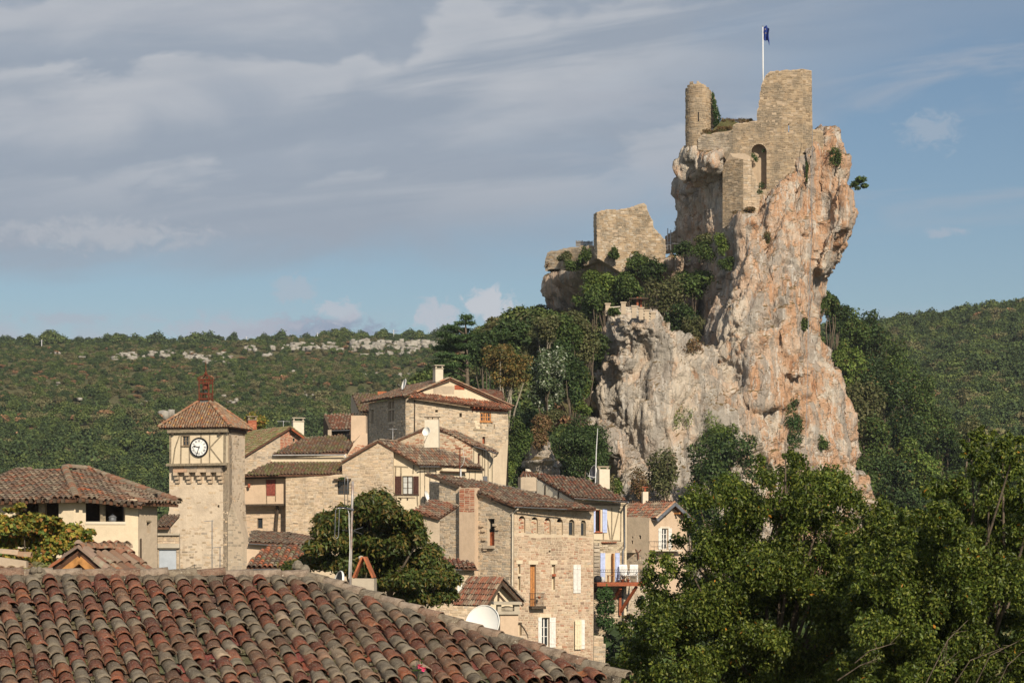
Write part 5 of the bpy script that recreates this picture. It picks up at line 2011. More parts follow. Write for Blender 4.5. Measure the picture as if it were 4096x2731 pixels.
def stone_house():
	W = Wall(V5(735, 0)[0], 155, -4)
	t = thing('stone_gable_house', 'sandstone gabled house with a brown shuttered window in its timbered part', 'house', W.at(0, -6))
	hw = W.rect(V5(706, 820), V5(778, 905))
	hl = W.rect(V5(462, 1158), V5(488, 1180))
	out = [V5(381, 786), V5(735, 778), V5(735, 706), V5(800, 668), V5(955, 580), V5(1056, 634), V5(1058, 1300), V5(381, 1300)]
	wall(t, W, out, [rpoly(hw), rpoly(hl)], 'mortar', SAND, thick=.4, **MAS)
	window(t, W, hw, 'timber_dark', 4, 3, .14, .05)
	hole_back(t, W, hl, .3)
	slab_on(t, W, W.rect(V5(685, 806), V5(792, 816)), 0, .30, 'timber_dark', 'canopy')
	mb = MB(); mb.tube([W.px(V5(790, 840), .08), W.px(V5(790, 880), .08)], .001, 3)
	# timbered half set back under the roof
	Wt = W.shifted(-.38)
	win = Wt.rect(VG(938, 1184), VG(1050, 1378))
	wall(t, Wt, [VG(840, 900), VG(1112, 1066), VG(1112, 2250), VG(840, 2250)], [rpoly(win)], 'plaster_cream', None, reveal=.2, thick=.3, name='timbered_wall')
	window(t, Wt, win, 'timber_dark', 2, 3, .10, .06, curtain=True)
	wl = win[2] - win[0]
	shutter(t, Wt, Wt.rect(VG(862, 1186), VG(934, 1376)), 'shutter_brown', .02)
	shutter(t, Wt, Wt.rect(VG(1054, 1186), VG(1112, 1376)), 'shutter_brown', .02)
	slab_on(t, Wt, Wt.rect(VG(850, 1376), VG(1114, 1388)), 0, .06, 'timber_dark', 'sill')
	for a, b in (((848, 1082), (1000, 1092)), ((870, 1092), (866, 1184)), ((925, 1096), (925, 1184)), ((1060, 1064), (1050, 1160)), ((875, 1390), (880, 1500)), ((1095, 1390), (1100, 1500)), ((893, 1412), (1074, 1412))):
		post(t, Wt, VG(*a), VG(*b), .045, .02, 'timber_grey', 'beam')
	for x in (920, 993):
		slab_on(t, Wt, Wt.rect(VG(x - 7, 1412), VG(x + 7, 1438)), 0, .03, 'timber_dark', 'joist_end')
	# right flank
	Ws = Wt.at_corner(VG(1112, 0)[0], 42)
	wall(t, Ws, [VG(1112, 1066), VG(1770, 1092), VG(1790, 1330), VG(1790, 2000), VG(1112, 2000)], (), 'plaster_cream', None, thick=.3, name='side_wall')
	for x in (1125, 1172, 1226, 1290, 1590, 1640, 1700):
		post(t, Ws, VG(x, 1085), VG(x, 1500), .035, .015, 'timber_grey', 'beam')
	slab_on(t, Ws, Ws.rect(VG(1585, 1098), VG(1770, 1132)), 0, .25, 'timber_dark', 'eave_board')
	slab_on(t, Ws, Ws.rect(VG(1330, 1078), VG(1580, 1140)), 0, .28, 'plaster_cream', 'loft_box')
	for x in (1385, 1452):
		slab_on(t, Ws, Ws.rect(VG(x - 18, 1078), VG(x + 18, 1098)), .282, .288, 'opening_shade', 'loft_shade_patch')  # dark patches on the solid box, painted shade instead of real holes
	slab_on(t, Ws, Ws.rect(VG(1325, 1140), VG(1585, 1152)), 0, .36, 'roof_base', 'loft_ledge')
	# roofs
	apx = W.px(V5(955, 572), .2)
	lf = W.px(V5(735, 700), .2)
	back = -W.n * 6.0
	gable_slope(t, lf, apx, back, ROOF, .05, name='left_slope')
	pr = Plane3(W.px(VG(690, 822), .15), W.px(VG(1116, 1068), .15), W.px(VG(1116, 1068), .15) + Ws.a * 4 + UP * .02)
	pts = [(690, 822), (1116, 1070), (1140, 1072), (1400, 1078), (1600, 1086), (1775, 1092), (1590, 1002), (1480, 950), (1330, 905), (1180, 890), (1040, 868), (870, 838)]
	slab, n = roof_plane(t, [pr.px(VG(*p)) for p in pts], ROOF, accent=(ROOF_RED, .06), name='right_slope')
	gutter(t, pr.px(VG(1125, 1082)), pr.px(VG(1325, 1082)))
	ridge_tiles(t, pr.px(VG(690, 818), .05), pr.px(VG(870, 836), .05))
	# verge tiles on the stone gable
	ridge_tiles(t, W.px(V5(955, 572), .0), W.px(V5(738, 698), .0), [(.42, .33, .23), (.36, .28, .2)], .10, .4, 'stone', -.02, 'coping')
	dish('wall_dish', 'small satellite dish edge-on below the brown shutters', Wt.px(VG(1208, 1400), .4), .38, Vector((.95, -.25, .3)), post_to=Wt.px(VG(1225, 1440), .0))


stone_house()


def gutter_house():
	"""long house with white gutter and the mossy lower roof"""
	W = Wall(V5(600, 0)[0], 158.6, -3)
	t = thing('white_gutter_house', 'house with mossy lower roof and white gutter above a cream strip', 'house', W.at(0, -6))
	wall(t, W, [V5(294, 655), V5(762, 648), V5(762, 712), V5(290, 712)], (), 'plaster_cream', None, thick=.3, name='upper_wall')
	slab_on(t, W, W.rect(V5(290, 684), V5(745, 700)), 0, .05, 'plaster_cream', 'string_course')
	te = W.st(*V5(520, 652))[1]
	pl = lean_plane(W, te, 17, .30)
	pts = [(298, 652), (752, 646), (860, 524), (760, 532), (640, 540), (484, 556), (420, 590)]
	roof_plane(t, [pl.px(V5(*p)) for p in pts], ROOF + ROOF_MOSS[:2], accent=(ROOF_RED, .07), mat='moss_tile', name='upper_roof')
	gutter(t, W.px(V5(305, 657), .36), W.px(V5(752, 655), .36), 'zinc_white', .07)
	pipe(t, [W.px(V5(752, 657), .34), W.px(V5(760, 680), .1), W.px(V5(763, 700), .1)], 'zinc_white', .045)
	# lower roof
	Wl = Wall(V5(600, 0)[0], 155.25, -3)
	tl = Wl.st(*V5(500, 782))[1]
	pl2 = lean_plane(Wl, tl, 17, .25)
	pts = [(110, 788), (735, 778), (735, 702), (560, 706), (292, 706), (200, 740)]
	roof_plane(t, [pl2.px(V5(*p)) for p in pts], ROOF_MOSS + ROOF[:3], accent=(ROOF_RED, .10), mat='moss_tile', name='lower_roof')
	# pink timbered wall set back, jutting over a lower one
	Wp = Wl.shifted(-.42)
	win = Wp.rect(V5(260, 812), V5(316, 912))
	wall(t, Wp, [V5(100, 795), V5(383, 790), V5(383, 970), V5(100, 972)], (), 'plaster_pink', None, thick=.3, name='pink_wall')
	shutter(t, Wp, (win[0], win[1], (win[0] + win[2]) / 2 - .005, win[3]), 'shutter_red', .015, 3, False)
	shutter(t, Wp, ((win[0] + win[2]) / 2 + .005, win[1], win[2], win[3]), 'shutter_red', .015, 3, False, hinge='r')
	for a, b in (((258, 808), (262, 972)), ((317, 808), (317, 950))):
		post(t, Wp, V5(*a), V5(*b), .03, .012, 'timber', 'post')
	mb = MB(); mb.beam(Wp.px(V5(100, 972), .05), Wp.px(V5(383, 968), .05), .12, UP, .06); mb.build('jetty_beam', MATS['timber_dark'], t)
	mb = MB(); mb.beam(Wp.px(V5(100, 802), .12), Wp.px(V5(383, 797), .12), .10, UP, .06); mb.build('eave_plate', MATS['timber_dark'], t)
	Wq = Wp.shifted(-.7)
	hw = Wq.rect(V5(202, 1052), V5(236, 1118))
	wall(t, Wq, [V5(95, 965), V5(385, 965), V5(385, 1300), V5(95, 1300)], [rpoly(hw)], 'plaster_pink', SAND, thick=.3, name='lower_wall', skip=.55, **MAS)
	window(t, Wq, hw, 'timber', 1, 1, .14, .04)
	mb = MB(); mb.tube([Wq.px(V5(318, 1160), .1), Wq.px(V5(322, 1080), .12), Wq.px(V5(335, 1000), .35), Wq.px(V5(335, 975), .6)], [.13, .12, .1, .1], 7); mb.build('bracket', MATS['timber_dark'], t)
	o = thing('red_lamp', 'small red lamp on a bracket beside the tower', 'lamp', Wp.px(V5(155, 852), .3))
	mb = MB(); c = Wp.px(V5(155, 852), .3)
	mb.lathe(c - UP * .12, [(.01, 0), (.08, .02), (.10, .2), (.07, .26), (.01, .28)], 8); mb.build('lamp_body', MATS['brick_red'], o)
	mb = MB(); mb.tube([c + UP * .1, Wp.px(V5(120, 850), .1)], .012, 4); mb.build('bracket', MATS['iron'], o)
	# tall plaster chimney with small brick foot
	ch = P(*V5(842, 600), 161.5)
	h = (600 - 412) / 1.568 / F * 161.5
	chimney(t, ch, 1.02, .85, h, -4, 'plaster_pink', 'none', taper=.04)
	mb = MB()
	top = ch + UP * h
	for i in range(6):
		x = -.46 + i * .185
		tile_arc(mb, top + Vector((x, .5, .06)), Vector((1, 0, 0)), Vector((0, -1, -.05)), UP, .08, .095, 1.05, .05, .07, jcol(R.choice(ROOF)), 5)
	mb.build('chimney_tiles', MATS['tile'], t)['kind'] = 'stuff'
	Wg = Wall(V5(830, 0)[0], 160.8, 20)
	wall(t, Wg, [V5(745, 660), V5(850, 532), V5(892, 520), V5(896, 620), V5(840, 660), V5(745, 720)], (), 'plaster_pink', None, thick=.3, name='chimney_gable')
	ms = MB()
	masonry(ms, Wg, Wg.poly([V5(770, 650), V5(835, 585), V5(880, 590), V5(860, 640), V5(775, 690)]), ch=(.065, .08), cw=(.2, .3), pal=BRICK, proud=(.004, .012), gap=.008, skip=.25)
	ms.build('brickwork', MATS['stone'], t)['kind'] = 'stuff'
	mb = MB(); mb.lathe(P(*V5(903, 592), 160), [(.02, 0), (.10, 0), (.10, .18), (.02, .18)], 10, (0, -1, 0)); mb.build('flue_shade_disc', MATS['opening_shade'], t)  # dark drum painted in place of the shaded flue hole


gutter_house()


def upper_house():
	cx = VG(975, 0)[0]
	Wr = Wall(cx, 176, 21)
	Wl = Wall(cx, 176, -69)
	t = thing('upper_house', 'tall stone house at the top of the village with mullioned window on its shaded side', 'house', Wr.at(0, 0))
	# shaded left wall
	w1, w2 = Wl.rect(VG(612, 492), VG(640, 640)), Wl.rect(VG(790, 412), VG(852, 612))
	w3 = Wl.rect(VG(790, 795), VG(826, 838))
	wall(t, Wl, [VG(588, 425), VG(975, 358), VG(975, 1000), VG(588, 1000)], [rpoly(w1), rpoly(w2), rpoly(w3)], foot=True, mat='mortar', stone=GREY + SAND[:3], thick=.4, name='left_wall', **MAS)
	for r in (w1, w2, w3):
		hole_back(t, Wl, r, .3)
	s0, t0, s1, t1 = w2
	slab_on(t, Wl, ((s0 + s1) / 2 - .09, t0, (s0 + s1) / 2 + .09, t1), -.25, -.05, 'plaster_grey', 'mullion')
	slab_on(t, Wl, (s0, t0 + (t1 - t0) * .56, s1, t0 + (t1 - t0) * .64), -.26, -.04, 'plaster_grey', 'transom')
	# sunny wall
	hs = [Wr.rect(VG(1536, 525), VG(1562, 570)), Wr.rect(VG(1283, 492), VG(1312, 520)), Wr.rect(VG(1776, 772), VG(1806, 850))]
	win = Wr.rect(VG(1752, 520), VG(1868, 618))
	gb = [(975, 358), (1100, 372), (1650, 455), (2046, 485), (2046, 800), (1900, 1000), (975, 1000)]
	wall(t, Wr, [VG(*p) for p in gb], [rpoly(r) for r in hs + [win]], foot=True, mat='mortar', stone=SAND + GREY, thick=.4, name='gable_wall', skip=.12, **MAS)
	hole_back(t, Wr, hs[0]); hole_back(t, Wr, hs[1]); hole_back(t, Wr, hs[2], .3, 'wood_red', 'door')
	window(t, Wr, win, 'wood_orange', 4, 2, .06, .09, .05)
	slab_on(t, Wr, Wr.rect(VG(1746, 612), VG(1878, 628)), 0, .10, 'wood_orange', 'window_sill')
	slab_on(t, Wr, Wr.rect(VG(1690, 515), VG(1750, 690)), 0, .012, 'plaster_cream', 'render_patch')
	for x in (1760, 1828, 1900):
		post(t, Wr, VG(x, 630), VG(x, 690), .05, .02, 'timber', 'post')
	post(t, Wr, VG(1680, 700), VG(1815, 712), .06, .03, 'timber_grey', 'rail')
	pipe(t, [Wr.px(VG(1066, 375), .05), Wr.px(VG(1064, 720), .05)], 'timber_dark', .045)
	# pediment set back above the pent roof
	Wp = Wr.shifted(-.35)
	ped = [(1075, 335), (1200, 275), (1420, 172), (1600, 250), (1800, 345), (2000, 440), (2000, 480), (1075, 400)]
	wall(t, Wp, [VG(*p) for p in ped], (), 'plaster_cream', None, thick=.3, name='pediment')
	slab_on(t, Wp, Wp.rect(VG(1484, 235), VG(1588, 285)), 0, .02, 'brick_red', 'brick_patch')
	slab_on(t, Wp, Wp.rect(VG(1488, 286), VG(1584, 352)), 0, .015, 'plaster_cream', 'plaster_patch')
	slab_on(t, Wp, Wp.rect(VG(1262, 240), VG(1480, 330)), 0, .008, 'plaster_grey', 'grey_patch')
	# pent roof of new red tiles
	Wo = Wr.shifted(.55)
	up_ = [(1080, 315), (1300, 340), (1600, 378), (1880, 418), (2010, 440)]
	lo_ = [(2086, 468), (2045, 488), (1900, 480), (1760, 468), (1650, 452), (1400, 402), (1200, 372), (1005, 352)]
	pts = [Wp.px(VG(*p), .02) for p in up_] + [Wo.px(VG(*p)) for p in lo_]
	roof_plane(t, pts, ROOF_RED + [(.45, .15, .07), (.42, .16, .09), (.38, .22, .14)], .2, .26, name='pent_roof')
	mb = MB(); mb.beam(Wo.px(VG(1010, 366), -.15), Wo.px(VG(1650, 462), -.15), .05, UP, .06); mb.build('pent_beam', MATS['timber'], t)
	for k in range(9):
		x = 1670 + k * 42
		mb = MB(); mb.beam(Wr.px(VG(x, 474 + k * 2.4), 0), Wr.px(VG(x, 474 + k * 2.4), .5), .05, UP, .05); mb.build('rafter_end', MATS['wood_red'], t)
	slab_on(t, Wr, Wr.rect(VG(1665, 470), VG(2046, 512)), .002, .07, 'wood_red', 'eave_board')
	# main roof
	back = -Wr.n * 9.2
	cor = Wr.px(VG(1000, 350), 0)
	eave = Wl.px(VG(540, 415), .35)
	ap = Wp.px(VG(1420, 166), 0)
	a0 = Wl.px(VG(1003, 346), .35)
	roof_plane(t, [eave, a0, Wp.px(VG(1085, 312), .25), ap + Wr.n * .25, ap + back, eave + (ap + back - eave) * .02], ROOF, accent=(ROOF_RED, .08), name='left_slope')
	rr = Wp.px(VG(2080, 462), .1)
	roof_plane(t, [ap + Wr.n * .2, rr + Wr.n * .2, rr + back, ap + back], ROOF, accent=(ROOF_RED, .25), name='right_slope')
	ridge_tiles(t, ap + Wr.n * .25, Wp.px(VG(1085, 312), .25), [(.42, .20, .12), (.38, .30, .21), (.45, .26, .16)])
	ridge_tiles(t, ap + Wr.n * .2, rr + Wr.n * .2, [(.30, .20, .13), (.26, .14, .09)])
	ridge_tiles(t, ap, ap + back)
	q = P(*VG(1312, 205), 177.5)
	chimney(t, q, .60, .60, .95, 21, 'plaster_white', 'slab')
	box_rest(t, [Wr.px(VG(2046, 500)), Wr.px(VG(2046, 500)) + back, Wl.px(VG(588, 500))], -4, Wr.px(VG(2046, 490)).z, 'plaster_grey')
	dish('roof_dish', 'satellite dish edge-on on the ridge of the upper house', P(*VG(955, 225), 181), .42, Vector((-.93, -.34, .25)), group=None)
	aerial('ladder_aerial', 'small ladder aerial against the shaded wall of the upper house', P(*VG(840, 835), 168), 1.0, 7, .28, 20, 'zinc_white', .018)
	# lean-to parts on the left
	b = thing('lean_to_house', 'low tiled lean-to behind the upper house on its left', 'house', P(*VG(500, 520), 188))
	W1 = Wall(VG(500, 0)[0], 187, 10)
	roof_plane(b, [W1.px(VG(490, 520)), W1.px(VG(590, 500)), P(*VG(720, 330), 192), P(*VG(410, 325), 192)], ROOF_MOSS + ROOF, name='roof')
	wall(b, W1.shifted(-.3), [VG(490, 515), VG(600, 500), VG(600, 900), VG(490, 900)], (), 'plaster_grey', None, thick=.3, name='front_wall')
	W1b = Wall(VG(490, 0)[0], 187, -80)
	wall(b, W1b, [VG(402, 350), VG(420, 345), VG(492, 520), VG(492, 800), VG(400, 800)], (), 'plaster_grey', None, thick=.3, name='end_wall')
	mb = MB()
	mb.obox(P(*VG(730, 330), 191), (.35, 0, 0), (0, .3, 0), (0, 0, .2)); mb.build('clay_pot', MATS['terracotta'], b)
	s = thing('red_roof_shed', 'small open shed with a bright red tiled roof', 'shed', P(*V5(700, 520), 172))
	W2 = Wall(V5(700, 0)[0], 171, 4)
	roof_plane(s, [W2.px(V5(668, 500)), W2.px(V5(790, 496)), P(*V5(800, 406), 174.5), P(*V5(622, 406), 174.5)], ROOF_RED, accent=([(.36, .28, .2)], .2), name='roof')
	gutter(s, W2.px(V5(668, 503), .05), W2.px(V5(782, 500), .05))
	wall(s, W2.shifted(-.8), [V5(655, 500), V5(800, 500), V5(800, 640), V5(655, 640)], (), 'timber_dark', None, thick=.2, name='back_wall')
	W2b = Wall(V5(655, 0)[0], 171, -68)
	wall(s, W2b, [V5(618, 410), V5(655, 500), V5(655, 640), V5(614, 620)], (), 'timber_dark', None, thick=.2, name='side_wall')
	slab_on(s, W2, W2.rect(V5(645, 500), V5(668, 560)), -.1, .1, 'plaster_grey', 'pillar')
	# red roof right of the pediment
	g = thing('red_roof_house', 'red tiled roof behind the upper house under the rusty tree', 'house', P(*V6(1090, 380), 186))
	W3 = Wall(V6(1090, 0)[0], 184, 5)
	roof_plane(g, [W3.px(V6(1040, 372)), W3.px(V6(1215, 400)), P(*V6(1185, 318), 188), P(*V6(975, 312), 188)], ROOF_RED + ROOF[:2], name='roof')
	wall(g, W3.shifted(-.3), [V6(1000, 372), V6(1215, 398), V6(1215, 560), V6(1000, 560)], (), 'plaster_grey', None, thick=.3)


upper_house()


def brick_gable():
	W = Wall(VG(1330, 0)[0], 164, -4)
	t = thing('brick_gable_house', 'house with red brick gable and a broad whitewashed chimney', 'house', W.at(0, -2))
	ap = W.px(VG(1255, 655))
	out = [(850, 840), (1180, 698), (1255, 662), (1340, 705), (1480, 762), (1640, 850), (1676, 870), (1676, 1250), (850, 1250)]
	wall(t, W, [VG(*p) for p in out], (), 'mortar', None, thick=.4)
	ms = MB()
	ol = W.poly([VG(*p) for p in out])
	masonry(ms, W, ol, ch=(.07, .12), cw=(.18, .34), pal=[(.40, .19, .11), (.45, .24, .14), (.50, .38, .25), (.38, .16, .09), (.52, .42, .30)], proud=(.004, .016), gap=.010, skip=.12)
	ms.build('brickwork', MATS['stone'], t)['kind'] = 'stuff'
	Ws = W.at_corner(VG(1676, 0)[0], 48)
	dr = Ws.rect(VG(1728, 950), VG(1756, 1090))
	wall(t, Ws, [VG(1676, 865), VG(1890, 945), VG(1886, 1500), VG(1676, 1500)], [rpoly(dr)], 'plaster_cream', None, reveal=.12, thick=.3, name='side_wall')
	hole_back(t, Ws, dr, .12, 'shutter_brown', 'shutter')
	for x in (1685, 1775, 1800, 1835, 1878):
		post(t, Ws, VG(x, 905), VG(x, 1250), .045, .015, 'timber_grey', 'post')
	slab_on(t, Ws, Ws.rect(VG(1772, 1186), VG(1806, 1240)), 0, .2, 'zinc', 'meter_box')
	pl = Plane3(W.px(VG(1340, 702), .15), W.px(VG(1676, 862), .15), W.px(VG(1676, 862), .15) + Ws.a * 3)
	pts = [(1255, 655), (1340, 702), (1480, 762), (1676, 862), (1700, 868), (1930, 948), (1945, 935), (1760, 850), (1560, 745), (1480, 712), (1330, 690)]
	roof_plane(t, [pl.px(VG(*p)) for p in pts], ROOF, name='right_slope')
	gutter(t, pl.px(VG(1690, 872)), pl.px(VG(1940, 948)))
	pipe(t, [pl.px(VG(1938, 948)), pl.px(VG(1925, 970)), Ws.px(VG(1890, 985), .08)], 'zinc', .05)
	back = -W.n * 5
	gable_slope(t, W.px(VG(860, 826)), ap, back, ROOF, .1, name='left_slope')
	ridge_tiles(t, ap, W.px(VG(860, 826)), [(.44, .22, .14), (.48, .36, .25)], .1, .36, 'tile', -.02)
	ridge_tiles(t, ap, W.px(VG(1676, 860)), [(.42, .33, .23), (.36, .26, .18)], .09, .36, 'tile', -.02)
	q = P(*VG(1250, 890), 160.6)
	h = (890 - 600) / 2.614 / F * 160.6
	chimney(t, q, 150 / 2.614 / F * 160.6, .8, h, -4, 'plaster_white', 'brick_slab', taper=.05, name='white_chimney')
	dish('chimney_dish', 'small white satellite dish on the whitewashed chimney', P(*VG(1190, 720), 159.2), .30, Vector((-.55, -.8, .25)), post_to=P(*VG(1170, 840), 160.2))
	# rusty aerial in front
	a = thing('rusty_aerial', 'rusty aerial pole standing before the brown tiled roofs', 'aerial', P(*VG(1550, 1240), 148))
	mb = MB(); mb.tube([P(*VG(1546, 1240), 148), P(*VG(1540, 1090), 148), P(*VG(1542, 895), 148)], .035, 6); mb.build('mast', MATS['rust'], a)
	mb = MB(); mb.tube([P(*VG(1490, 892), 148), P(*VG(1575, 900), 148)], .03, 5); mb.build('arm', MATS['rust'], a)
	mb = MB(); mb.tube([P(*VG(1550, 1245), 147.8), P(*VG(1550, 1110), 147.8)], .05, 6); mb.build('sleeve', MATS['zinc_white'], a)
	mb = MB(); mb.tube([P(*VG(1572, 905), 148), P(*VG(1590, 1010), 148), P(*VG(1570, 1070), 148), P(*VG(1535, 1100), 148)], .012, 5); mb.build('wire', MATS['zinc_white'], a)


brick_gable()


def arcade_house():
	cx = V7(620, 0)[0]
	Wf, Wg = Wall(cx, 138, 27), Wall(cx, 138, -30)
	t = thing('arcade_house', 'tall rose stone house with a row of six small arched openings under the eave', 'house', Wf.at(0, -9))
	arches = [((653, 456), (699, 574)), ((741, 464), (787, 580)), ((831, 470), (876, 586)), ((917, 475), (961, 590)), ((1002, 481), (1042, 594)), ((1086, 486), (1121, 597))]
	ah = [Wf.rect(V7(*a), V7(*b)) for a, b in arches]
	door = Wf.rect(V7(732, 795), V7(774, 1085))
	sm = [Wf.rect(V7(*a), V7(*b)) for a, b in (((647, 792), (665, 860)), ((647, 877), (665, 975)), ((884, 795), (908, 862)), ((884, 878), (906, 970)), ((862, 696), (876, 712)))]
	fr = Wf.rect(V7(808, 1165), V7(865, 1365))
	bt = Wf.rect(V7(650, 1198), V7(676, 1290))
	w2 = Wf.rect(V7(1032, 797), V7(1083, 994))
	w4 = Wf.rect(V7(1036, 1182), V7(1110, 1384))
	holes = [arch(r, 6) for r in ah] + [rpoly(r) for r in [door, fr, bt] + sm]
	top = [V7(620, 395), V7(900, 408), V7(1176, 420)]
	wall(t, Wf, top + [V7(1174, 700), V7(1170, 1700), V7(620, 1700)], holes, 'mortar', None, reveal=.34, thick=.45, name='front_wall')
	ms = MB()
	masonry(ms, Wf, Wf.poly(top + [V7(1174, 600), V7(620, 590)]), holes, pal=SAND, **MAS)
	masonry(ms, Wf, Wf.poly([V7(620, 592), V7(1174, 602), V7(1170, 1700), V7(620, 1700)]), holes + [rpoly(w2), rpoly(w4)], ch=(.085, .165), cw=(.11, .30), pal=ROSE, proud=(.004, .024), gap=.011, odd=([(.44, .25, .16), (.42, .22, .14)] + SAND, .22))
	ms.build('stonework', MATS['stone'], t)['kind'] = 'stuff'
	for k, r in enumerate(ah):
		if k < 4:
			mb = MB()
			s0, t0, s1, t1 = r
			masonry(mb, Wf, arch((s0 + .01, t0, s1 - .01, t1 - (.14 if k < 3 else .2)), 6), (), ch=(.06, .08), cw=(.12, .24), pal=BRICK + SAND if k < 3 else SAND, proud=(.0, .008), gap=.006, base=-.16)
			hole_back(t, Wf, r, .40)
			panel_ = MB(); panel(panel_, Wf, rpoly((s0, t0, s1, t1 - (.16 if k < 3 else .22))), (), -.165); panel_.build('blocked_arch', MATS['mortar'], t)
			mb.build('arch_infill', MATS['stone'], t)['kind'] = 'stuff'
		else:
			window(t, Wf, (r[0], r[1], r[2], r[3] - .12), 'timber_grey', 1, 1, .18, .05)
			hole_back(t, Wf, r, .30)
	for r in sm[:4]:
		hole_back(t, Wf, r, .22, 'plaster_cream', 'blocked_window')
	slab_on(t, Wf, Wf.rect(V7(884, 861), V7(910, 878)), .0, .05, 'brick_red', 'transom')
	slab_on(t, Wf, Wf.rect(V7(647, 861), V7(668, 876)), .0, .04, 'plaster_cream', 'transom')
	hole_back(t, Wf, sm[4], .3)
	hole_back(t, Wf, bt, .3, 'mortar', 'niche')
	# plank door with little iron balcony
	dr = hole_back(t, Wf, door, .2, 'wood_orange', 'plank_door')
	for f in (.33, .66):
		s = door[0] + (door[2] - door[0]) * f
		slab_on(dr, Wf, (s - .006, door[1], s + .006, door[3]), -.214, -.205, 'shutter_brown', 'plank_joint')
	for y in (1085, 795):
		pass
	slab_on(t, Wf, Wf.rect(V7(722, 1085), V7(820, 1103)), 0, .42, 'timber_dark', 'balcony_slab')
	B = Wf.shifted(.40)
	s0, t0 = Wf.st(*V7(727, 1086)); s1, t1 = Wf.st(*V7(812, 996))
	for k in range(9):
		s = s0 + (s1 - s0) * k / 8
		mb = MB(); mb.tube([B.at(s, t0), B.at(s, (t0 + t1) / 2, .03), B.at(s, t1)], .009, 4); mb.build('baluster', MATS['iron'], t)
	for s in (s0, s1):
		for d in (.1, .25):
			mb = MB(); mb.tube([Wf.at(s, t0, d), Wf.at(s, t1, d)], .009, 4); mb.build('baluster', MATS['iron'], t)
	mb = MB(); mb.tube([Wf.at(s0, t1, 0), B.at(s0, t1), B.at(s1, t1), Wf.at(s1, t1, 0)], .016, 5); mb.build('hand_rail', MATS['iron'], t)
	p = thing('flower_pot', 'orange flower pot hung on the small iron balcony', 'flower pot', B.px(V7(793, 1030), .06))
	mb = MB(); mb.lathe(B.px(V7(793, 1034), .06), [(.01, 0), (.06, 0), (.085, .12), (.095, .13), (.09, .15), (.06, .14)], 10); mb.build('pot', MATS['pot'], p, True)
	# shutters
	s0, t0, s1, t1 = w2
	m_ = (s0 + s1) / 2
	shutter(t, Wf, (s0, t0, m_ - .006, t1), 'shutter_white', .02, 3, False)
	shutter(t, Wf, (m_ + .006, t0, s1, t1), 'shutter_white', .02, 3, False, hinge='r')
	window(t, Wf, fr, 'shutter_white', 2, 3, .14, .05, curtain=False)
	shutter(t, Wf, Wf.rect(V7(786, 1163), V7(811, 1352)), 'shutter_white', .03, 2, True)
	shutter(t, Wf, Wf.rect(V7(866, 1164), V7(908, 1372)), 'shutter_white', .03, 3, True, hinge='r')
	s0, t0, s1, t1 = w4
	shutter(t, Wf, (s0, t0, s0 + (s1 - s0) * .62, t1), 'shutter_cream', .14, 3, False)
	shutter(t, Wf, (s0 + (s1 - s0) * .6, t0 + .02, s1, t1 + .01), 'shutter_white', .04, 2, False, hinge='r')
	# window surrounds of dressed stone
	for r in (door, fr, sm[0], sm[2]):
		s0, t0, s1, t1 = r
		slab_on(t, Wf, (s0 - .12, t1, s1 + .12, t1 + .22), .0, .04, 'plaster_cream', 'lintel')
	ms = MB()
	s0, t0, s1, t1 = fr
	masonry(ms, Wf, [(s1 + .0, t0), (s1 + .16, t0), (s1 + .16, t1), (s1 + .0, t1)], (), ch=(.06, .07), cw=(.16, .16), pal=BRICK, proud=(.03, .04), gap=.006)
	ms.build('brick_jamb', MATS['stone'], t)['kind'] = 'stuff'
	# gable wall
	gw = Wg.rect(V7(437, 476), V7(484, 664))
	gout = [V7(100, 215), V7(240, 252), V7(350, 300), V7(612, 388), V7(620, 1700), V7(100, 1700)]
	wall(t, Wg, gout, [rpoly(gw)], 'mortar', GREY + SAND, reveal=.3, thick=.4, name='gable_wall', **MAS)
	s0, t0, s1, t1 = gw
	hole_back(t, Wg, (s0, t0, s1, t0 + (t1 - t0) * .48), .25, 'wood_red', 'lower_shutter')
	hole_back(t, Wg, (s0, t0 + (t1 - t0) * .5, s1, t1), .3, 'opening_shade', 'opening')
	slab_on(t, Wg, Wg.rect(V7(415, 664), V7(492, 684)), 0, .22, 'stone', 'sill') if False else slab_on(t, Wg, Wg.rect(V7(415, 664), V7(492, 684)), 0, .22, 'plaster_grey', 'sill')
	for (x, y) in ((400, 525), (412, 560), (415, 620), (490, 520), (508, 548), (426, 690)):
		mb = MB(); q = Wg.px(V7(x, y), .05); mb.obox(q, Wg.a * .11, UP * .07, Wg.n * .10, jcol(R.choice(SAND))); mb.build('projecting_stone', MATS['stone'], t)
	# brick flue standing out of the gable
	r = Wg.rect(V7(238, 255), V7(352, 1750))
	pf = Wg.shifted(.42)
	a0, a1 = pf.st(*V7(238, 300))[0], pf.st(*V7(346, 300))[0]
	tt, tb, te = pf.st(*V7(300, 262))[1], pf.st(*V7(300, 430))[1], -10
	mb = MB(); mb.obox(Wg.at((a0 + a1) / 2, (tt + te) / 2, .15), Wg.a * ((a1 - a0) / 2), UP * ((tt - te) / 2), Wg.n * .27); fl = mb.build('flue', MATS['plaster_pink'], t)
	ms = MB()
	masonry(ms, pf, [(a0 + .003, tb), (a1 - .003, tb), (a1 - .003, tt), (a0 + .003, tt)], (), ch=(.10, .13), cw=(.24, .34), pal=BRICK + [(.5, .3, .2)], proud=(.004, .014), gap=.012)
	ms.build('brickwork', MATS['stone'], fl)['kind'] = 'stuff'
	# annex wall in shade at the far left
	Wx = Wg.at_corner(V7(100, 0)[0], -74)
	wall(t, Wx, [V7(30, 215), V7(100, 235), V7(100, 1500), V7(30, 1500)], (), 'mortar', GREY, thick=.3, name='annex_wall', **MAS)
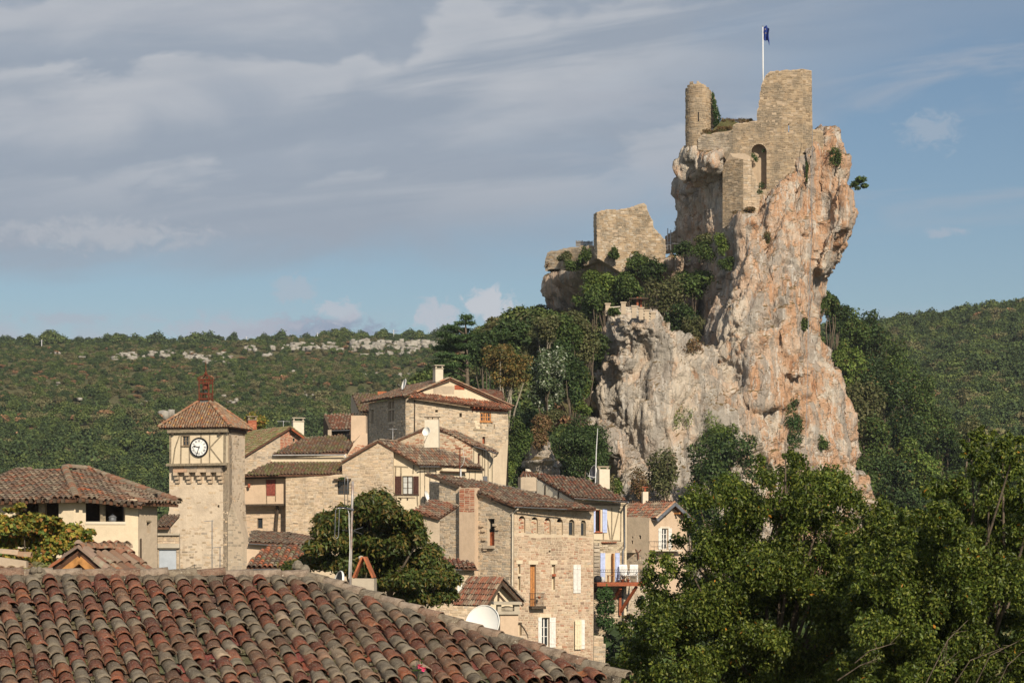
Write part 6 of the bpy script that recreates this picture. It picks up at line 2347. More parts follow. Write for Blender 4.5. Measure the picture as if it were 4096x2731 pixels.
	# roof
	e0 = Wf.px(V7(620, 384), .35)
	rk = Wg.px(V7(350, 284), .1)
	pl = Plane3(e0, e0 + Wf.a * 3, rk)
	pts = [(8, 162), (240, 246), (352, 287), (618, 386), (900, 400), (1192, 412), (1192, 402), (960, 350), (770, 306), (650, 274), (520, 248), (410, 222), (265, 196), (150, 180)]
	roof_plane(t, [pl.px(V7(*p)) for p in pts], ROOF, accent=(ROOF_RED, .07), name='roof')
	gutter(t, pl.px(V7(625, 392)) + Wf.n * .05, pl.px(V7(985, 408)) + Wf.n * .05)
	ms = MB()
	for row in range(2):
		for k in range(16):
			f = (k + .5 * row) / 16
			q = Wf.px(V7(968 + (1185 - 968) * f, 424 - 9 * row), .0)
			tile_arc(ms, q, Wf.a, Wf.n, UP, .055, .055, .14 + .1 * row, -.02, -.02, jcol((.48, .36, .26)), 4)
	ms.build('tile_cornice', MATS['stone'], t)['kind'] = 'stuff'
	mb = MB(); mb.beam(Wg.px(V7(352, 300), .12), Wg.px(V7(618, 398), .12), .06, Wg.n, .1); mb.build('verge_board', MATS['timber_dark'], t)
	mb = MB(); mb.beam(Wg.px(V7(12, 172), .12), Wg.px(V7(240, 256), .12), .06, Wg.n, .1); mb.build('verge_board', MATS['timber_dark'], t)
	pipe(t, [Wf.px(V7(634, 395), .3), Wf.px(V7(630, 415), .25), Wg.px(V7(618, 440), .1), Wg.px(V7(615, 1020), .1), Wg.px(V7(612, 1250), .1)], 'pipe_cream', .055, 'downpipe')
	# electric cable along roof
	mb = MB(); mb.tube([pl.px(V7(380, 218), .12), pl.px(V7(560, 262), .14), pl.px(V7(700, 290), .12)], .014, 4); mb.build('roof_wire', MATS['zinc'], t)
	box_rest(t, [Wf.px(V7(1176, 600)), Wf.px(V7(1176, 600)) + Vector((-4.5, 7, 0)), Wg.px(V7(100, 600)) + Vector((1, 4, 0))], -10, Wf.px(V7(1176, 430)).z, 'plaster_grey')


arcade_house()


def balcony_house():
	cx = V8(169, 0)[0]
	Wf, Wg = Wall(cx, 149, 14), Wall(cx, 149, -52)
	t = thing('balcony_house', 'half-timbered house with pale blue shutters and a wooden balcony', 'house', Wf.at(0, -9))
	up = Wf.rect(V8(316, 414), V8(352, 570))
	dn = Wf.rect(V8(386, 716), V8(452, 915))
	wall(t, Wf, [V8(169, 345), V8(535, 368), V8(530, 640), V8(169, 640)], [rpoly(up)], 'plaster_cream', None, reveal=.2, thick=.3, name='timbered_wall')
	wall(t, Wf, [V8(169, 641), V8(524, 641), V8(505, 1300), V8(169, 1300)], [rpoly(dn)], 'plaster_cream', SAND + [(.62, .53, .40)] * 4, reveal=.25, thick=.4, name='lower_wall', skip=.35, **MAS)
	hole_back(t, Wf, up, .22)
	s0, t0, s1, t1 = up
	mb = MB()
	for (a0, b0, a1, b1) in ((s0, t0, s0 + .05, t1), (s1 - .05, t0, s1, t1), (s0, t1 - .06, s1, t1), (s0, t0, s1, t0 + .06)):
		mb.obox(Wf.at((a0 + a1) / 2, (b0 + b1) / 2, -.1), Wf.a * ((a1 - a0) / 2), UP * ((b1 - b0) / 2), Wf.n * .03)
	mb.build('window_frame', MATS['wood_red'], t)
	shutter(t, Wf, Wf.rect(V8(365, 408), V8(397, 574)), 'shutter_blue', .03, 3, False, hinge='r')
	shutter(t, Wf, Wf.rect(V8(303, 408), V8(316, 574)), 'shutter_blue', .03, 1, False)
	slab_on(t, Wf, Wf.rect(V8(310, 568), V8(366, 576)), 0, .09, 'wood_red', 'window_sill')
	for a, b in (((372, 575), (372, 622)), ((430, 402), (430, 622)), ((495, 398), (492, 636)), ((395, 480), (420, 620)), ((486, 400), (434, 620))):
		post(t, Wf, V8(*a), V8(*b), .04, .02, 'timber_grey', 'timber')
	post(t, Wf, V8(308, 626), V8(494, 632), .045, .02, 'timber_grey', 'rail')
	post(t, Wf, V8(180, 372), V8(530, 382), .08, .03, 'timber_grey', 'wall_plate')
	ms = MB()
	for k in range(9):
		q = Wf.px(V8(362 + k * 12, 640), .02)
		tile_arc(ms, q, Wf.a, (Wf.n - UP * .3).normalized(), UP, .055, .06, .18, -.02, -.02, jcol((.42, .14, .07)), 4)
	ms.build('tile_ledge', MATS['tile'], t)['kind'] = 'stuff'
	# french door and its shutters
	window(t, Wf, (dn[0], dn[1], dn[0] + (dn[2] - dn[0]) * .62, dn[3]), 'wood_red', 1, 4, .2, .07)
	mb = MB()
	s0, t0, s1, t1 = dn
	a = s0 + (s1 - s0) * .62
	mb.obox(Wf.at(a + .05, (t0 + t1) / 2, .12), Wf.a * .03, UP * ((t1 - t0) / 2 - .02), Wf.n * .28); mb.build('open_door_leaf', MATS['wood_orange'], t)
	shutter(t, Wf, Wf.rect(V8(350, 716), V8(384, 912)), 'shutter_blue', .03, 3, True)
	shutter(t, Wf, Wf.rect(V8(453, 716), V8(484, 912)), 'shutter_blue', .03, 3, True, hinge='r')
	# gable with timbers
	wall(t, Wg, [V7(700, 130), V7(772, 200), V7(1040, 352), V7(1040, 480), V7(700, 480)], (), 'plaster_white', None, thick=.3, name='gable_wall')
	for a, b in (((838, 240), (836, 330)), ((930, 290), (928, 380)), ((775, 205), (775, 300))):
		post(t, Wg, V7(*a), V7(*b), .06, .02, 'timber_dark', 'timber')
	e0 = Wf.px(V8(169, 330), .4)
	rk = Wg.px(V7(772, 180), .12)
	pl = Plane3(e0, e0 + Wf.a * 3, rk)
	pts = [(752, 166), (1042, 332), (1220, 342), (1392, 354), (1390, 340), (1240, 258), (1120, 204), (960, 184)]
	roof_plane(t, [pl.px(V7(*p)) for p in pts], ROOF + ROOF_RED[:2], accent=(ROOF_RED, .12), name='roof')
	gutter(t, pl.px(V8(172, 333)) + Wf.n * .04, pl.px(V8(548, 358)) + Wf.n * .04)
	pipe(t, [pl.px(V8(546, 362)), Wf.px(V8(515, 385), .12), Wf.px(V8(518, 680), .1), Wf.px(V8(505, 700), .1), Wf.px(V8(505, 1200), .1)], 'zinc', .05)
	q = P(*V8(371, 270), 153)
	chimney(t, q, .68, .62, 1.25, 14, 'plaster_white', 'none')
	mb = MB(); tp = q + UP * 1.25
	for x in (-.26, .26):
		mb.obox(tp + Vector((x, 0, .06)), (.06, 0, 0), (0, .28, 0), (0, 0, .07))
	mb.obox(tp + UP * .15, (.38, 0, 0), (0, .34, 0), (0, 0, .03)); mb.build('chimney_cap', MATS['plaster_grey'], t)
	q = P(*V7(712, 285), 146)
	chimney(t, q, .98, .7, .85, 14, 'plaster_grey', 'tiles', name='tile_capped_chimney')
	dish('mast_dish', 'grey satellite dish seen edge-on beside the tall mast', P(*V8(300, 155), 152), .45, Vector((-.9, -.42, .2)), mat_face='dish_grey')
	m = thing('tall_mast', 'tall thin white aerial mast by the pale chimney', 'mast', P(*V8(317, 240), 151.5))
	mb = MB(); mb.tube([P(*V8(316, 250), 151.5), P(*V8(323, 0), 151.5), P(2391, 1712, 151.5)], [.035, .03, .018], 6); mb.build('mast', MATS['zinc_white'], m)
	mb = MB(); mb.tube([P(*V8(262, 178), 151.5), P(*V8(316, 190), 151.5)], .02, 5); mb.build('arm', MATS['zinc_white'], m)
	# corner of rubble at the left
	Wk = Wf.shifted(.12)
	mb = MB()
	masonry(mb, Wk, Wk.poly([V8(303, 640), V8(348, 640), V8(350, 930), V8(320, 960), V8(303, 960)]), (), pal=GREY, ch=(.16, .28), cw=(.2, .5), proud=(.02, .09), gap=.014)
	mb.build('rubble_corner', MATS['stone'], t)['kind'] = 'stuff'
	# balcony
	z0 = Wf.st(*V8(500, 925))[1]
	b = thing('balcony', 'wooden balcony on slanting brown struts below blue shutters', 'balcony', Wf.px(V8(500, 930), .6))
	s0, s1 = Wf.st(*V8(328, 925))[0], Wf.st(*V8(512, 925))[0] + 2.35
	D = 1.5
	Wo = Wf.shifted(D)
	s0, s1 = Wo.st(*V8(328, 925))[0], Wo.st(*V8(670, 925))[0]
	tf = Wo.st(*V8(500, 920))[1]
	mb = MB(); mb.obox(Wf.at((s0 + s1) / 2, tf - .04, D / 2), Wf.a * ((s1 - s0) / 2), Wf.n * (D / 2), UP * .04); mb.build('deck', MATS['wood_red'], b)
	mb = MB(); mb.beam(Wo.at(s0, tf - .14, .0), Wo.at(s1, tf - .14, .0), .05, UP, .09); mb.build('edge_beam', MATS['wood_red'], b)
	for x in (s0 + .3, s0 + 1.5, s1 - .25):
		mb = MB(); mb.beam(Wf.at(x, tf - .16, 0), Wf.at(x, tf - .16, D - .06), .05, UP, .07); mb.build('joist', MATS['wood_red'], b)
	for (xa, ya, xb, yb) in ((612, 950, 487, 1125), (500, 962, 440, 1040)):
		mb = MB(); mb.beam(Wo.px(V8(xa, ya), -.25), Wf.px(V8(xb, yb), .15), .075, UP, .075); mb.build('strut', MATS['wood_red'], b)
	mb = MB(); mb.beam(Wf.px(V8(484, 955), .14), Wf.px(V8(484, 1150), .14), .07, Wf.n, .06); mb.build('wall_post', MATS['wood_red'], b)
	th = Wo.st(*V8(500, 832))[1]
	n = 44
	for k in range(n + 1):
		s = s0 + .02 + (s1 - s0 - .04) * k / n
		mb = MB(); mb.tube([Wo.at(s, tf, -.04), Wo.at(s, th - .14, -.04), Wo.at(s + (.03 if k % 2 else -.03), th - .07, -.04), Wo.at(s, th, -.04)], .008, 4, cap=False); mb.build('baluster', MATS['iron'], b)
	for k in range(1, 12):
		d = D * k / 12
		mb = MB(); mb.tube([Wf.at(s1 - .02, tf, d), Wf.at(s1 - .02, th, d)], .008, 4, cap=False); mb.build('side_baluster', MATS['iron'], b)
	for tt in (th, th - .15):
		mb = MB(); mb.tube([Wo.at(s0, tt, -.04), Wo.at(s1 - .02, tt, -.04), Wf.at(s1 - .02, tt, 0)], .014, 5); mb.build('hand_rail', MATS['iron'], b)
	# folding chairs, stools, pots
	def garden_chair(px, lab, turn):
		q = Wo.px(V8(px, 917), -.75)
		q.z = tf
		c = thing('garden_chair', lab, 'chair', q, 'white garden chairs on the balcony')
		r = Matrix.Rotation(turn, 3, 'Z')
		def pt(x, y, z): return q + r @ Vector((x, y, z))
		mb = MB(); mb.beam(pt(0, -.24, .42), pt(0, .22, .40), .24, UP, .018); mb.build('seat', MATS['white_plastic'], c)
		mb = MB()
		mb.beam(pt(-.23, .2, .40), pt(-.23, .42, 1.06), .022, (0, 1, 0), .018); mb.beam(pt(.23, .2, .40), pt(.23, .42, 1.06), .022, (0, 1, 0), .018)
		mb.beam(pt(-.23, .42, 1.05), pt(.23, .42, 1.05), .02, UP, .04)
		mb.build('back_frame', MATS['white_plastic'], c)
		for k in range(5):
			x = -.16 + k * .08
			mb = MB(); mb.beam(pt(x, .22, .45), pt(x, .41, 1.03), .026, (0, 1, 0), .008); mb.build('slat', MATS['white_plastic'], c)
		for sx in (-1, 1):
			mb = MB(); mb.beam(pt(sx * .25, -.26, 0), pt(sx * .25, .26, .62), .02, (0, 1, 0), .02); mb.build('leg', MATS['white_plastic'], c)
			mb = MB(); mb.beam(pt(sx * .25, .34, 0), pt(sx * .25, -.2, .62), .02, (0, 1, 0), .02); mb.build('leg', MATS['white_plastic'], c)
			mb = MB(); mb.beam(pt(sx * .25, -.25, .64), pt(sx * .25, .3, .66), .03, UP, .014); mb.build('arm_rest', MATS['white_plastic'], c)
	garden_chair(548, 'white folding garden chair on the balcony nearer the door', .25)
	garden_chair(606, 'white folding garden chair at the far right end of the balcony', -.15)
	q = Wo.px(V8(442, 917), -.6); q.z = tf
	st = thing('wooden_stool', 'small wooden stool on the balcony in front of the open door', 'stool', q)
	mb = MB(); mb.obox(q + UP * .42, Wf.a * .2, Wf.n * .15, UP * .02); mb.build('seat', MATS['wood_new'], st)
	for a in (-1, 1):
		for c_ in (-1, 1):
			mb = MB(); mb.obox(q + UP * .2 + Wf.a * .16 * a + Wf.n * .11 * c_, Wf.a * .018, Wf.n * .018, UP * .2); mb.build('leg', MATS['wood_new'], st)
	for x, lab in ((513, 'terracotta pot beside the left garden chair'), (553, 'terracotta pot under the left garden chair'), (648, 'terracotta pot at the right end of the balcony')):
		q = Wo.px(V8(x, 917), -.2); q.z = tf
		o = thing('plant_pot', lab, 'plant pot', q)
		mb = MB(); mb.lathe(q, [(.01, 0), (.07, 0), (.10, .15), (.115, .16), (.11, .19), (.08, .18)], 10); mb.build('pot', MATS['pot'], o, True)
	q = Wo.px(V8(352, 917), -.6); q.z = tf
	k = thing('folded_parasol', 'dark and white covered bundle at the left end of the balcony', 'bundle', q)
	mb = MB(); mb.lathe(q, [(.01, 0), (.25, .02), (.28, .2), (.2, .36), (.06, .42), (.01, .43)], 12); mb.build('cover', MATS['iron'], k, True)
	mb = MB(); mb.lathe(q + Wf.a * .28, [(.01, 0), (.15, .02), (.17, .25), (.1, .34), (.01, .35)], 12); mb.build('sack', MATS['white_plastic'], k, True)
	# walls below the balcony
	lw = thing('lower_wall', 'rough stone retaining wall with ivy below the balcony', 'wall', P(*V8(560, 1100), 151))
	W2 = Wall(V8(600, 0)[0], 151.5, 20)
	wall(lw, W2, [V8(500, 925), V8(690, 925), V8(690, 1450), V8(430, 1450), V8(430, 1200), V8(500, 1180)], (), 'mortar', GREY, thick=.4, **MAS)
	W3 = Wall(V8(340, 0)[0], 141, 10)
	lo = thing('garden_wall', 'short rubble garden wall at the foot of the arcade house', 'wall', P(*V8(340, 1400), 141))
	wall(lo, W3, [V8(300, 1290), V8(330, 1292), V8(372, 1298), V8(372, 1345), V8(388, 1350), V8(386, 1420), V8(360, 1700), V8(300, 1700)], (), 'mortar', SAND + GREY, thick=.5, **MAS)
	pr = thing('porch_roof', 'small brown porch roof over a dark doorway below the balcony', 'roof', P(*V8(350, 970), 149))
	W4 = Wall(V8(350, 0)[0], 149, 8)
	roof_plane(pr, [W4.px(V8(303, 975)), W4.px(V8(405, 975)), W4.px(V8(395, 950)) + Vector((0, 1.2, 0)), W4.px(V8(303, 950)) + Vector((0, 1.2, 0))], ROOF, name='roof')
	slab_on(pr, W4.shifted(-.5), W4.rect(V8(303, 1200), V8(420, 978)), -.1, .0, 'opening_shade', 'doorway')  # solid dark slab whose colour stands in for shade in the doorway


balcony_house()


def right_house():
	cx = V8(692, 0)[0]
	Wg, Wl = Wall(cx, 153, 38), Wall(cx, 153, -36)
	t = thing('end_house', 'small plastered gable house with white shutters at the right end of the village', 'house', Wg.at(0, -9))
	win = Wg.rect(V8(778, 545), V8(822, 690))
	slit = Wg.rect(V8(790, 426), V8(808, 468))
	wall(t, Wg, [V8(692, 490), V8(835, 378), V8(955, 485), V8(955, 1500), V8(692, 1500)], [rpoly(win), rpoly(slit)], 'plaster_pink', None, reveal=.2, thick=.35, name='gable_wall')
	window(t, Wg, win, 'shutter_white', 2, 4, .1, .06, curtain=False)
	hole_back(t, Wg, slit, .2, 'shutter_white', 'attic_vent')
	slab_on(t, Wg, Wg.rect(V8(766, 530), V8(832, 545)), 0, .03, 'plaster_white', 'lintel')
	shutter(t, Wg, Wg.rect(V8(753, 543), V8(777, 690)), 'shutter_white', .02, 2, False)
	shutter(t, Wg, Wg.rect(V8(823, 543), V8(846, 690)), 'shutter_white', .02, 2, False, hinge='r')
	sl = Wl.rect(V8(618, 592), V8(634, 618)); s2 = Wl.rect(V8(566, 628), V8(578, 652)); s3 = Wl.rect(V8(570, 600), V8(580, 616))
	wall(t, Wl, [V8(530, 465), V8(692, 470), V8(692, 1500), V8(530, 1500)], [rpoly(sl), rpoly(s2), rpoly(s3)], 'plaster_grey', None, thick=.35, name='left_wall')
	for r in (sl, s2, s3): hole_back(t, Wl, r, .3)
	ms = MB()
	masonry(ms, Wl, Wl.poly([V8(530, 690), V8(660, 720), V8(660, 1000), V8(530, 1000)]), (), pal=GREY + SAND, skip=.3, **MAS)
	ms.build('stonework', MATS['stone'], t)['kind'] = 'stuff'
	slab_on(t, Wl, Wl.rect(V8(555, 695), V8(600, 714)), 0, .45, 'plaster_grey', 'stone_spout')
	mb = MB(); mb.tube([Wl.px(V8(600, 690), .08), Wl.px(V8(620, 715), .08), Wl.px(V8(640, 692), .08)], .03, 5); mb.tube([Wl.px(V8(620, 715), .08), Wl.px(V8(620, 760), .08)], .03, 5); mb.build('wall_tie', MATS['rust'], t)
	# little iron balcony
	B = Wg.shifted(.55)
	s0, s1 = B.st(*V8(730, 690))[0], B.st(*V8(925, 690))[0]
	t0, t1 = B.st(*V8(800, 694))[1], B.st(*V8(800, 636))[1]
	slab_on(t, Wg, (s0, t0 - .08, s1, t0), 0, .55, 'plaster_white', 'balcony_slab')
	for k in range(15):
		s = s0 + (s1 - s0) * k / 14
		mb = MB(); mb.tube([B.at(s, t0), B.at(s + (.06 if k % 2 else -.06), (t0 + t1) / 2), B.at(s, t1)], .010, 4); mb.build('baluster', MATS['iron'], t)
	mb = MB(); mb.tube([Wg.at(s0, t1), B.at(s0, t1), B.at(s1, t1), Wg.at(s1, t1)], .016, 5); mb.build('hand_rail', MATS['iron'], t)
	# roof: ridge runs back along the left wall
	back = -Wg.n * 6
	ap = Wg.px(V8(835, 362))
	ra, rb = Wg.px(V8(708, 476)), Wg.px(V8(968, 486))
	gable_slope(t, ra, ap, back, ROOF_RED + ROOF, .5, name='left_slope')
	gable_slope(t, rb, ap, back, ROOF_RED + ROOF, .5, name='right_slope')
	for r_ in (ra, rb):
		mb = MB(); mb.beam(ap + Wg.n * .5 - UP * .1, r_ + Wg.n * .5 - UP * .1, .025, Wg.n, .025)
		mb.beam(ap + Wg.n * .52 - UP * .12, r_ + Wg.n * .52 - UP * .12, .10, Wg.n, .02); mb.build('barge_board', MATS['zinc'], t)
	mb = MB(); q = Wg.px(V8(868, 440)); mb.beam(q, q + Wg.n * .5, .05, UP, .05); mb.build('purlin_end', MATS['wood_orange'], t)
	ridge_tiles(t, ap + Wg.n * .5, ra + Wg.n * .5, [(.55, .40, .28), (.45, .24, .14)], .09, .34)
	gutter(t, ra + Wg.n * .3 - UP * .06, ra + back - UP * .06)
	q = P(*V8(662, 435), 156)
	chimney(t, q, .36, .36, 1.35, 10, 'plaster_white', 'none')
	mb = MB(); mb.obox(q + UP * 1.5, (.06, 0, 0), (0, .12, 0), (0, 0, .12)); mb.obox(q + UP * 1.65, (.2, 0, 0), (0, .18, 0), (0, 0, .03)); mb.build('chimney_cap', MATS['brick_red'], t)


right_house()


def small_roofs():
	# roofs at the foot of the tower
	W = Wall(VN(300, 0)[0], 126, 4)
	t = thing('back_roof_house', 'brown roofed outbuilding behind the red tiled roof beside the tower', 'outbuilding', W.at(0, -9))
	roof_plane(t, [W.px(VN(130, 975)), W.px(VN(600, 1012)), W.px(VN(660, 838)) + Vector((0, 4.5, 0)), W.px(VN(40, 810)) + Vector((0, 4.5, 0))], ROOF, name='left_slope')
	roof_plane(t, [W.px(VN(600, 1012)), W.px(VN(1250, 1040)), W.px(VN(980, 970)) + Vector((1.5, 3, 0)), W.px(VN(660, 838)) + Vector((0, 4.5, 0))], ROOF, accent=([(.42, .22, .15)], .05), name='right_slope')
	gutter(t, W.px(VN(130, 990), .08), W.px(VN(602, 1022), .08))
	wall(t, W.shifted(-.3), [VN(100, 1000), VN(600, 1030), VN(600, 1400), VN(100, 1400)], (), 'plaster_pink', None, thick=.3)
	W = Wall(VN(350, 0)[0], 98, -3)
	t = thing('red_roof_outbuilding', 'low outbuilding with patchy red tiles and grey gutter left of the big tree', 'outbuilding', W.at(0, -9))
	te = W.st(*VN(350, 1340))[1]
	pl = lean_plane(W, te, 17, .3)
	pts = [(95, 1335), (760, 1345), (1240, 1050), (820, 1042), (405, 1040), (250, 1150)]
	roof_plane(t, [pl.px(VN(*p)) for p in pts], ROOF_MOSS[3:] + ROOF_RED + ROOF, accent=([(.46, .15, .07)], .2), name='roof', seg=5)
	gutter(t, W.px(VN(70, 1368), .34), W.px(VN(760, 1352), .34), 'zinc', .06)
	Wb = W.shifted(-.1)
	wall(t, Wb, [VN(60, 1350), VN(780, 1350), VN(780, 1800), VN(60, 1800)], (), 'plaster_grey', None, thick=.3)
	shutter(t, Wb, Wb.rect(VN(160, 1410), VN(232, 1520)), 'shutter_white', .02, 2, False)
	shutter(t, Wb, Wb.rect(VN(234, 1410), VN(303, 1520)), 'shutter_white', .02, 2, False, hinge='r')
	# roof peeping behind the chestnut
	W = Wall(V7(230, 0)[0], 118, 8)
	t = thing('hidden_house', 'low house with red roof and white shutters half hidden by the big tree', 'house', W.at(0, -9))
	te = W.st(*V7(240, 815))[1]
	pl = lean_plane(W, te, 17, .35)
	pts = [(20, 812), (362, 824), (345, 790), (240, 765), (80, 748), (20, 745)]
	roof_plane(t, [pl.px(V7(*p)) for p in pts], ROOF_RED + ROOF, name='roof')
	gutter(t, W.px(V7(30, 822), .38), W.px(V7(365, 830), .38))
	wall(t, W, [V7(20, 826), V7(345, 832), V7(330, 1300), V7(20, 1300)], (), 'mortar', SAND, thick=.3, **MAS)
	shutter(t, W, W.rect(V7(96, 872), V7(130, 1000)), 'shutter_white', .02, 2, False)
	shutter(t, W, W.rect(V7(224, 872), V7(258, 1000)), 'shutter_white', .02, 2, False, hinge='r')
	# dark sliver of tiles left of the arcade house
	W = Wall(VG(1150, 0)[0], 134, 0)
	t = thing('sliver_roof_house', 'dark tiled roof wedged left of the arcade house behind the tree', 'house', W.at(0, -9))
	roof_plane(t, [W.px(VG(1050, 1540)), W.px(VG(1330, 1640)), W.px(VG(1330, 1480)) + Vector((1, 3, 0)), W.px(VG(1240, 1430)) + Vector((0, 3, 0))], ROOF_RED + ROOF, name='roof')
	wall(t, W.shifted(-.3), [VG(1040, 1560), VG(1330, 1640), VG(1330, 2400), VG(1040, 2400)], (), 'plaster_grey', None, thick=.3)
	# little gabled house with stone hearth chimney
	cx = V7(470, 0)[0]
	Wg = Wall(cx, 108, 30)
	t = thing('little_gable_house', 'little house with red tiled roof and timbered cream gable', 'house', Wg.at(0, -9))
	wall(t, Wg, [V7(412, 1070), V7(502, 914), V7(640, 1055), V7(640, 1500), V7(412, 1500)], (), 'plaster_cream', None, thick=.3, name='gable_wall')
	for a, b in (((472, 975), (472, 1060)), ((500, 990), (560, 1060)), ((512, 990), (510, 1050))):
		post(t, Wg, V7(*a), V7(*b), .05, .02, 'timber_dark', 'timber')
	ap, ra, rb = Wg.px(V7(502, 905)), Wg.px(V7(398, 1082)), Wg.px(V7(650, 1062))
	back = -Wg.n * 2.7
	Wl2 = Wall(cx, 108, -60)
	roof_plane(t, [ra + Wg.n * .45, ap + Wg.n * .45, ap + back, ra + back], ROOF_RED + ROOF[:4], name='left_slope', seg=5)
	roof_plane(t, [rb + Wg.n * .45, ap + Wg.n * .45, ap + back, rb + back], ROOF, name='right_slope')
	for r_ in (ra, rb):
		mb = MB(); mb.beam(ap + Wg.n * .42 - UP * .12, r_ + Wg.n * .42 - UP * .12, .06, Wg.n, .04); mb.build('barge_board', MATS['timber_dark'], t)
	ridge_tiles(t, ap + Wg.n * .45 + UP * .05, rb + Wg.n * .45 + UP * .05, [(.16, .13, .10), (.22, .18, .14)], .1, .3)
	Wc = Wall(V7(585, 0)[0], 104, 6)
	c = thing('hearth_chimney', 'squat concrete chimney with stone slab hood in front of the arcade house', 'chimney', Wc.at(0, -8))
	slab_on(c, Wc, Wc.rect(V7(524, 1142), V7(650, 1600)), -.9, 0, 'plaster_pink', 'stack')
	slab_on(c, Wc, Wc.rect(V7(502, 1120), V7(660, 1142)), -.95, .12, 'concrete', 'ledge')
	for x0, x1 in ((505, 532), (622, 658)):
		slab_on(c, Wc, Wc.rect(V7(x0, 1074), V7(x1, 1120)), -.6, .05, 'concrete', 'pier')
	slab_on(c, Wc, Wc.rect(V7(476, 1056), V7(672, 1074)), -.9, .2, 'concrete', 'hood_slab')
	mb = MB(); q = Wc.px(V7(575, 1118), -.25); mb.lathe(q, [(.01, 0), (.30, .02), (.34, .12), (.24, .16), (.1, .2), (.01, .2)], 12); mb.build('cowl', MATS['concrete'], c)
	# branch on the corner
	mb = MB(); mb.tube([Wc.px(V7(655, 1200), .1), Wc.px(V7(690, 1245), .1), Wc.px(V7(712, 1285), .1), Wc.px(V7(716, 1310), .1)], [.04, .035, .03, .02], 5)
	tag(mb.build('dry_branch', MATS['timber_dark']), 'dark dry branch sticking out right of the squat concrete chimney', 'branch')


small_roofs()
# ------------------------------------------------------------------ the near roof
def near_tile_mat(name, attr):
	m, t, b = mat_base(name, 0.92)
	p = pos(t)
	if attr:
		c = t.node('ShaderNodeAttribute', attribute_name='Col').outputs['Color']
	else:
		c = t.node('ShaderNodeObjectInfo').outputs['Color']
	n1 = t.noise(p, 9, 6, .65, .3)
	n2 = t.noise(p, 34, 5, .7)
	n3 = t.noise(p, 90, 3, .6)
	c = t.mix(t.ramp(n1, .40, .62, 0, .75), c, t.mix(1.0, c, (.42, .38, .36), 'MULTIPLY'))
	c = t.mix(t.ramp(n2, .50, .62, 0, .42), c, (.20, .165, .115))
	c = t.mix(t.ramp(n2, .30, .40, .6, 0), c, (.075, .05, .035))
	c = t.mix(t.ramp(n3, .58, .66, 0, .6), c, (.40, .36, .28))
	sp = t.voro(p, 17, 'F1', 0)
	c = t.mix(t.math('MULTIPLY', t.ramp(sp, .10, .16, 1, 0), t.ramp(n1, .48, .6)), c, (.44, .41, .34))
	t.l.new(c, b.inputs['Base Color'])
	bump(t, b, t.math('ADD', n2, t.math('MULTIPLY', n3, .4)), .6, .006)


near_tile_mat('near_tile', False)
near_tile_mat('near_tile_joined', True)


def tile_mesh(name, L, r0, r1, thick, seed, seg=9):
	rg = random.Random(seed)
	mb = MB()
	rows = 3
	rings = []
	for j in range(rows + 1):
		f = j / rows
		r = r0 + (r1 - r0) * f
		for inner in (0, 1):
			ring = []
			for k in range(seg + 1):
				a = math.pi * (.03 + .94 * k / seg)
				rr = r - inner * thick
				wob = 1 + rg.uniform(-.02, .02)
				yy = L * f + (rg.uniform(-.006, .006) if j in (0, rows) else 0)
				ring.append((rr * wob * math.cos(a), yy, rr * wob * math.sin(a) * .92 + .022 * f))
			rings.append(ring)
	idx = {}
	for q, ring in enumerate(rings):
		for k, p in enumerate(ring):
			idx[(q, k)] = len(mb.v)
			mb.v.append(p)
	def fq(a, b, c, d): mb.f.append((a, b, c, d)); mb.c.append(None)
	for j in range(rows):
		for k in range(seg):
			fq(idx[(2 * j, k)], idx[(2 * j, k + 1)], idx[(2 * j + 2, k + 1)], idx[(2 * j + 2, k)])
	for k in range(seg):
		fq(idx[(2 * rows, k)], idx[(2 * rows, k + 1)], idx[(2 * rows + 1, k + 1)], idx[(2 * rows + 1, k)])
		fq(idx[(2 * rows + 1, k)], idx[(2 * rows + 1, k + 1)], idx[(1, k + 1)], idx[(1, k)])
	me = bpy.data.meshes.new(name)
	me.from_pydata(mb.v, [], mb.f)
	me.polygons.foreach_set('use_smooth', [True] * len(me.polygons))
	me.materials.append(MATS['near_tile'])
	return me


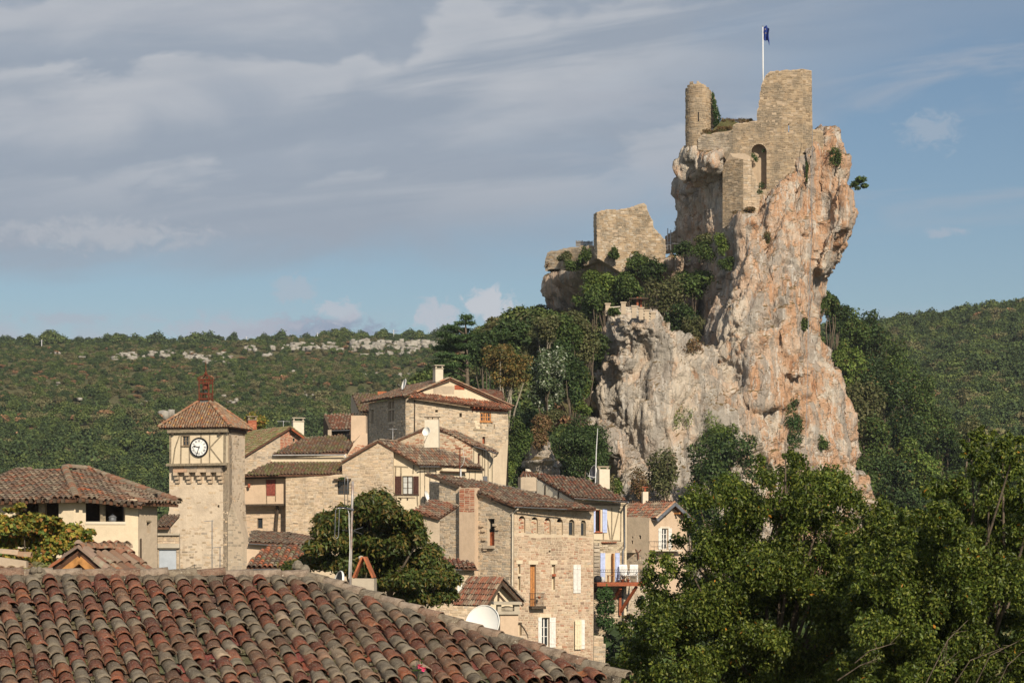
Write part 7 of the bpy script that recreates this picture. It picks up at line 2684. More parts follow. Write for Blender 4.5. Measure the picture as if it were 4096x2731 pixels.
def near_roof():
	rdir = Vector((1, .308, 0)).normalized()
	down = Vector((.308, -1, -.328)).normalized()
	n = rdir.cross(down).normalized()
	if n.z < 0: n = -n
	O = P(0, 2312, 31.0)
	root = thing('near_roof', 'large old tiled roof with lichened barrel tiles filling the bottom left foreground', 'roof', O)
	def hit(u, v):
		r = ray(u, v)
		return r * (O.dot(n) / r.dot(n))
	def cd(p): return ((p - O).dot(rdir), (p - O).dot(down))
	pitch, expo = .2105, .30
	h0, h1 = cd(hit(1216, 2322)), cd(hit(2500, 2735))
	de = cd(hit(2000, 2731))[1]
	# the hip runs on to the eave
	k = (de - h0[1]) / (h1[1] - h0[1])
	hx = h0[0] + (h1[0] - h0[0]) * k
	cl = -1.6
	at = lambda c, d, z=0: O + rdir * c + down * d + n * z
	# body of the roof: this slope, the hip end, the back
	mb = MB()
	A, B, Cc, D = at(cl, 0, -.02), at(h0[0], h0[1], -.02), at(hx, de, -.02), at(cl, de, -.02)
	mb.face([A, B, Cc, D])
	bk = Vector((-down.x, -down.y, down.z))
	mb.face([A, B, B + bk * 6 + rdir * 3, A + bk * 6])
	mb.face([B, Cc, Cc + bk * 6 + rdir * 1.5, B + bk * 6 + rdir * 3])
	mb.build('roof_boards', MATS['roof_base'], root)
	# walls under it
	zb = -11
	mb = MB()
	E = [D, Cc, Cc + bk * 6 + rdir * 1.5, A + bk * 6]
	for i in range(4):
		a, b = E[i], E[(i + 1) % 4]
		mb.face([a - UP * .1, b - UP * .1, Vector((b.x, b.y, zb)), Vector((a.x, a.y, zb))])
	mb.build('wall', MATS['plaster_cream'], root)
	meshes = [tile_mesh('tile_a', .40, .078, .096, .012, 1), tile_mesh('tile_b', .40, .080, .094, .012, 2), tile_mesh('tile_c', .39, .076, .098, .012, 3), tile_mesh('tile_d', .41, .079, .095, .012, 4)]
	grey = [(.26, .215, .155), (.29, .24, .175), (.23, .185, .13), (.28, .215, .15)]
	red = [(.235, .068, .036), (.27, .08, .040), (.20, .058, .034), (.28, .10, .055)]
	brown = [(.235, .125, .075), (.27, .155, .095), (.21, .10, .06), (.31, .18, .115)]
	bright = [(.32, .10, .045), (.36, .13, .06)]
	cream = [(.52, .39, .27)]
	def pick(c):
		f = min(1, max(0, (c - 2.5) / 5.0))
		x = R.random()
		if x < .03: return R.choice(bright)
		if x < .045: return R.choice(cream)
		pr = .40 * (1 - f) + .15 * f
		if x < .045 + pr: return R.choice(red)
		if x < .045 + pr + .20 + .18 * f: return R.choice(brown)
		return R.choice(grey)
	cand = []
	nc = int((hx - cl) / pitch) + 1
	for i in range(nc):
		c = cl + (i + .5) * pitch
		d = .04 if c < h0[0] else h0[1] + (c - h0[0]) / (hx - h0[0]) * (de - h0[1]) + .05
		d0 = d + R.uniform(0, .05)
		sway = R.uniform(-.4, .4)
		ang = R.uniform(-.008, .008)
		j = 0
		while d0 < de - .02:
			step = expo + R.uniform(-.035, .035)
			p = at(c + .012 * math.sin(j * .8 + sway * 7) + ang * d0, d0)
			col = pick(c)
			vis = 0 < (p.x / p.y * F + CU) < 4096 and (CV - p.z / p.y * F) < 2760
			cand.append((p, col, vis, p.y))
			d0 += step
			j += 1
	vis = sorted([x for x in cand if x[2]], key=lambda x: x[3])
	own = set(id(x) for x in vis[:300])
	joined = MB()
	proto = None
	for x in cand:
		p, col, v_, y_ = x
		me = R.choice(meshes)
		yaw = R.gauss(0, .055)
		ac = (rdir * math.cos(yaw) + down * math.sin(yaw))
		dn = n.cross(ac).normalized()
		if dn.dot(down) < 0: dn = -dn
		tip = R.uniform(-.035, .03)
		nn = (n + dn * tip).normalized()
		dn = (dn - nn * dn.dot(nn)).normalized()
		ac = dn.cross(nn)
		sc = R.uniform(.95, 1.05)
		M = Matrix((ac * sc, dn, nn)).transposed().to_4x4()
		M.translation = p + n * (.012 + R.uniform(0, .01)) - down * .06
		k_ = R.uniform(.44, .78)
		col = tuple(q * k_ for q in col)
		if id(x) in own:
			o = bpy.data.objects.new('tile', me)
			C.objects.link(o)
			o.parent = root
			M.translation = M.translation - O
			o.matrix_local = M
			o.color = col + (1,)
		else:
			pts = [M @ v.co for v in me.vertices]
			joined.quads(pts, [tuple(f.vertices) for f in me.polygons], col)
	o = joined.build('far_tiles', MATS['near_tile_joined'], root, True)
	o['kind'] = 'stuff'
	# channel tiles between the columns
	ch = MB()
	for i in range(nc + 1):
		c = cl + i * pitch
		d = .0 if c < h0[0] else h0[1] + (c - h0[0]) / (hx - h0[0]) * (de - h0[1])
		d0 = d + R.uniform(.0, .1)
		while d0 < de:
			o_ = at(c, d0, .055)
			col = tuple(q * R.uniform(.6, 1.1) for q in R.choice([(.20, .06, .033), (.16, .06, .035), (.13, .07, .045), (.30, .10, .05), (.11, .085, .045), (.14, .10, .06)]))
			pts = []
			for (dd, lift, r) in ((0, -.01, .085), (.36, .012, .075)):
				for k_ in range(6):
					a = math.pi + math.pi * k_ / 5
					pts.append(o_ + down * dd + rdir * (r * math.cos(a)) + n * (lift + r * .62 * math.sin(a)))
			ch.quads(pts, [(k_, k_ + 1, 7 + k_, 6 + k_) for k_ in range(5)], col)
			d0 += .33
	ch.build('channel_tiles', MATS['near_tile_joined'], root, True)['kind'] = 'stuff'
	# moss in the joints
	ms = MB()
	for q in range(170):
		c, d = R.uniform(0, hx * .6), R.uniform(.3, de)
		i = round((c - cl) / pitch)
		p = at(cl + i * pitch, d, .03)
		rr = R.uniform(.012, .035)
		ms.lathe(p, [(rr * 1.4, 0), (rr * 1.2, rr * .5), (rr * .5, rr * .9), (.001, rr)], 6, n, (.055, .05, .018))
	ms.build('moss', MATS['near_tile_joined'], root, True)['kind'] = 'stuff'
	# mortar bed and capping tiles along ridge and hip
	def cap_line(a, b, num, r, seed):
		d = (b - a)
		L = d.length
		d.normalize()
		side = d.cross(n).normalized()
		up = side.cross(d).normalized()
		if up.z < 0: up, side = -up, -side
		bed = MB()
		m = int(L / .05)
		rows = []
		for i in range(m + 1):
			p = a + d * (L * i / m)
			w = .135 + .02 * math.sin(i * 1.7) + R.uniform(-.012, .012)
			rows.append([p + side * w + up * -.03, p + side * w * .8 + up * (.055 + R.uniform(-.01, .01)), p - side * w * .8 + up * (.055 + R.uniform(-.01, .01)), p - side * w + up * -.03])
		pts = [x for r_ in rows for x in r_]
		bed.quads(pts, [(4 * i + k, 4 * i + k + 1, 4 * i + 5 + k, 4 * i + 4 + k) for i in range(m) for k in range(3)], (.12, .10, .075))
		bed.build('mortar_bed', MATS['near_tile_joined'], root)
		me = [tile_mesh('cap_%d' % (seed + i), L / num + .035, r * .92, r, .014, seed + i, 8) for i in range(3)]
		for i in range(num):
			p = a + d * (L * i / num) + up * (.035 + R.uniform(-.006, .006))
			yaw = R.gauss(0, .02)
			dd = (d + side * yaw + up * R.gauss(0, .012)).normalized()
			s2 = dd.cross(up).normalized()
			u2 = s2.cross(dd)
			M = Matrix((s2, dd, u2)).transposed().to_4x4()
			M.translation = p - O
			o = bpy.data.objects.new('ridge_tile', R.choice(me))
			C.objects.link(o)
			o.parent = root
			o.matrix_local = M
			o.color = jcol(R.choice([(.25, .175, .125), (.22, .18, .13), (.21, .13, .09), (.27, .21, .16), (.19, .16, .12)]), .1) + (1,)
	ra, rb = at(cl, -.02, .02), at(h0[0] + .02, h0[1] - .02, .02)
	cap_line(ra, rb, 15, .088, 20)
	he = at(hx + .1, de + .05, .02)
	cap_line(rb, he, 16, .088, 40)
	# lump of mortar at the junction and by the left
	for (u, v, s) in ((1206, 2290, .085), (150, 2312, .075)):
		mb = MB()
		c = hit(u, v + 12) + n * .10
		for k in range(5):
			q = c + Vector((R.uniform(-.06, .06), R.uniform(-.04, .04), R.uniform(-.06, .06)))
			rr = s * R.uniform(.6, .95)
			mb.lathe(q - UP * rr, [(rr * .5, 0), (rr, rr * .5), (rr * .95, rr * 1.1), (rr * .5, rr * 1.7), (.004, rr * 1.9)], 7, UP, (.19, .165, .125))
		mb.build('mortar_lump', MATS['near_tile_joined'], root)
	# rose spray at the eave
	rs = thing('rose', 'pink rose with a few leaves at the eave of the near roof', 'rose', hit(1690, 2715))
	for k, (u, v) in enumerate(((1676, 2706), (1690, 2716))):
		mb = MB()
		c = hit(u, v) + n * .14 - Vector((0, .1, 0))
		for q in range(9):
			a = q * 2.4
			d = Vector((math.cos(a), -.6, math.sin(a))).normalized()
			s_ = d.cross(UP).normalized()
			u_ = s_.cross(d)
			rr = .016 + .006 * (q % 3)
			mb.face([c, c + d * rr + s_ * rr * .8, c + d * rr * 1.7 + u_ * rr * .5, c + d * rr - s_ * rr * .8])
		mb.build('bloom', MATS['petal'], rs)
	mb = MB()
	b = hit(1668, 2770) + n * .1
	mb.tube([b, hit(1676, 2706) + n * .13 - Vector((0, .1, 0)), hit(1672, 2672) + n * .13 - Vector((0, .08, 0))], .006, 5, (.06, .08, .03))
	for q in range(10):
		p = hit(1662 + R.uniform(-12, 26), 2690 + R.uniform(-22, 40)) + n * .13 - Vector((0, .08, 0))
		d = Vector((R.uniform(-1, 1), -.3, R.uniform(-.2, 1))).normalized() * .045
		s_ = d.cross(Vector((0, 1, .3))).normalized() * .014
		mb.face([p, p + d * .5 + s_, p + d, p + d * .5 - s_], (.05, .08, .02))
	mb.build('stem', MATS['leaf'], rs)
	return at, h0


near_roof()


def near_things():
	# chimney with tile tent
	c = P(1457, 2392, 36.2)
	t = thing('roof_chimney', 'square concrete chimney with a red tile tent behind the near roof', 'chimney', c)
	h = (2392 - 2312) / F * 36.2
	o = chimney(t, c - UP * 1.0, 90 / F * 36.2, .34, h + 1.0, -4, 'concrete', 'tent', name='stack')
	mb = MB(); mb.obox(c + UP * .0, (.185, 0, 0), (0, .185, 0), (0, 0, .028)); mb.build('flashing', MATS['zinc_white'], t)
	mb = MB(); q = P(1444, 2230, 36.2); mb.lathe(q, [(.03, -.03), (.045, .0), (.03, .025), (.002, .035)], 8); mb.build('ridge_cap', MATS['concrete'], t)
	# aerial pole with loops
	b = P(1400, 2400, 36.0)
	a = thing('aerial_pole', 'tall rusty aerial pole with looped dipoles rising before the big tree', 'aerial', b)
	mb = MB(); mb.tube([b, P(1403, 2250, 36), P(1406, 2110, 36), P(1409, 2000, 36), P(1411, 1924, 36)], [.021, .020, .019, .018, .018], 10); mb.build('pole', MATS['pole_rusty'], a, True)
	for k, pts in enumerate(([(1525, 440), (1528, 40), (1550, 15), (1572, 40), (1572, 440)], [(1540, 480), (1470, 478), (1452, 500), (1436, 890), (1410, 925), (1380, 905), (1395, 510), (1420, 480), (1470, 475)])):
		mb = MB(); mb.tube([P(*VN(x, y), 35.7) for x, y in pts], .006, 6); mb.build('loop', MATS['steel'], a, True)
	mb = MB(); mb.beam(P(*VN(1450, 462), 35.7), P(*VN(1550, 462), 35.8), .016, UP, .010); mb.build('junction_box', MATS['iron'], a)
	mb = MB(); mb.beam(P(*VN(1545, 478), 35.8), P(*VN(1650, 500), 36), .012, UP, .012); mb.build('bracket', MATS['zinc'], a)
	mb = MB(); mb.tube([P(*VN(x, y), 35.9) for x, y in ((1560, 465), (1590, 560), (1592, 760), (1600, 900), (1602, 1100), (1592, 1300), (1590, 1500))], .006, 5); mb.build('cable', MATS['zinc_white'], a)
	for (x0, y0, x1, y1) in ((1600, 830, 1700, 838), (1660, 800, 1790, 760), (1660, 810, 1780, 855), (1490, 800, 1600, 812)):
		mb = MB(); mb.tube([P(*VN(x0, y0), 36), P(*VN(x1, y1), 36.2)], .004, 4); mb.build('element', MATS['steel'], a)
	# dishes
	dish('big_dish', 'large white satellite dish behind the ridge of the near roof', P(1930, 2492, 46), 74 / F * 46, Vector((-.42, -.86, .28)), depth=.07, post_to=P(1930, 2640, 46.3))
	dish('dark_dish', 'dark satellite dish with white rim edge-on beside the aerial pole', P(1352, 2338, 40), 56 / F * 40, Vector((-.90, -.36, .22)), 'dish_grey', depth=.05, post_to=P(1352, 2420, 40.2))
	# small gabled roof of new timber
	W = Wall(V4(512, 0)[0], 38, -28)
	t = thing('dormer_roof', 'small tiled gable roof with new orange timber rafters at the left', 'roof', W.at(0, -2))
	ap, ra, rb = W.px(V4(513, 1252)), W.px(V4(300, 1418)), W.px(V4(712, 1425))
	back = -W.n * 1.15
	for r_, nm in ((ra, 'left_slope'), (rb, 'right_slope')):
		ext = (r_ - ap) * .35
		gable_slope(t, r_ + ext, ap, back, [(.20, .125, .085), (.25, .18, .13), (.22, .11, .07), (.27, .12, .065), (.18, .14, .10)], .06, name=nm, seg=7, pitch=.2, mat='tile')
	ridge_tiles(t, ap + W.n * .1, ap + back, [(.34, .25, .18), (.30, .16, .10)], .10, .36)
	for r_ in (ra, rb):
		e = (r_ - ap)
		mb = MB()
		k = 0
		L = e.length * 1.3
		ed = e.normalized()
		while k < L:
			tile_arc(mb, ap + ed * k + W.n * .02, W.n, ed, UP, .085, .095, .38, .03, .05, jcol(R.choice([(.36, .13, .06), (.27, .19, .14), (.24, .17, .13)])), 6)
			k += .31
		mb.build('verge_tiles', MATS['tile'], t)['kind'] = 'stuff'
		for off_, dn_, w in ((.05, .15, .055), (-.12, .29, .06)):
			mb = MB(); mb.beam(ap + W.n * off_ - UP * dn_, r_ + e * .3 + W.n * off_ - UP * dn_, .022, W.n, w) if False else mb.beam(ap + W.n * off_ - UP * dn_, r_ + e * .3 + W.n * off_ - UP * dn_, w, W.n, .022); mb.build('rafter', MATS['wood_new'], t)
	mb = MB(); mb.obox(ap - UP * .75 - W.n * .2, W.a * .045, W.n * .045, UP * .5); mb.build('king_post', MATS['wood_red'], t)
	mb = MB(); mb.face([ap - W.n * .5 - UP * .1, ra + (ra - ap) * .3 - W.n * .5, ra + (ra - ap) * .3 - W.n * .5 - UP * 2, rb + (rb - ap) * .3 - W.n * .5 - UP * 2, rb + (rb - ap) * .3 - W.n * .5]); mb.build('back_board', MATS['timber_dark'], t)
	mb = MB(); mb.obox(W.px(V4(512, 1600), -.6) - UP * 4.8, W.a * .6, W.n * .5, UP * 4.5); mb.build('wall', MATS['plaster_cream'], t)
	# mossy roof peeping at the far left
	W = Wall(V4(60, 0)[0], 42, 0)
	t = thing('mossy_roof', 'mossy edge of a low tiled roof at the far left', 'roof', W.at(0, -2))
	roof_plane(t, [W.px(V4(-200, 1440)), W.px(V4(330, 1440)), W.px(V4(225, 1388)) + Vector((0, 1.6, 0)), W.px(V4(-200, 1318)) + Vector((0, 1.6, 0))], [(.36, .18, .10), (.42, .30, .20), (.30, .15, .09), (.22, .19, .07)], .2, .3, seg=6, mat='moss_tile')
	ridge_tiles(t, W.px(V4(-120, 1275)) + Vector((0, 1.0, 0)), W.px(V4(105, 1308)) + Vector((0, 1.0, 0)), [(.40, .30, .21), (.34, .22, .14)], .10, .4)
	mb = MB(); mb.prism([W.px(V4(-200, 1460), -.1), W.px(V4(330, 1460), -.1), W.px(V4(330, 1460), -.1) - UP * 9, W.px(V4(-200, 1460), -.1) - UP * 9], Vector((0, 2, 0))); mb.build('wall', MATS['plaster_grey'], t)
	mb = MB(); mb.prism([W.px(V4(-120, 1290), -.9), W.px(V4(100, 1322), -.9), W.px(V4(100, 1440), -.9), W.px(V4(-120, 1440), -.9)], Vector((0, .2, 0))); mb.build('ridge_wall', MATS['plaster_grey'], t)


near_things()
# ------------------------------------------------------------------ plants
from mathutils.bvhtree import BVHTree
RNG = np.random.default_rng(11)
BVH = BVHTree.FromPolygons([tuple(p) for p in CLIFF[0][0]], [tuple(int(i) for i in q) for q in CLIFF[0][1]])


def rock_hit(u, v, lift=0.0):
	d = ray(u, v).normalized()
	loc, nrm, i, dist = BVH.ray_cast(Vector((0, 0, 0)), d)
	if loc is None:
		return P(u, v, 243), Vector((0, -1, 0))
	if nrm.y > 0: nrm = -nrm
	return loc + nrm * lift, nrm


def ground_hit(u, v, y0=360, y1=1000):
	ys = np.linspace(y0, y1, 500)
	r = ray(u, v)
	z = terrain_z(ys * r.x, ys)
	k = np.argmax(z >= ys * r.z)
	return Vector((ys[k] * r.x, ys[k], z[k])) if z[k] >= ys[k] * r.z else Vector((y1 * r.x, y1, y1 * r.z))


def zground(x, y):
	return float(terrain_z(np.array([x]), np.array([y]))[0])


def unit(a):
	return a / (np.linalg.norm(a, axis=1, keepdims=True) + 1e-9)


def leaf_arrays(pts, outw, size, aspect=.5, droop=.3, fold=.25, rng=RNG, spread=.9):
	"""two folded triangles per leaf: midrib and two halves"""
	n = len(pts)
	nrm = unit(outw * .7 + np.array([0, 0, .55]) + rng.normal(0, spread * .6, (n, 3)))
	ax = rng.normal(0, 1, (n, 3)) + outw * .6 - np.array([0, 0, droop])
	ax = unit(ax - nrm * (ax * nrm).sum(1, keepdims=True))
	sd = np.cross(nrm, ax)
	L = size * rng.uniform(.65, 1.3, (n, 1))
	w = L * aspect * .5
	base = pts - ax * L * .5
	tip = pts + ax * L * .5 - nrm * L * .12
	mid = pts
	l = mid + sd * w + nrm * w * fold
	r = mid - sd * w + nrm * w * fold
	v = np.stack([base, l, tip, r], 1).reshape(-1, 3)
	i = np.arange(n)[:, None] * 4
	f = np.concatenate([i + np.array([[0, 1, 2]]), i + np.array([[0, 2, 3]])], 1).reshape(-1, 3)
	return v, f


def sample_clumps(n, cl, rng=RNG, shell=.5):
	cl = np.asarray(cl, dtype=np.float64)
	wgt = (cl[:, 3] * cl[:, 4] * cl[:, 5]) ** (2 / 3)
	k = rng.choice(len(cl), n, p=wgt / wgt.sum())
	d = unit(rng.normal(0, 1, (n, 3)))
	r = shell + (1 - shell) * rng.random((n, 1)) ** .8
	# ragged outline: spikes of leaves out of the ball
	r = r * (1 + .22 * np.abs(rng.normal(0, 1, (n, 1))) * (rng.random((n, 1)) < .3))
	p = cl[k, :3] + d * cl[k, 3:6] * r
	return p, d, k


KIND = {
	'green': [(.070, .105, .026), (.055, .088, .022), (.088, .118, .030), (.045, .075, .020)],
	'dark': [(.036, .062, .020), (.045, .075, .022), (.028, .050, .017), (.055, .080, .024)],
	'bright': [(.105, .150, .030), (.085, .13, .028), (.13, .165, .035)],
	'olive': [(.100, .105, .042), (.080, .092, .035), (.12, .115, .05)],
	'rust': [(.15, .105, .03), (.12, .10, .032), (.17, .105, .03), (.09, .095, .032), (.19, .12, .04), (.10, .10, .035)],
	'silver': [(.33, .35, .28), (.16, .19, .13), (.09, .12, .055), (.07, .10, .045), (.05, .08, .035), (.075, .10, .04)],
	'pine': [(.050, .090, .030), (.065, .110, .036), (.040, .070, .026)],
	'vine': [(.17, .17, .03), (.23, .20, .035), (.11, .14, .03), (.28, .21, .04), (.26, .12, .03), (.08, .12, .025)],
	'plum': [(.072, .100, .017), (.050, .074, .013), (.100, .128, .021), (.034, .052, .010), (.140, .155, .028)],
	'chestnut': [(.052, .075, .018), (.070, .092, .020), (.038, .056, .015), (.095, .10, .022), (.12, .085, .022)],
	'ivy': [(.040, .080, .022), (.055, .10, .028), (.032, .062, .018)],
	'lightivy': [(.15, .20, .05), (.11, .16, .035), (.20, .22, .06), (.08, .12, .03)],
	'dry': [(.19, .12, .06), (.23, .15, .075), (.15, .10, .045), (.10, .09, .03), (.16, .085, .045)],
}


def leaf_cols(n, kind, rng=RNG, k=None, var=.25, flecks=None):
	pal = np.array(KIND[kind])
	c = 1.14 * pal[rng.integers(0, len(pal), n)] * rng.uniform(1 - var, 1 + var, (n, 1))
	if k is not None:
		g = np.random.default_rng(5).uniform(.78, 1.22, k.max() + 1)
		c = c * g[k][:, None]
	if flecks:
		m = rng.random(n) < flecks[1]
		c[m] = np.array(flecks[0]) * rng.uniform(.7, 1.2, (m.sum(), 1))
	return np.clip(c, 0, 1)


def crown_mesh(name, parent, cl, n, size, kind, mat='leaf', aspect=.5, shell=.5, flecks=None, droop=.3, spread=.9):
	p, d, k = sample_clumps(n, cl, shell=shell)
	v, f = leaf_arrays(p, d, size, aspect, droop, spread=spread)
	c = np.repeat(leaf_cols(n, kind, k=k, flecks=flecks), 2, axis=0)
	return np_mesh(name, v, f, MATS[mat], parent, c)


def limbs(parent, base, cl, r0, mat='bark', name='trunk', fork=.35, top=None, count=7):
	"""trunk and limbs reaching for the clumps"""
	mb = MB()
	base = Vector(base)
	cen = Vector(tuple(np.mean(np.array(cl)[:, :3], axis=0)))
	split = base.lerp(cen, fork)
	mb.tube([base, base.lerp(split, .5) + Vector((R.uniform(-.1, .1) * r0 * 6, 0, 0)), split], [r0, r0 * .85, r0 * .72], 8)
	for c in R.sample(list(cl), min(count, len(cl))):
		e = Vector(c[:3])
		m = split.lerp(e, .5) + Vector((R.uniform(-.3, .3), R.uniform(-.3, .3), R.uniform(0, .3))) * (e - split).length * .25
		mb.tube([split - (split - base).normalized() * r0 * .5, m, e, e + (e - m) * .1], [r0 * .5, r0 * .3, r0 * .14, r0 * .04], 6)
		for q in range(3):
			a = m.lerp(e, R.uniform(.2, 1))
			t_ = a + Vector((R.uniform(-1, 1), R.uniform(-1, 1), R.uniform(-.2, 1))) * max(c[3], c[5]) * .7
			mb.tube([a, a.lerp(t_, .5) + Vector((0, 0, .05 * r0)), t_], [r0 * .16, r0 * .09, r0 * .03], 5)
	return mb.build(name, MATS[mat], parent, True)


def clumps(c, rx, ry, rz, n, k=.42, rng=RNG, flat=1.0):
	out = []
	for i in range(n):
		d = rng.normal(0, 1, 3)
		d /= np.linalg.norm(d)
		r = rng.random() ** .45
		s = k * rng.uniform(.7, 1.25)
		out.append((c[0] + d[0] * rx * r * (1 - s * .55), c[1] + d[1] * ry * r * (1 - s * .55), c[2] + d[2] * rz * r * (1 - s * .55), rx * s, ry * s, rz * s * flat))
	return out


def tree(name, label, cat, u, vt, vb, wpx, Y, kind, n=2600, leaf=.30, group=None, bark='bark', nc=14, ground=None, trunk=.16, k=.42, depth=None, shell=.5, flecks=None, aspect=.6, mat='leaf', count=7):
	"""crown boxed by pixel rows vt..vb and width wpx at distance Y"""
	s = Y / F
	c = P(u, (vt + vb) / 2, Y)
	rx, rz = wpx / 2 * s, (vb - vt) / 2 * s
	ry = depth if depth else (rx + rz) / 2
	zg = zground(c.x, c.y) if ground is None else ground
	zg = min(zg, c.z - rz * .9)
	b = Vector((c.x + R.uniform(-.2, .2) * rx, c.y, zg - .3))
	t = thing(name, label, cat, b, group)
	cl = clumps(c, rx, ry, rz, nc, k)
	crown_mesh('crown', t, cl, n, leaf, kind, mat, aspect, shell, flecks)
	limbs(t, b, cl, trunk, bark, count=count)
	return t


def shrub(name, label, u, v, wpx, hpx, Y, kind, n=700, leaf=.22, group=None, at=None, cat='shrub', shell=.35, depth=None, mat='leaf'):
	s = Y / F
	c = at if at is not None else P(u, v, Y)
	rx, rz = wpx / 2 * s, hpx / 2 * s
	ry = depth if depth else rx * .8
	t = thing(name, label, cat, Vector(c) - UP * rz, group)
	cl = clumps(c, rx, ry, rz, 8, .5)
	crown_mesh('foliage', t, cl, n, leaf, kind, mat, .6, shell)
	mb = MB()
	for q in range(4):
		e = Vector(cl[q][:3])
		mb.tube([Vector(c) - UP * rz * 1.05 + Vector((R.uniform(-.1, .1), R.uniform(0, .3) * ry, 0)), e], [.05, .015], 5)
	mb.build('stems', MATS['bark'], t)
	return t


# --- wooded slope left of the spire --------------------------------------------------
def slope_trees():
	g = 'trees on the slope between village and castle'
	# pine
	Y = 206
	base = P(*VH(265, 640), Y)
	base.z = min(base.z, zground(base.x, base.y))
	t = thing('pine_tree', 'tall pine with layered boughs at the left end of the slope', 'tree', base, g)
	pads = [(255, 45, 62, 34), (200, 95, 60, 22), (300, 95, 45, 20), (120, 135, 90, 26), (215, 160, 110, 28), (60, 195, 80, 24), (170, 225, 120, 28), (290, 215, 80, 26), (90, 265, 110, 26), (30, 320, 90, 24), (150, 320, 120, 28), (250, 300, 100, 26), (60, 380, 100, 24), (190, 400, 110, 26), (20, 440, 80, 22), (110, 470, 110, 24), (230, 480, 80, 22), (60, 520, 90, 20)]
	cl = []
	for x, y, rx, rz in pads:
		p = P(*VH(x, y), Y + R.uniform(-2.2, 2.2))
		s = Y / F / 2.24
		cl.append((p.x, p.y, p.z, rx * s, rx * s * .9, rz * s))
	crown_mesh('crown', t, cl, 9000, .26, 'pine', 'leaf', .35, .15, spread=1.4)
	mb = MB()
	tp = P(*VH(250, 40), Y)
	mb.tube([base, base.lerp(tp, .5) + Vector((.15, 0, 0)), tp], [.3, .2, .05], 8)
	for c in cl[3:]:
		e = Vector(c[:3])
		a = base.lerp(tp, min(.95, max(.3, (e.z - base.z) / (tp.z - base.z) - .04)))
		mb.tube([a, a.lerp(e, .5) + UP * .1, e], [.10, .06, .03], 5)
	mb.build('trunk', MATS['bark'], t, True)
	T = tree
	T('walnut_tree', 'broad dark green tree with feathery top between pine and spire', 'tree', VH(590, 0)[0], VH(0, 55)[1], VH(0, 400)[1], 235, 224, 'dark', 6500, .34, g, nc=22, k=.3, trunk=.2)
	T('dark_tree', 'dark leafy tree filling the gap behind the rusty tree', 'tree', VH(430, 0)[0], VH(0, 160)[1], VH(0, 520)[1], 150, 218, 'dark', 3500, .32, g)
	T('rusty_tree', 'rusty orange autumn tree with pale forked trunk above the houses', 'tree', VH(610, 0)[0], VH(0, 262)[1], VH(0, 700)[1], 268, 199, 'rust', 8500, .22, g, 'bark_pale', nc=26, k=.28, trunk=.24, count=16, shell=.3)
	T('silver_tree', 'pale silver leaved tree right of the rusty tree', 'tree', VH(985, 0)[0], VH(0, 268)[1], VH(0, 850)[1], 185, 204, 'silver', 7000, .26, g, nc=24, k=.3, depth=2.4)
	T('grey_green_tree', 'thin grey green tree on the skyline above the silver tree', 'tree', VH(985, 0)[0], VH(0, -8)[1], VH(0, 300)[1], 125, 226, 'olive', 2800, .28, g, 'bark_pale', shell=.2)
	T('slope_tree', 'mid green tree right of the grey green skyline tree', 'tree', VH(1200, 0)[0], VH(0, 20)[1], VH(0, 420)[1], 150, 226, 'green', 4200, .30, g)
	T('slope_tree', 'small brown tinged tree against the left foot of the terrace', 'tree', VH(1330, 0)[0], VH(0, 60)[1], VH(0, 440)[1], 120, 228, 'olive', 3000, .28, g)
	T('slope_tree', 'dark tree directly right of the silver tree', 'tree', VH(1210, 0)[0], VH(0, 330)[1], VH(0, 830)[1], 120, 212, 'dark', 4200, .30, g)
	T('slope_tree', 'yellow green tree hugging the shoulder of rock', 'tree', VH(1290, 0)[0], VH(0, 440)[1], VH(0, 800)[1], 80, 220, 'green', 2400, .28, g, flecks=((.16, .17, .03), .25))
	for k, (x, y0, y1, w, Y, kd, lab) in enumerate((
			(500, 560, 800, 215, 247, 'bright', 'bright green tree below the shadowed crag'),
			(420, 690, 960, 170, 243, 'green', 'green tree left of the terrace pillars'),
			(300, 800, 1060, 160, 240, 'olive', 'olive green tree left of the terrace below the crag'),
			(170, 830, 1120, 190, 236, 'olive', 'greyish tree at the left end of the crag'),
			(400, 960, 1200, 150, 232, 'green', 'green tree against the left edge of the terrace rock'),
			(640, 620, 830, 170, 246, 'green', 'green tree behind the terrace rails'),
			(780, 480, 680, 170, 250, 'dark', 'dark evergreen below the scaffold'),
			(880, 600, 900, 200, 243, 'olive', 'twiggy grey green tree right of the terrace'),
			(1020, 560, 780, 190, 243, 'green', 'leafy tree at the left foot of the spire'),
			(1000, 800, 1010, 160, 236, 'dark', 'dark bush tree in the hollow right of the terrace'),
			(90, 950, 1180, 150, 230, 'olive', 'sparse tree on the skyline left of the crag'),
			(240, 1040, 1320, 170, 224, 'dark', 'dark tree below the sparse skyline tree'))):
		T('slope_tree', lab, 'tree', V2(x, 0)[0], V2(0, y0)[1], V2(0, y1)[1], w * 1.0, Y, kd, 3600, .30, g, 'bark_pale' if 'twiggy' in lab else 'bark', shell=.25 if 'twiggy' in lab else .4)
	sh = 'shrubs rooted on the rock'
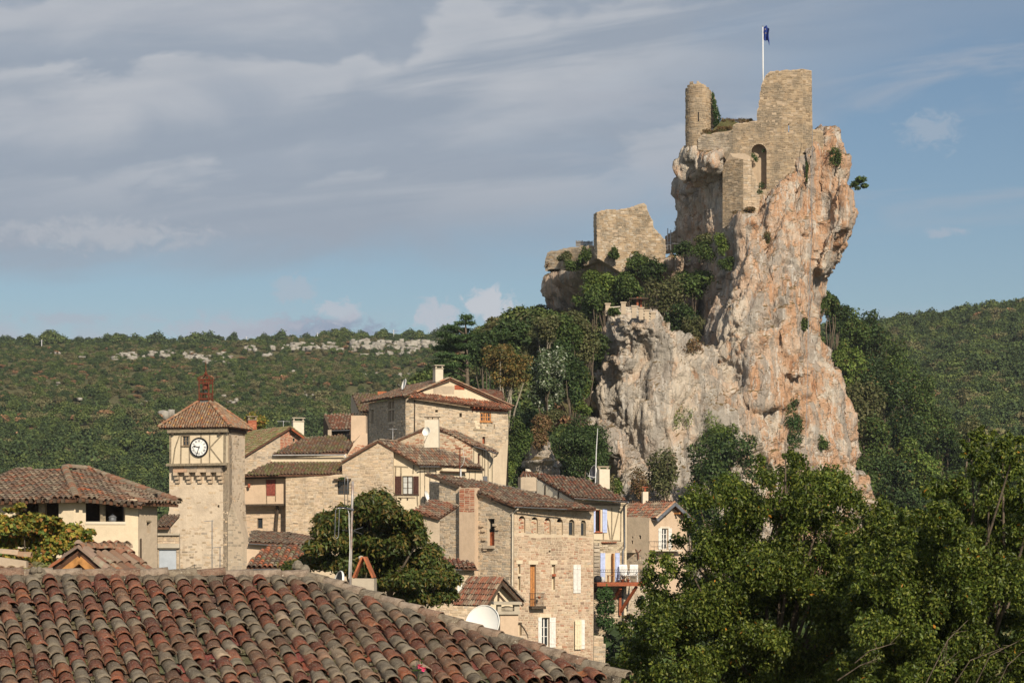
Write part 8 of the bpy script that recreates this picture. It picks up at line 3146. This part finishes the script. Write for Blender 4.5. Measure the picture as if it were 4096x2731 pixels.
	for (x, y, w, h, Y, kd, lab) in (
			(1110, 480, 150, 110, 241, 'green', 'low green bushes along the foot of the spire'),
			(1240, 420, 70, 120, 239.5, 'bright', 'bright bush beside the prow of rock'),
			(1270, 550, 110, 60, 239, 'green', 'green mat of bushes on the ledge under the prow'),
			(1120, 400, 90, 70, 242, 'olive', 'bush on the upper ledge left of the buttress'),
			(990, 480, 120, 90, 248, 'dark', 'dark bushes beside the wall stub'),
			(630, 470, 60, 60, 256, 'green', 'green tuft growing on the outer ruin wall'),
			(560, 860, 60, 40, 229, 'green', 'little bush in front of the terrace pillars'),
			(1060, 960, 110, 150, 234, 'olive', 'brownish scrub on the slope right of the terrace'),
			(250, 510, 70, 50, 253, 'olive', 'olive tuft on the middle of the curtain wall'),
			(375, 500, 60, 90, 251, 'green', 'green ivy at the right end of the curtain wall'),
			(180, 570, 90, 40, 256, 'dry', 'dry grass at the left foot of the curtain wall'),
			(310, 560, 90, 60, 252, 'green', 'green plants along the foot of the curtain wall'),
			(560, 490, 50, 60, 249.6, 'green', 'ivy low on the left half of the outer ruin wall'),
			(700, 540, 110, 90, 249, 'green', 'bushes hiding the right foot of the outer ruin wall')):
		shrub('rock_shrub', lab, V2(x, 0)[0], V2(0, y)[1], w * .9, h * .9, Y, kd, 1100, .24, sh)
	for (u, v, w, h, kd, lab, lf) in (
			(3078, 935, 60, 110, 'olive', 'tall tuft of grass and bush in the cleft right of the prow', .2),
			(3208, 1300, 66, 120, 'green', 'dark green bush clinging to the middle of the spire', .22),
			(3288, 1205, 34, 110, 'green', 'narrow bush on the right edge of the spire', .2),
			(3290, 1770, 70, 80, 'green', 'green bush low on the right side of the spire', .2),
			(3345, 640, 60, 100, 'green', 'ivy bush on the crag right of the keep', .2),
			(3160, 600, 45, 45, 'olive', 'tuft on the rib of rock beside the keep', .18),
			(3230, 690, 18, 90, 'green', 'thin green streak of plants on the rib of rock', .16),
			(3290, 560, 26, 24, 'green', 'small green tuft right of the keep flank', .16),
			(3042, 740, 26, 40, 'green', 'green tuft at the foot of the arched recess', .16),
			(2990, 845, 60, 28, 'dry', 'dry grass crown on the prow', .2),
			(2705, 1270, 190, 90, 'dry', 'rusty brown scrub on the slope above the grey rock face', .22),
			(2770, 1390, 90, 80, 'dry', 'brown scrub at the foot of the slope above the grey face', .2),
			(2470, 1250, 70, 50, 'green', 'green plants on the corner of the terrace rock', .18)):
		p, nn = rock_hit(u, v, .1)
		shrub('rock_shrub', lab, u, v, w, h, p.y, kd, 900, lf, sh, at=p)
	# little tree leaning out on the right
	p = P(3380, 745, 247)
	t = thing('leaning_tree', 'little tree leaning out over the right overhang of the spire', 'tree', p)
	cl = []
	for (x, y, r) in ((1325, 1125, 34), (1345, 1165, 26), (1290, 1150, 28), (1268, 1165, 20), (1300, 1180, 20)):
		q = P(*V1(x, y), 247 + R.uniform(-.8, .8)); s = 247 / F / 1.568 * r
		cl.append((q.x, q.y, q.z, s, s, s * .6))
	crown_mesh('crown', t, cl, 800, .26, 'green')
	mb = MB(); mb.tube([P(*V1(1235, 1190), 247), P(*V1(1270, 1170), 247), P(*V1(1330, 1145), 247)], [.12, .08, .03], 6); mb.build('trunk', MATS['bark'], t)
	# ivy on the round tower and in the recess
	iv = thing('tower_ivy', 'dark green ivy hanging on the broken edge of the round tower', 'ivy', P(*V1(415, 780), 246))
	cl = []
	for (x, y, rx, rz) in ((395, 600, 10, 24), (402, 650, 16, 34), (412, 700, 20, 40), (425, 740, 22, 40), (418, 775, 24, 22)):
		q = P(*V1(x, y), 246.0); s = 246 / F / 1.568
		cl.append((q.x, q.y, q.z, rx * s, .35, rz * s))
	crown_mesh('leaves', iv, cl, 1500, .17, 'ivy')
	mb = MB(); mb.tube([P(*V1(425, 800), 246.1), P(*V1(412, 700), 246.1), P(*V1(395, 600), 246.1)], [.07, .05, .02], 5); mb.build('stem', MATS['bark'], iv)
	iv = thing('recess_ivy', 'ivy inside the head of the arched recess', 'ivy', P(*V1(655, 990), 242.2))
	cl = []
	for (x, y, r) in ((645, 975, 16), (660, 990, 20), (670, 1005, 12), (712, 945, 12), (700, 1160, 22), (690, 1200, 18)):
		q = P(*V1(x, y), 242.9 if y < 1100 else 241.6); s = 242 / F / 1.568 * r
		cl.append((q.x, q.y, q.z, s, .25, s))
	crown_mesh('leaves', iv, cl, 700, .15, 'ivy')
	# grass on the wall tops
	gr = []
	for (x0, x1, y, Y) in ((420, 520, 800, 244.2), (450, 640, 752, 244.7), (330, 420, 820, 244.4), (560, 665, 766, 243.4), (840, 850, 508, 242.5), (520, 640, 1330, 239)):
		for i in range(int((x1 - x0) * 1.2) + 6):
			q = P(*V1(R.uniform(x0, x1), y + R.uniform(-4, 8)), Y + R.uniform(-.2, .8))
			gr.append((q.x, q.y, q.z, .12, .12, .16))
	o = crown_mesh('wall_grass', None, gr, 3500, .24, 'dry', aspect=.18, shell=.1)
	tag(o, 'dry grass growing on top of the castle walls', 'grass', kind='stuff')
	# creepers on the rock face
	for (pts, kd, lab, n) in (
			([V3(740, 950), V3(745, 1000), V3(735, 1050), V3(770, 1060), V3(730, 1120), V3(765, 1150)], 'ivy', 'long green creeper down the middle of the cliff', 2200),
			([V3(150, 1010), V3(200, 1000), V3(320, 1000), V3(325, 1050), V3(280, 1110), V3(130, 1020)], 'lightivy', 'light creepers low on the grey rock face', 900),
			([V3(200, 400), V3(230, 380), V3(250, 430), V3(240, 480)], 'green', 'plants on the left edge of the spire above the hollow', 700)):
		cl = []
		for (u, v) in pts:
			q, nn = rock_hit(u, v, .12)
			for k in range(4):
				q2, _ = rock_hit(u + R.uniform(-14, 14), v + R.uniform(-28, 28), .12)
				cl.append((q2.x, q2.y, q2.z, .5, .35, .75))
		o = crown_mesh('cliff_creeper', None, cl, n, .2, kd, shell=.2)
		tag(o, lab, 'creeper', 'creepers on the cliff')
	# growth at the foot of the cliff
	T('foot_tree', 'big dark green tree at the foot of the cliff above the end house', 'tree', 2905, 1700, 2030, 330, 214, 'dark', 9000, .30, None, nc=24, k=.3, flecks=((.10, .14, .03), .12))
	T('foot_tree', 'light green tree top against the cliff above the big dark tree', 'tree', 2885, 1675, 1810, 150, 219, 'bright', 2600, .26)
	T('foot_tree', 'greyish bush tree left of the big dark tree below the cliff', 'tree', 2655, 1790, 2010, 150, 212, 'olive', 3600, .26)
	T('foot_tree', 'small green tree in front of the rocks right of the end house', 'tree', 2780, 1960, 2150, 190, 205, 'dark', 3600, .28)
	T('round_bush_tree', 'dense round dark tree below the shoulder of the cliff behind the mast', 'tree', VH(1300, 0)[0], VH(0, 905)[1], VH(0, 1490)[1], 235, 194, 'dark', 9500, .2, None, nc=26, k=.3, flecks=((.07, .11, .03), .2))
	for (u, v, w, h, Y, kd, lab, n) in (
			(VH(560, 0)[0], VH(0, 1000)[1], 75, 190, 184, 'lightivy', 'light green climber on the corner of the upper house', 2200),
			(VH(740, 0)[0], VH(0, 1090)[1], 110, 150, 190, 'green', 'dark green bush right of the light climber', 3000),
			(VH(600, 0)[0], VH(0, 1420)[1], 110, 90, 186, 'bright', 'bright green bush at the foot of the climber', 1900),
			(VH(560, 0)[0], VH(0, 1230)[1], 40, 110, 185, 'rust', 'reddish creeper between the climber and the bright bush', 900),
			(VH(690, 0)[0], VH(0, 1330)[1], 70, 90, 189, 'green', 'green creeper beside the layered rock ledges', 1400),
			(VH(960, 0)[0], VH(0, 990)[1], 120, 110, 200, 'dry', 'dry brown grass slope above the layered ledges', 2400),
			(VH(910, 0)[0], VH(0, 1140)[1], 90, 90, 196, 'dry', 'reddish brown brush just above the layered ledges', 1500),
			(VH(1310, 0)[0], VH(0, 850)[1], 85, 80, 212, 'bright', 'light green creeper on the corner of the cliff shoulder', 1300),
			(2560, 1930, 120, 150, 212, 'dry', 'reddish brown scrub between pale rock and foot trees', 2200),
			(2700, 2080, 130, 110, 196, 'dry', 'brown scrub just above the roof of the end house', 1500),
			(VH(1050, 0)[0], VH(0, 930)[1], 110, 60, 202, 'olive', 'olive scrub at the top of the dry slope', 1200),
			(2470, 1950, 36, 80, 205, 'lightivy', 'light green creeper on the pale rock above the pale chimney', 600)):
		shrub('bank_shrub', lab, u, v, w, h, Y, kd, n, .2, 'shrubs on the bank above the houses')
	# ivy below the balcony
	iv = thing('balcony_ivy', 'thick dark ivy covering the walls below the balcony', 'ivy', P(*V8(400, 1400), 146))
	cl = []
	for (x, y, rx, ry_) in ((350, 1010, 30, 50), (395, 1000, 45, 50), (360, 1100, 40, 60), (420, 1090, 40, 55), (345, 1190, 25, 50), (400, 1210, 60, 60), (450, 1270, 60, 60), (400, 1330, 60, 60), (470, 1380, 70, 70), (400, 1450, 60, 70), (520, 1330, 60, 60), (560, 1420, 80, 80), (470, 1500, 100, 80), (620, 1400, 60, 90), (640, 1060, 30, 50), (420, 1600, 90, 90), (560, 1600, 90, 90), (320, 1310, 20, 20)):
		q = P(*V8(x, y), 146.5 + R.uniform(-.7, .7)); s = 146 / F / 1.743
		cl.append((q.x, q.y, q.z, rx * s, .5, ry_ * s))
	crown_mesh('leaves', iv, cl, 9000, .15, 'ivy', 'leaf_gloss', .8)
	mb = MB(); mb.tube([P(*V8(400, 1700), 147), P(*V8(420, 1400), 147), P(*V8(380, 1050), 147)], [.1, .07, .03], 6); mb.build('stem', MATS['bark'], iv)
	shrub('red_creeper', 'reddish creeper on the stone wall under the balcony strut', V8(545, 0)[0], V8(0, 1165)[1], 40, 34, 149, 'rust', 500, .14)
	shrub('roof_top_tree', 'yellow green tree top behind the mossy gable roof', V5(215, 0)[0], V5(0, 440)[1], 120, 85, 195, 'vine', 2600, .2, cat='tree')
	shrub('roof_plant', 'green tuft on the window canopy of the stone house', V5(735, 0)[0], V5(0, 804)[1], 34, 10, 154.4, 'green', 300, .1)


slope_trees()


# --- trees of the slope behind the spire ---------------------------------------------
def back_trees():
	g = 'trees on the wooded slope right of the spire'
	rows = [(3318, 1215, 80, 150, 288), (3352, 1270, 110, 150, 292), (3400, 1330, 150, 190, 298), (3470, 1340, 170, 220, 304), (3390, 1450, 170, 230, 290), (3480, 1480, 190, 240, 294), (3560, 1440, 180, 230, 304),
			(3450, 1620, 190, 240, 266), (3560, 1580, 200, 250, 276), (3650, 1560, 190, 230, 290), (3500, 1760, 200, 240, 258), (3610, 1720, 200, 240, 268), (3720, 1680, 200, 230, 284), (3560, 1890, 210, 230, 252),
			(3680, 1850, 210, 230, 262), (3790, 1800, 210, 230, 280), (3450, 1920, 150, 180, 246), (3880, 1750, 200, 220, 296), (3640, 2000, 220, 220, 250), (3770, 1960, 220, 220, 260), (3890, 1900, 220, 220, 278), (4000, 1850, 220, 230, 296),
			(4090, 1930, 220, 240, 288), (3990, 2030, 230, 230, 270), (3870, 2060, 230, 220, 256)]
	kinds = ['green', 'dark', 'green', 'dark', 'bright', 'dark', 'green', 'olive', 'dark', 'green']
	names = {'green': 'mid green', 'dark': 'dark green', 'bright': 'light green', 'olive': 'brownish olive'}
	od = ['first', 'second', 'third', 'fourth', 'fifth']
	cut = [('topmost', 0, 4), ('second', 4, 7), ('third', 7, 10), ('fourth', 10, 13), ('fifth', 13, 18), ('sixth', 18, 22), ('lowest', 22, 25)]
	for i, (u, v, w, h, Y) in enumerate(rows):
		kd = kinds[i % len(kinds)]
		nm, a, b = next(c for c in cut if c[1] <= i < c[2])
		k = sorted(range(a, b), key=lambda j: rows[j][0]).index(i)
		tree('slope_tree', '%s tree, %s from the spire in the %s row of the wooded slope' % (names[kd], od[k], nm), 'tree', u, v - h * .45, v + h * .55, w, Y, kd, 4200, .36, g, nc=16, k=.36, flecks=((.13, .09, .03), .04))


back_trees()


# --- the far hills: a mass of scrub nobody could count --------------------------------
def scatter(name, label, cat, pts, rot, scl, idx, protos):
	me = bpy.data.meshes.new(name)
	me.from_pydata(pts, [], [])
	for nm, tp, arr in (('rot', 'FLOAT_VECTOR', rot), ('scl', 'FLOAT', scl), ('idx', 'INT', idx)):
		a = me.attributes.new(nm, tp, 'POINT')
		a.data.foreach_set('vector' if tp == 'FLOAT_VECTOR' else 'value', np.array(arr, dtype=np.int32 if tp == 'INT' else np.float32).ravel())
	ob = bpy.data.objects.new(name, me)
	C.objects.link(ob)
	tag(ob, label, cat, kind='stuff')
	ng = bpy.data.node_groups.new('scatter', 'GeometryNodeTree')
	ng.interface.new_socket('Geometry', in_out='INPUT', socket_type='NodeSocketGeometry')
	ng.interface.new_socket('Geometry', in_out='OUTPUT', socket_type='NodeSocketGeometry')
	gi, go = ng.nodes.new('NodeGroupInput'), ng.nodes.new('NodeGroupOutput')
	join = ng.nodes.new('GeometryNodeJoinGeometry')
	def named(nm, tp):
		nd = ng.nodes.new('GeometryNodeInputNamedAttribute')
		nd.data_type = tp
		nd.inputs[0].default_value = nm
		return next(s for s in nd.outputs if s.enabled)
	ar, as_, ai = named('rot', 'FLOAT_VECTOR'), named('scl', 'FLOAT'), named('idx', 'INT')
	for k, pr in enumerate(protos):
		oi = ng.nodes.new('GeometryNodeObjectInfo')
		oi.inputs['Object'].default_value = pr
		ip = ng.nodes.new('GeometryNodeInstanceOnPoints')
		cp = ng.nodes.new('FunctionNodeCompare')
		cp.data_type = 'INT'
		cp.operation = 'EQUAL'
		ng.links.new(ai, cp.inputs[2])
		cp.inputs[3].default_value = k
		ng.links.new(gi.outputs[0], ip.inputs['Points'])
		ng.links.new(cp.outputs[0], ip.inputs['Selection'])
		ng.links.new(oi.outputs['Geometry'], ip.inputs['Instance'])
		ng.links.new(ar, ip.inputs['Rotation'])
		ng.links.new(as_, ip.inputs['Scale'])
		ng.links.new(ip.outputs[0], join.inputs[0])
	ng.links.new(join.outputs[0], go.inputs[0])
	md = ob.modifiers.new('scatter', 'NODES')
	md.node_group = ng


def undergrowth(protos, rng):
	pts, rot, scl, idx = [], [], [], []
	N = 9500
	x, y = rng.uniform(-16, 75, N), rng.uniform(120, 345, N)
	z = terrain_z(x, y)
	for i in range(N):
		u, v = CU + x[i] / y[i] * F, CV - z[i] / y[i] * F
		if y[i] < 196 and u < 2380: continue
		if 2350 < u < 2720 and 200 < y[i] < 232 and rng.random() < .5: continue
		s = rng.uniform(.7, 1.7)
		if z[i] < -5 and y[i] < 240:
			if u < 2650: continue
			s *= 2.6
		if x[i] < 13 and 200 < y[i] < 252: s *= 1.7
		k = int(rng.choice(7, p=[.20, .24, .14, .14, .16, .06, .06]))
		if 2150 < u < 2420 and 1640 < v < 1800: k = 5; s *= .7
		if 2500 < u < 2800 and y[i] < 230 and rng.random() < .6: k = 5; s *= .7
		pts.append((x[i], y[i], z[i] - .15)); rot.append((0, 0, rng.uniform(0, 6.28))); scl.append(s); idx.append(k)
	scatter('undergrowth', 'thick undergrowth covering the slopes around the spire', 'undergrowth', pts, rot, scl, idx, protos)


def far_wood():
	rng = np.random.default_rng(3)
	protos = []
	spec = [('dark', 1.0), ('green', 1.0), ('olive', .9), ('dark', .8), ('green', .75), ('dry', .5), ('olive', .7)]
	for i, (kd, squash) in enumerate(spec):
		cl = []
		for q in range(9):
			d = rng.normal(0, 1, 3); d /= np.linalg.norm(d)
			r = rng.random() ** .5 * .62
			cl.append((d[0] * r, d[1] * r, .62 * squash + d[2] * r * squash * .8, .42, .42, .36 * squash))
		p, d, k = sample_clumps(1300, cl, rng, .4)
		v, f = leaf_arrays(p, d, .165, .75, rng=rng)
		c = np.repeat(leaf_cols(1300, kd, rng, k) * np.array([1.34, 1.20, 1.35]), 2, axis=0)
		o = np_mesh('far_bush', v, f, MATS['leaf_far'], None, c)
		C.objects.unlink(o)
		protos.append(o)
	pts, rot, scl, idx = [], [], [], []
	def put(x, y, z, s, k):
		pts.append((x, y, z - .1 * s)); rot.append((0, 0, rng.uniform(0, 6.28))); scl.append(s); idx.append(k)
	N = 60000
	u = rng.uniform(-900, 5000, N)
	y = rng.uniform(372, 900, N) ** 1.0
	x = (u - CU) / F * y
	z = terrain_z(x, y)
	dens = fbm(np.stack([x / 45, y / 45, x * 0], 1), 3, 31)
	v = CV - z / y * F
	for i in range(N):
		if 2650 < u[i] < 3150 and v[i] > 900: continue
		lower = np.clip((v[i] - 1500) / 350, 0, 1) if u[i] < 2600 else 1.0
		rocky = (1 - lower)
		if rng.random() < .22 * rocky + (.30 if dens[i] < -.3 else 0) * (.3 + .7 * rocky): continue
		if rng.random() > y[i] / 820: continue
		s = rng.uniform(.8, 1.7) + lower * rng.uniform(.5, 1.7)
		if rng.random() < .06: s *= 1.5
		if u[i] < 2600:
			k = int(rng.choice(7, p=[.16, .16, .22, .12, .12, .10, .12])) if rocky > .4 else int(rng.choice(7, p=[.30, .24, .10, .18, .14, .02, .02]))
		else:
			k = int(rng.choice(7, p=[.28, .18, .12, .22, .12, .02, .06]))
		put(x[i], y[i], z[i], s, k)
	# skyline woods on both plateaus
	for i in range(900):
		uu = rng.uniform(-700, 2700) if i < 520 else rng.uniform(3200, 4900)
		yy = rng.uniform(850, 900) if uu < 2600 else rng.uniform(705, 745)
		xx = (uu - CU) / F * yy
		zz = zground(xx, yy)
		n = fbm(np.array([[uu / 120, 0, 0]]), 2, 5)[0]
		s = (2.9 + 1.5 * max(0, n) + rng.uniform(-.6, 1.0)) * (.85 if uu > 2600 else 1)
		if 980 < uu < 1120 or 1180 < uu < 1240: s *= .75
		put(xx, yy, zz, s, int(rng.choice([0, 1, 3, 4])))
	scatter('hillside_wood', 'scrub oak wood covering the far hillsides', 'wood', pts, rot, scl, idx, protos)
	undergrowth(protos, rng)
	# pale limestone bands
	vs, fs = [], []
	bm = bmesh.new()
	bmesh.ops.create_icosphere(bm, subdivisions=2, radius=1)
	bv = np.array([v.co for v in bm.verts]); bf = np.array([[v.index for v in f.verts] for f in bm.faces])
	bm.free()
	VB = view(0, 1200, 1.307)
	spots = []
	for (x0, x1, y0, y1, n, s) in ((250, 330, 285, 300, 4, .8), (425, 470, 292, 312, 4, 1.2), (595, 760, 285, 325, 16, 1.3), (775, 915, 282, 312, 13, 1.3), (960, 1050, 288, 330, 9, 1.3), (1035, 1110, 300, 345, 7, 1.9), (1120, 1210, 268, 345, 10, 1.1),
								(1270, 1365, 255, 275, 8, 1.1), (1390, 1420, 285, 310, 3, 1.4), (1420, 1520, 250, 270, 9, 1.2), (1520, 1790, 240, 272, 26, 1.5), (1825, 2060, 232, 272, 28, 1.9), (2070, 2300, 232, 275, 28, 1.9), (1900, 2180, 280, 320, 9, 1.4),
								(1470, 1560, 380, 420, 7, 1.0), (1600, 1700, 340, 400, 5, .9), (1160, 1260, 450, 560, 12, 1.1), (700, 760, 540, 600, 4, 1.6), (830, 900, 575, 640, 8, 1.8), (1010, 1040, 460, 520, 4, 1.1), (1890, 2220, 370, 420, 9, 1.0),
								(90, 120, 425, 450, 3, 1.0), (280, 400, 420, 470, 6, .9), (420, 480, 500, 560, 4, 1.0), (1590, 1700, 490, 560, 8, 1.0), (20, 60, 470, 600, 4, 1.0), (540, 600, 580, 640, 3, .9)):
		for i in range(int(n * (1.35 if y1 < 346 else .7))):
			spots.append((*VB(rng.uniform(x0, x1), rng.uniform(y0, y1)), s))
	for i in range(16):
		spots.append((rng.uniform(3560, 3900), rng.uniform(1370, 1480), .9))
	for (uu, vv, s) in spots:
		p = ground_hit(uu, vv)
		sc = np.array([rng.uniform(.7, 2.2), rng.uniform(.6, 1.2), rng.uniform(.5, 1.3)]) * s * .46
		q = np.sign(bv) * np.abs(bv) ** .5 * (1 + .22 * rng.normal(0, 1, (len(bv), 1)))
		a = rng.uniform(0, 6.28)
		rm = np.array([[math.cos(a), -math.sin(a), 0], [math.sin(a), math.cos(a), 0], [0, 0, 1]])
		q = (q * sc) @ rm.T + np.array([p.x, p.y - 1.2, p.z + .35 * s])
		fs.append(bf + sum(len(t) for t in vs)); vs.append(q)
	o = np_mesh('limestone_outcrop', np.concatenate(vs), np.concatenate(fs), MATS['pale_rock'])
	tag(o, 'broken bands of pale limestone along the far hillside', 'rock', kind='stuff')
	for k, (x, y0, y1) in enumerate(((218, 246, 206), (560, 260, 222), (1288, 228, 190), (1660, 208, 170), (2058, 192, 155))):
		u_, v_ = VB(x, y0)
		yy = 846
		b = P(u_, v_ + 8, yy)
		b.z = min(b.z, zground(b.x, b.y))
		tp = P(VB(x, y1)[0], VB(x, y1)[1], yy)
		t = thing('utility_pole', ['leftmost', 'second from left', 'middle', 'fourth from left', 'rightmost'][k] + ' of five thin utility poles on the far plateau', 'pole', b, 'utility poles on the plateau')
		mb = MB(); mb.tube([b, tp], [.16, .12], 6); mb.build('pole', MATS['zinc_white'], t)
		mb = MB(); mb.beam(tp - UP * .5 - Vector((.7, 0, 0)), tp - UP * .5 + Vector((.7, 0, 0)), .07, UP, .07); mb.build('cross_arm', MATS['zinc'], t)


plain('pale_rock', (.36, .335, .29), .95, .3, .6, bumpd=.15, col2=(.20, .18, .15))
far_wood()


# --- near trees -----------------------------------------------------------------------
def near_trees():
	# chestnut in the middle
	Y = 70
	VK = view(900, 1400, 1.568)
	t = thing('chestnut_tree', 'big dark chestnut tree in front of the stone gable house', 'tree', P(1480, 2900, Y))
	blobs = [(930, 960, 130, 80), (860, 980, 90, 70), (1050, 1010, 110, 70), (760, 1070, 130, 90), (900, 1100, 150, 100), (1080, 1100, 130, 90), (640, 1130, 100, 70), (1190, 1060, 70, 70), (1200, 1170, 90, 90), (700, 1210, 150, 90), (560, 1250, 90, 60), (880, 1230, 170, 100),
			(1060, 1230, 150, 100), (450, 1350, 100, 45), (620, 1330, 130, 60), (800, 1340, 140, 70), (960, 1350, 150, 90), (1130, 1350, 150, 90), (1260, 1280, 90, 80), (1330, 1380, 90, 80), (1200, 1440, 130, 70), (1040, 1450, 130, 70), (1400, 1450, 80, 60), (1340, 1530, 110, 70), (1180, 1550, 120, 70), (900, 1460, 120, 70), (380, 1370, 50, 25), (620, 1060, 50, 40)]
	cl = []
	s = Y / F / 1.568
	for x, y, rx, rz in blobs:
		for q in range(3):
			p = P(*VK(x + R.uniform(-.4, .4) * rx, y + R.uniform(-.35, .35) * rz), Y + R.uniform(-1.8, 1.8))
			k = R.uniform(.55, .95)
			cl.append((p.x, p.y, p.z, rx * s * k, rx * s * k, rz * s * k))
	crown_mesh('crown', t, cl, 64000, .165, 'chestnut', 'leaf_gloss', .42, .45, droop=.9, flecks=((.20, .16, .05), .05))
	limbs(t, P(1480, 2900, Y), cl, .15, count=10)
	# small conker-green lights
	# climbing vine at the left
	Y = 64
	t = thing('grape_vine', 'golden green grape vine draped over the yard at the left', 'vine', P(130, 2500, Y))
	blobs = [(40, 1110, 90, 60), (120, 1100, 110, 60), (230, 1110, 110, 70), (330, 1120, 100, 60), (420, 1150, 100, 60), (500, 1170, 70, 50), (60, 1200, 110, 70), (180, 1200, 130, 70), (320, 1210, 120, 70), (440, 1220, 80, 40), (60, 1300, 110, 60), (190, 1300, 110, 70), (280, 1320, 90, 60), (120, 1370, 110, 30), (340, 1240, 100, 50), (240, 1060, 80, 40), (330, 1070, 60, 35), (560, 1200, 30, 40), (570, 1140, 35, 20), (0, 1050, 50, 18), (80, 1000, 50, 14), (130, 975, 40, 14), (280, 1380, 80, 24)]
	cl = []
	s = Y / F / 1.568
	for x, y, rx, rz in blobs:
		for q in range(3):
			p = P(*V4(x + R.uniform(-.4, .4) * rx, y + R.uniform(-.35, .35) * rz), Y + R.uniform(-.9, .9))
			k = R.uniform(.6, .95)
			cl.append((p.x, p.y, p.z, rx * s * k, rx * s * k * .8, rz * s * k))
	crown_mesh('leaves', t, cl, 13000, .125, 'vine', 'leaf', .85, .4)
	limbs(t, P(130, 2560, Y), cl, .09, count=10)
	# trees in the right foreground
	def big(label, blobs, Y, n, base_u, seed):
		b = P(base_u, 3100, Y)
		t = thing('plum_tree', label, 'tree', b, 'plum trees in the right foreground')
		cl = []
		s = Y / F
		for (u, v, ru, rv) in blobs:
			for q in range(13):
				a = R.uniform(-1, 1), R.uniform(-1, 1)
				p = P(u + a[0] * ru * .8, v + a[1] * rv * .8, Y + R.uniform(-1.7, 1.7))
				k = R.uniform(.16, .34)
				g_ = (ru * .45 + rv * .75) * s * k
				cl.append((p.x, p.y, p.z, g_ * R.uniform(.8, 1.3), g_, g_ * R.uniform(.8, 1.3)))
		crown_mesh('crown', t, cl, n, .070, 'plum', 'leaf_gloss', .50, .1, droop=1.0, flecks=((.50, .22, .03), .004), spread=1.7)
		limbs(t, b, cl, .085, count=26, fork=.35)
		# sprays that stand out of the outline
		return t
	A = [(3130, 1880, 120, 60), (3040, 1960, 190, 90), (3190, 1990, 200, 90), (3290, 1960, 120, 70), (2900, 2050, 200, 110), (3100, 2120, 260, 120), (3300, 2110, 200, 120), (2760, 2180, 170, 110), (2950, 2240, 240, 120), (3170, 2280, 260, 130), (3380, 2260, 200, 140), (2690, 2290, 130, 90),
		(2820, 2370, 220, 120), (3050, 2430, 260, 130), (3290, 2440, 240, 140), (2640, 2450, 160, 100), (2800, 2530, 240, 120), (3040, 2590, 260, 120), (3280, 2620, 240, 120), (2580, 2560, 130, 90), (2650, 2650, 220, 110), (2900, 2700, 260, 110), (3150, 2740, 260, 110), (2520, 2700, 120, 70), (3450, 2420, 160, 130), (3460, 2600, 180, 140), (2700, 2800, 250, 100), (3000, 2830, 250, 100), (3300, 2830, 260, 100), (3160, 1840, 70, 40), (3130, 2020, 260, 160), (3000, 2320, 330, 200), (3250, 2350, 300, 220), (2850, 2450, 300, 180), (3100, 2680, 350, 150), (3400, 2500, 200, 250), (3440, 2130, 150, 120), (3430, 2330, 160, 160), (3500, 2650, 180, 160), (3480, 2180, 170, 130), (3540, 2080, 130, 80), (3360, 2040, 150, 90)]
	B = [(3990, 1850, 130, 90), (3900, 1930, 120, 70), (4060, 1960, 150, 110), (3820, 2010, 160, 90), (3960, 2070, 220, 110), (4120, 2100, 160, 140), (3640, 2120, 150, 80), (3780, 2160, 220, 110), (4000, 2220, 240, 120), (3560, 2230, 190, 110), (3720, 2310, 240, 120), (3950, 2370, 250, 130), (4130, 2330, 150, 150), (3560, 2420, 200, 120), (3760, 2480, 250, 120), (3990, 2530, 250, 130), (3620, 2570, 220, 120), (3860, 2650, 250, 110), (4090, 2620, 200, 140), (3640, 2720, 240, 100), (3900, 2790, 260, 100), (4120, 2790, 200, 110), (3880, 1800, 50, 40), (3930, 1740, 60, 40), (4080, 1790, 70, 60), (3500, 2720, 160, 110), (3480, 2300, 120, 90), (3700, 2400, 300, 220), (3950, 2250, 280, 220), (3850, 2580, 320, 180), (3560, 2650, 250, 160)]
	big('leafy plum tree in the right foreground with its peak before the cliff', A, 42, 215000, 3080, 1)
	big('leafy plum tree at the right edge of the picture', B, 38, 200000, 3900, 2)
	# bare twigs in the lower right
	t = thing('bare_branches', 'bare grey twigs in the lower right corner', 'branch', P(3850, 2720, 36.2))
	for (a, b, c) in (((3420, 2650), (3480, 2600), (3580, 2570)), ((3800, 2760), (3880, 2640), (4010, 2590)), ((3700, 2740), (3790, 2560), (3870, 2480)), ((3900, 2740), (3960, 2620), (4080, 2560)), ((3350, 2720), (3440, 2660), (3520, 2630)), ((3990, 2740), (4030, 2660), (4096, 2600)), ((3770, 2640), (3790, 2560), (3775, 2700))):
		mb = MB(); mb.tube([P(*a, 36.2), P(*b, 36.0), P(*c, 36.3)], [.010, .007, .003], 6)
		for q in range(4):
			f = R.uniform(.2, .9)
			p0 = P(b[0] + (c[0] - b[0]) * f, b[1] + (c[1] - b[1]) * f, 36.1)
			mb.tube([p0, p0 + Vector((R.uniform(-.15, .25), R.uniform(-.2, .1), R.uniform(-.05, .2)))], [.004, .002], 4)
		mb.build('twig', MATS['bark'], t)


near_trees()


# ------------------------------------------------------------------ air
def haze():
	m = bpy.data.materials.new('haze')
	m.use_nodes = True
	t = NT(m.node_tree)
	t.n.remove(t.n['Principled BSDF'])
	v = t.node('ShaderNodeVolumePrincipled')
	v.inputs['Color'].default_value = (.80, .88, 1.0, 1)
	v.inputs['Density'].default_value = .00008
	v.inputs['Anisotropy'].default_value = .0
	t.l.new(v.outputs[0], t.n['Material Output'].inputs['Volume'])
	mb = MB()
	mb.box(-14000, -300, -60, 14000, 7000, 130)
	o = mb.build('haze', m)
	tag(o, 'thin blue haze over the valley', 'haze', kind='stuff')


haze()
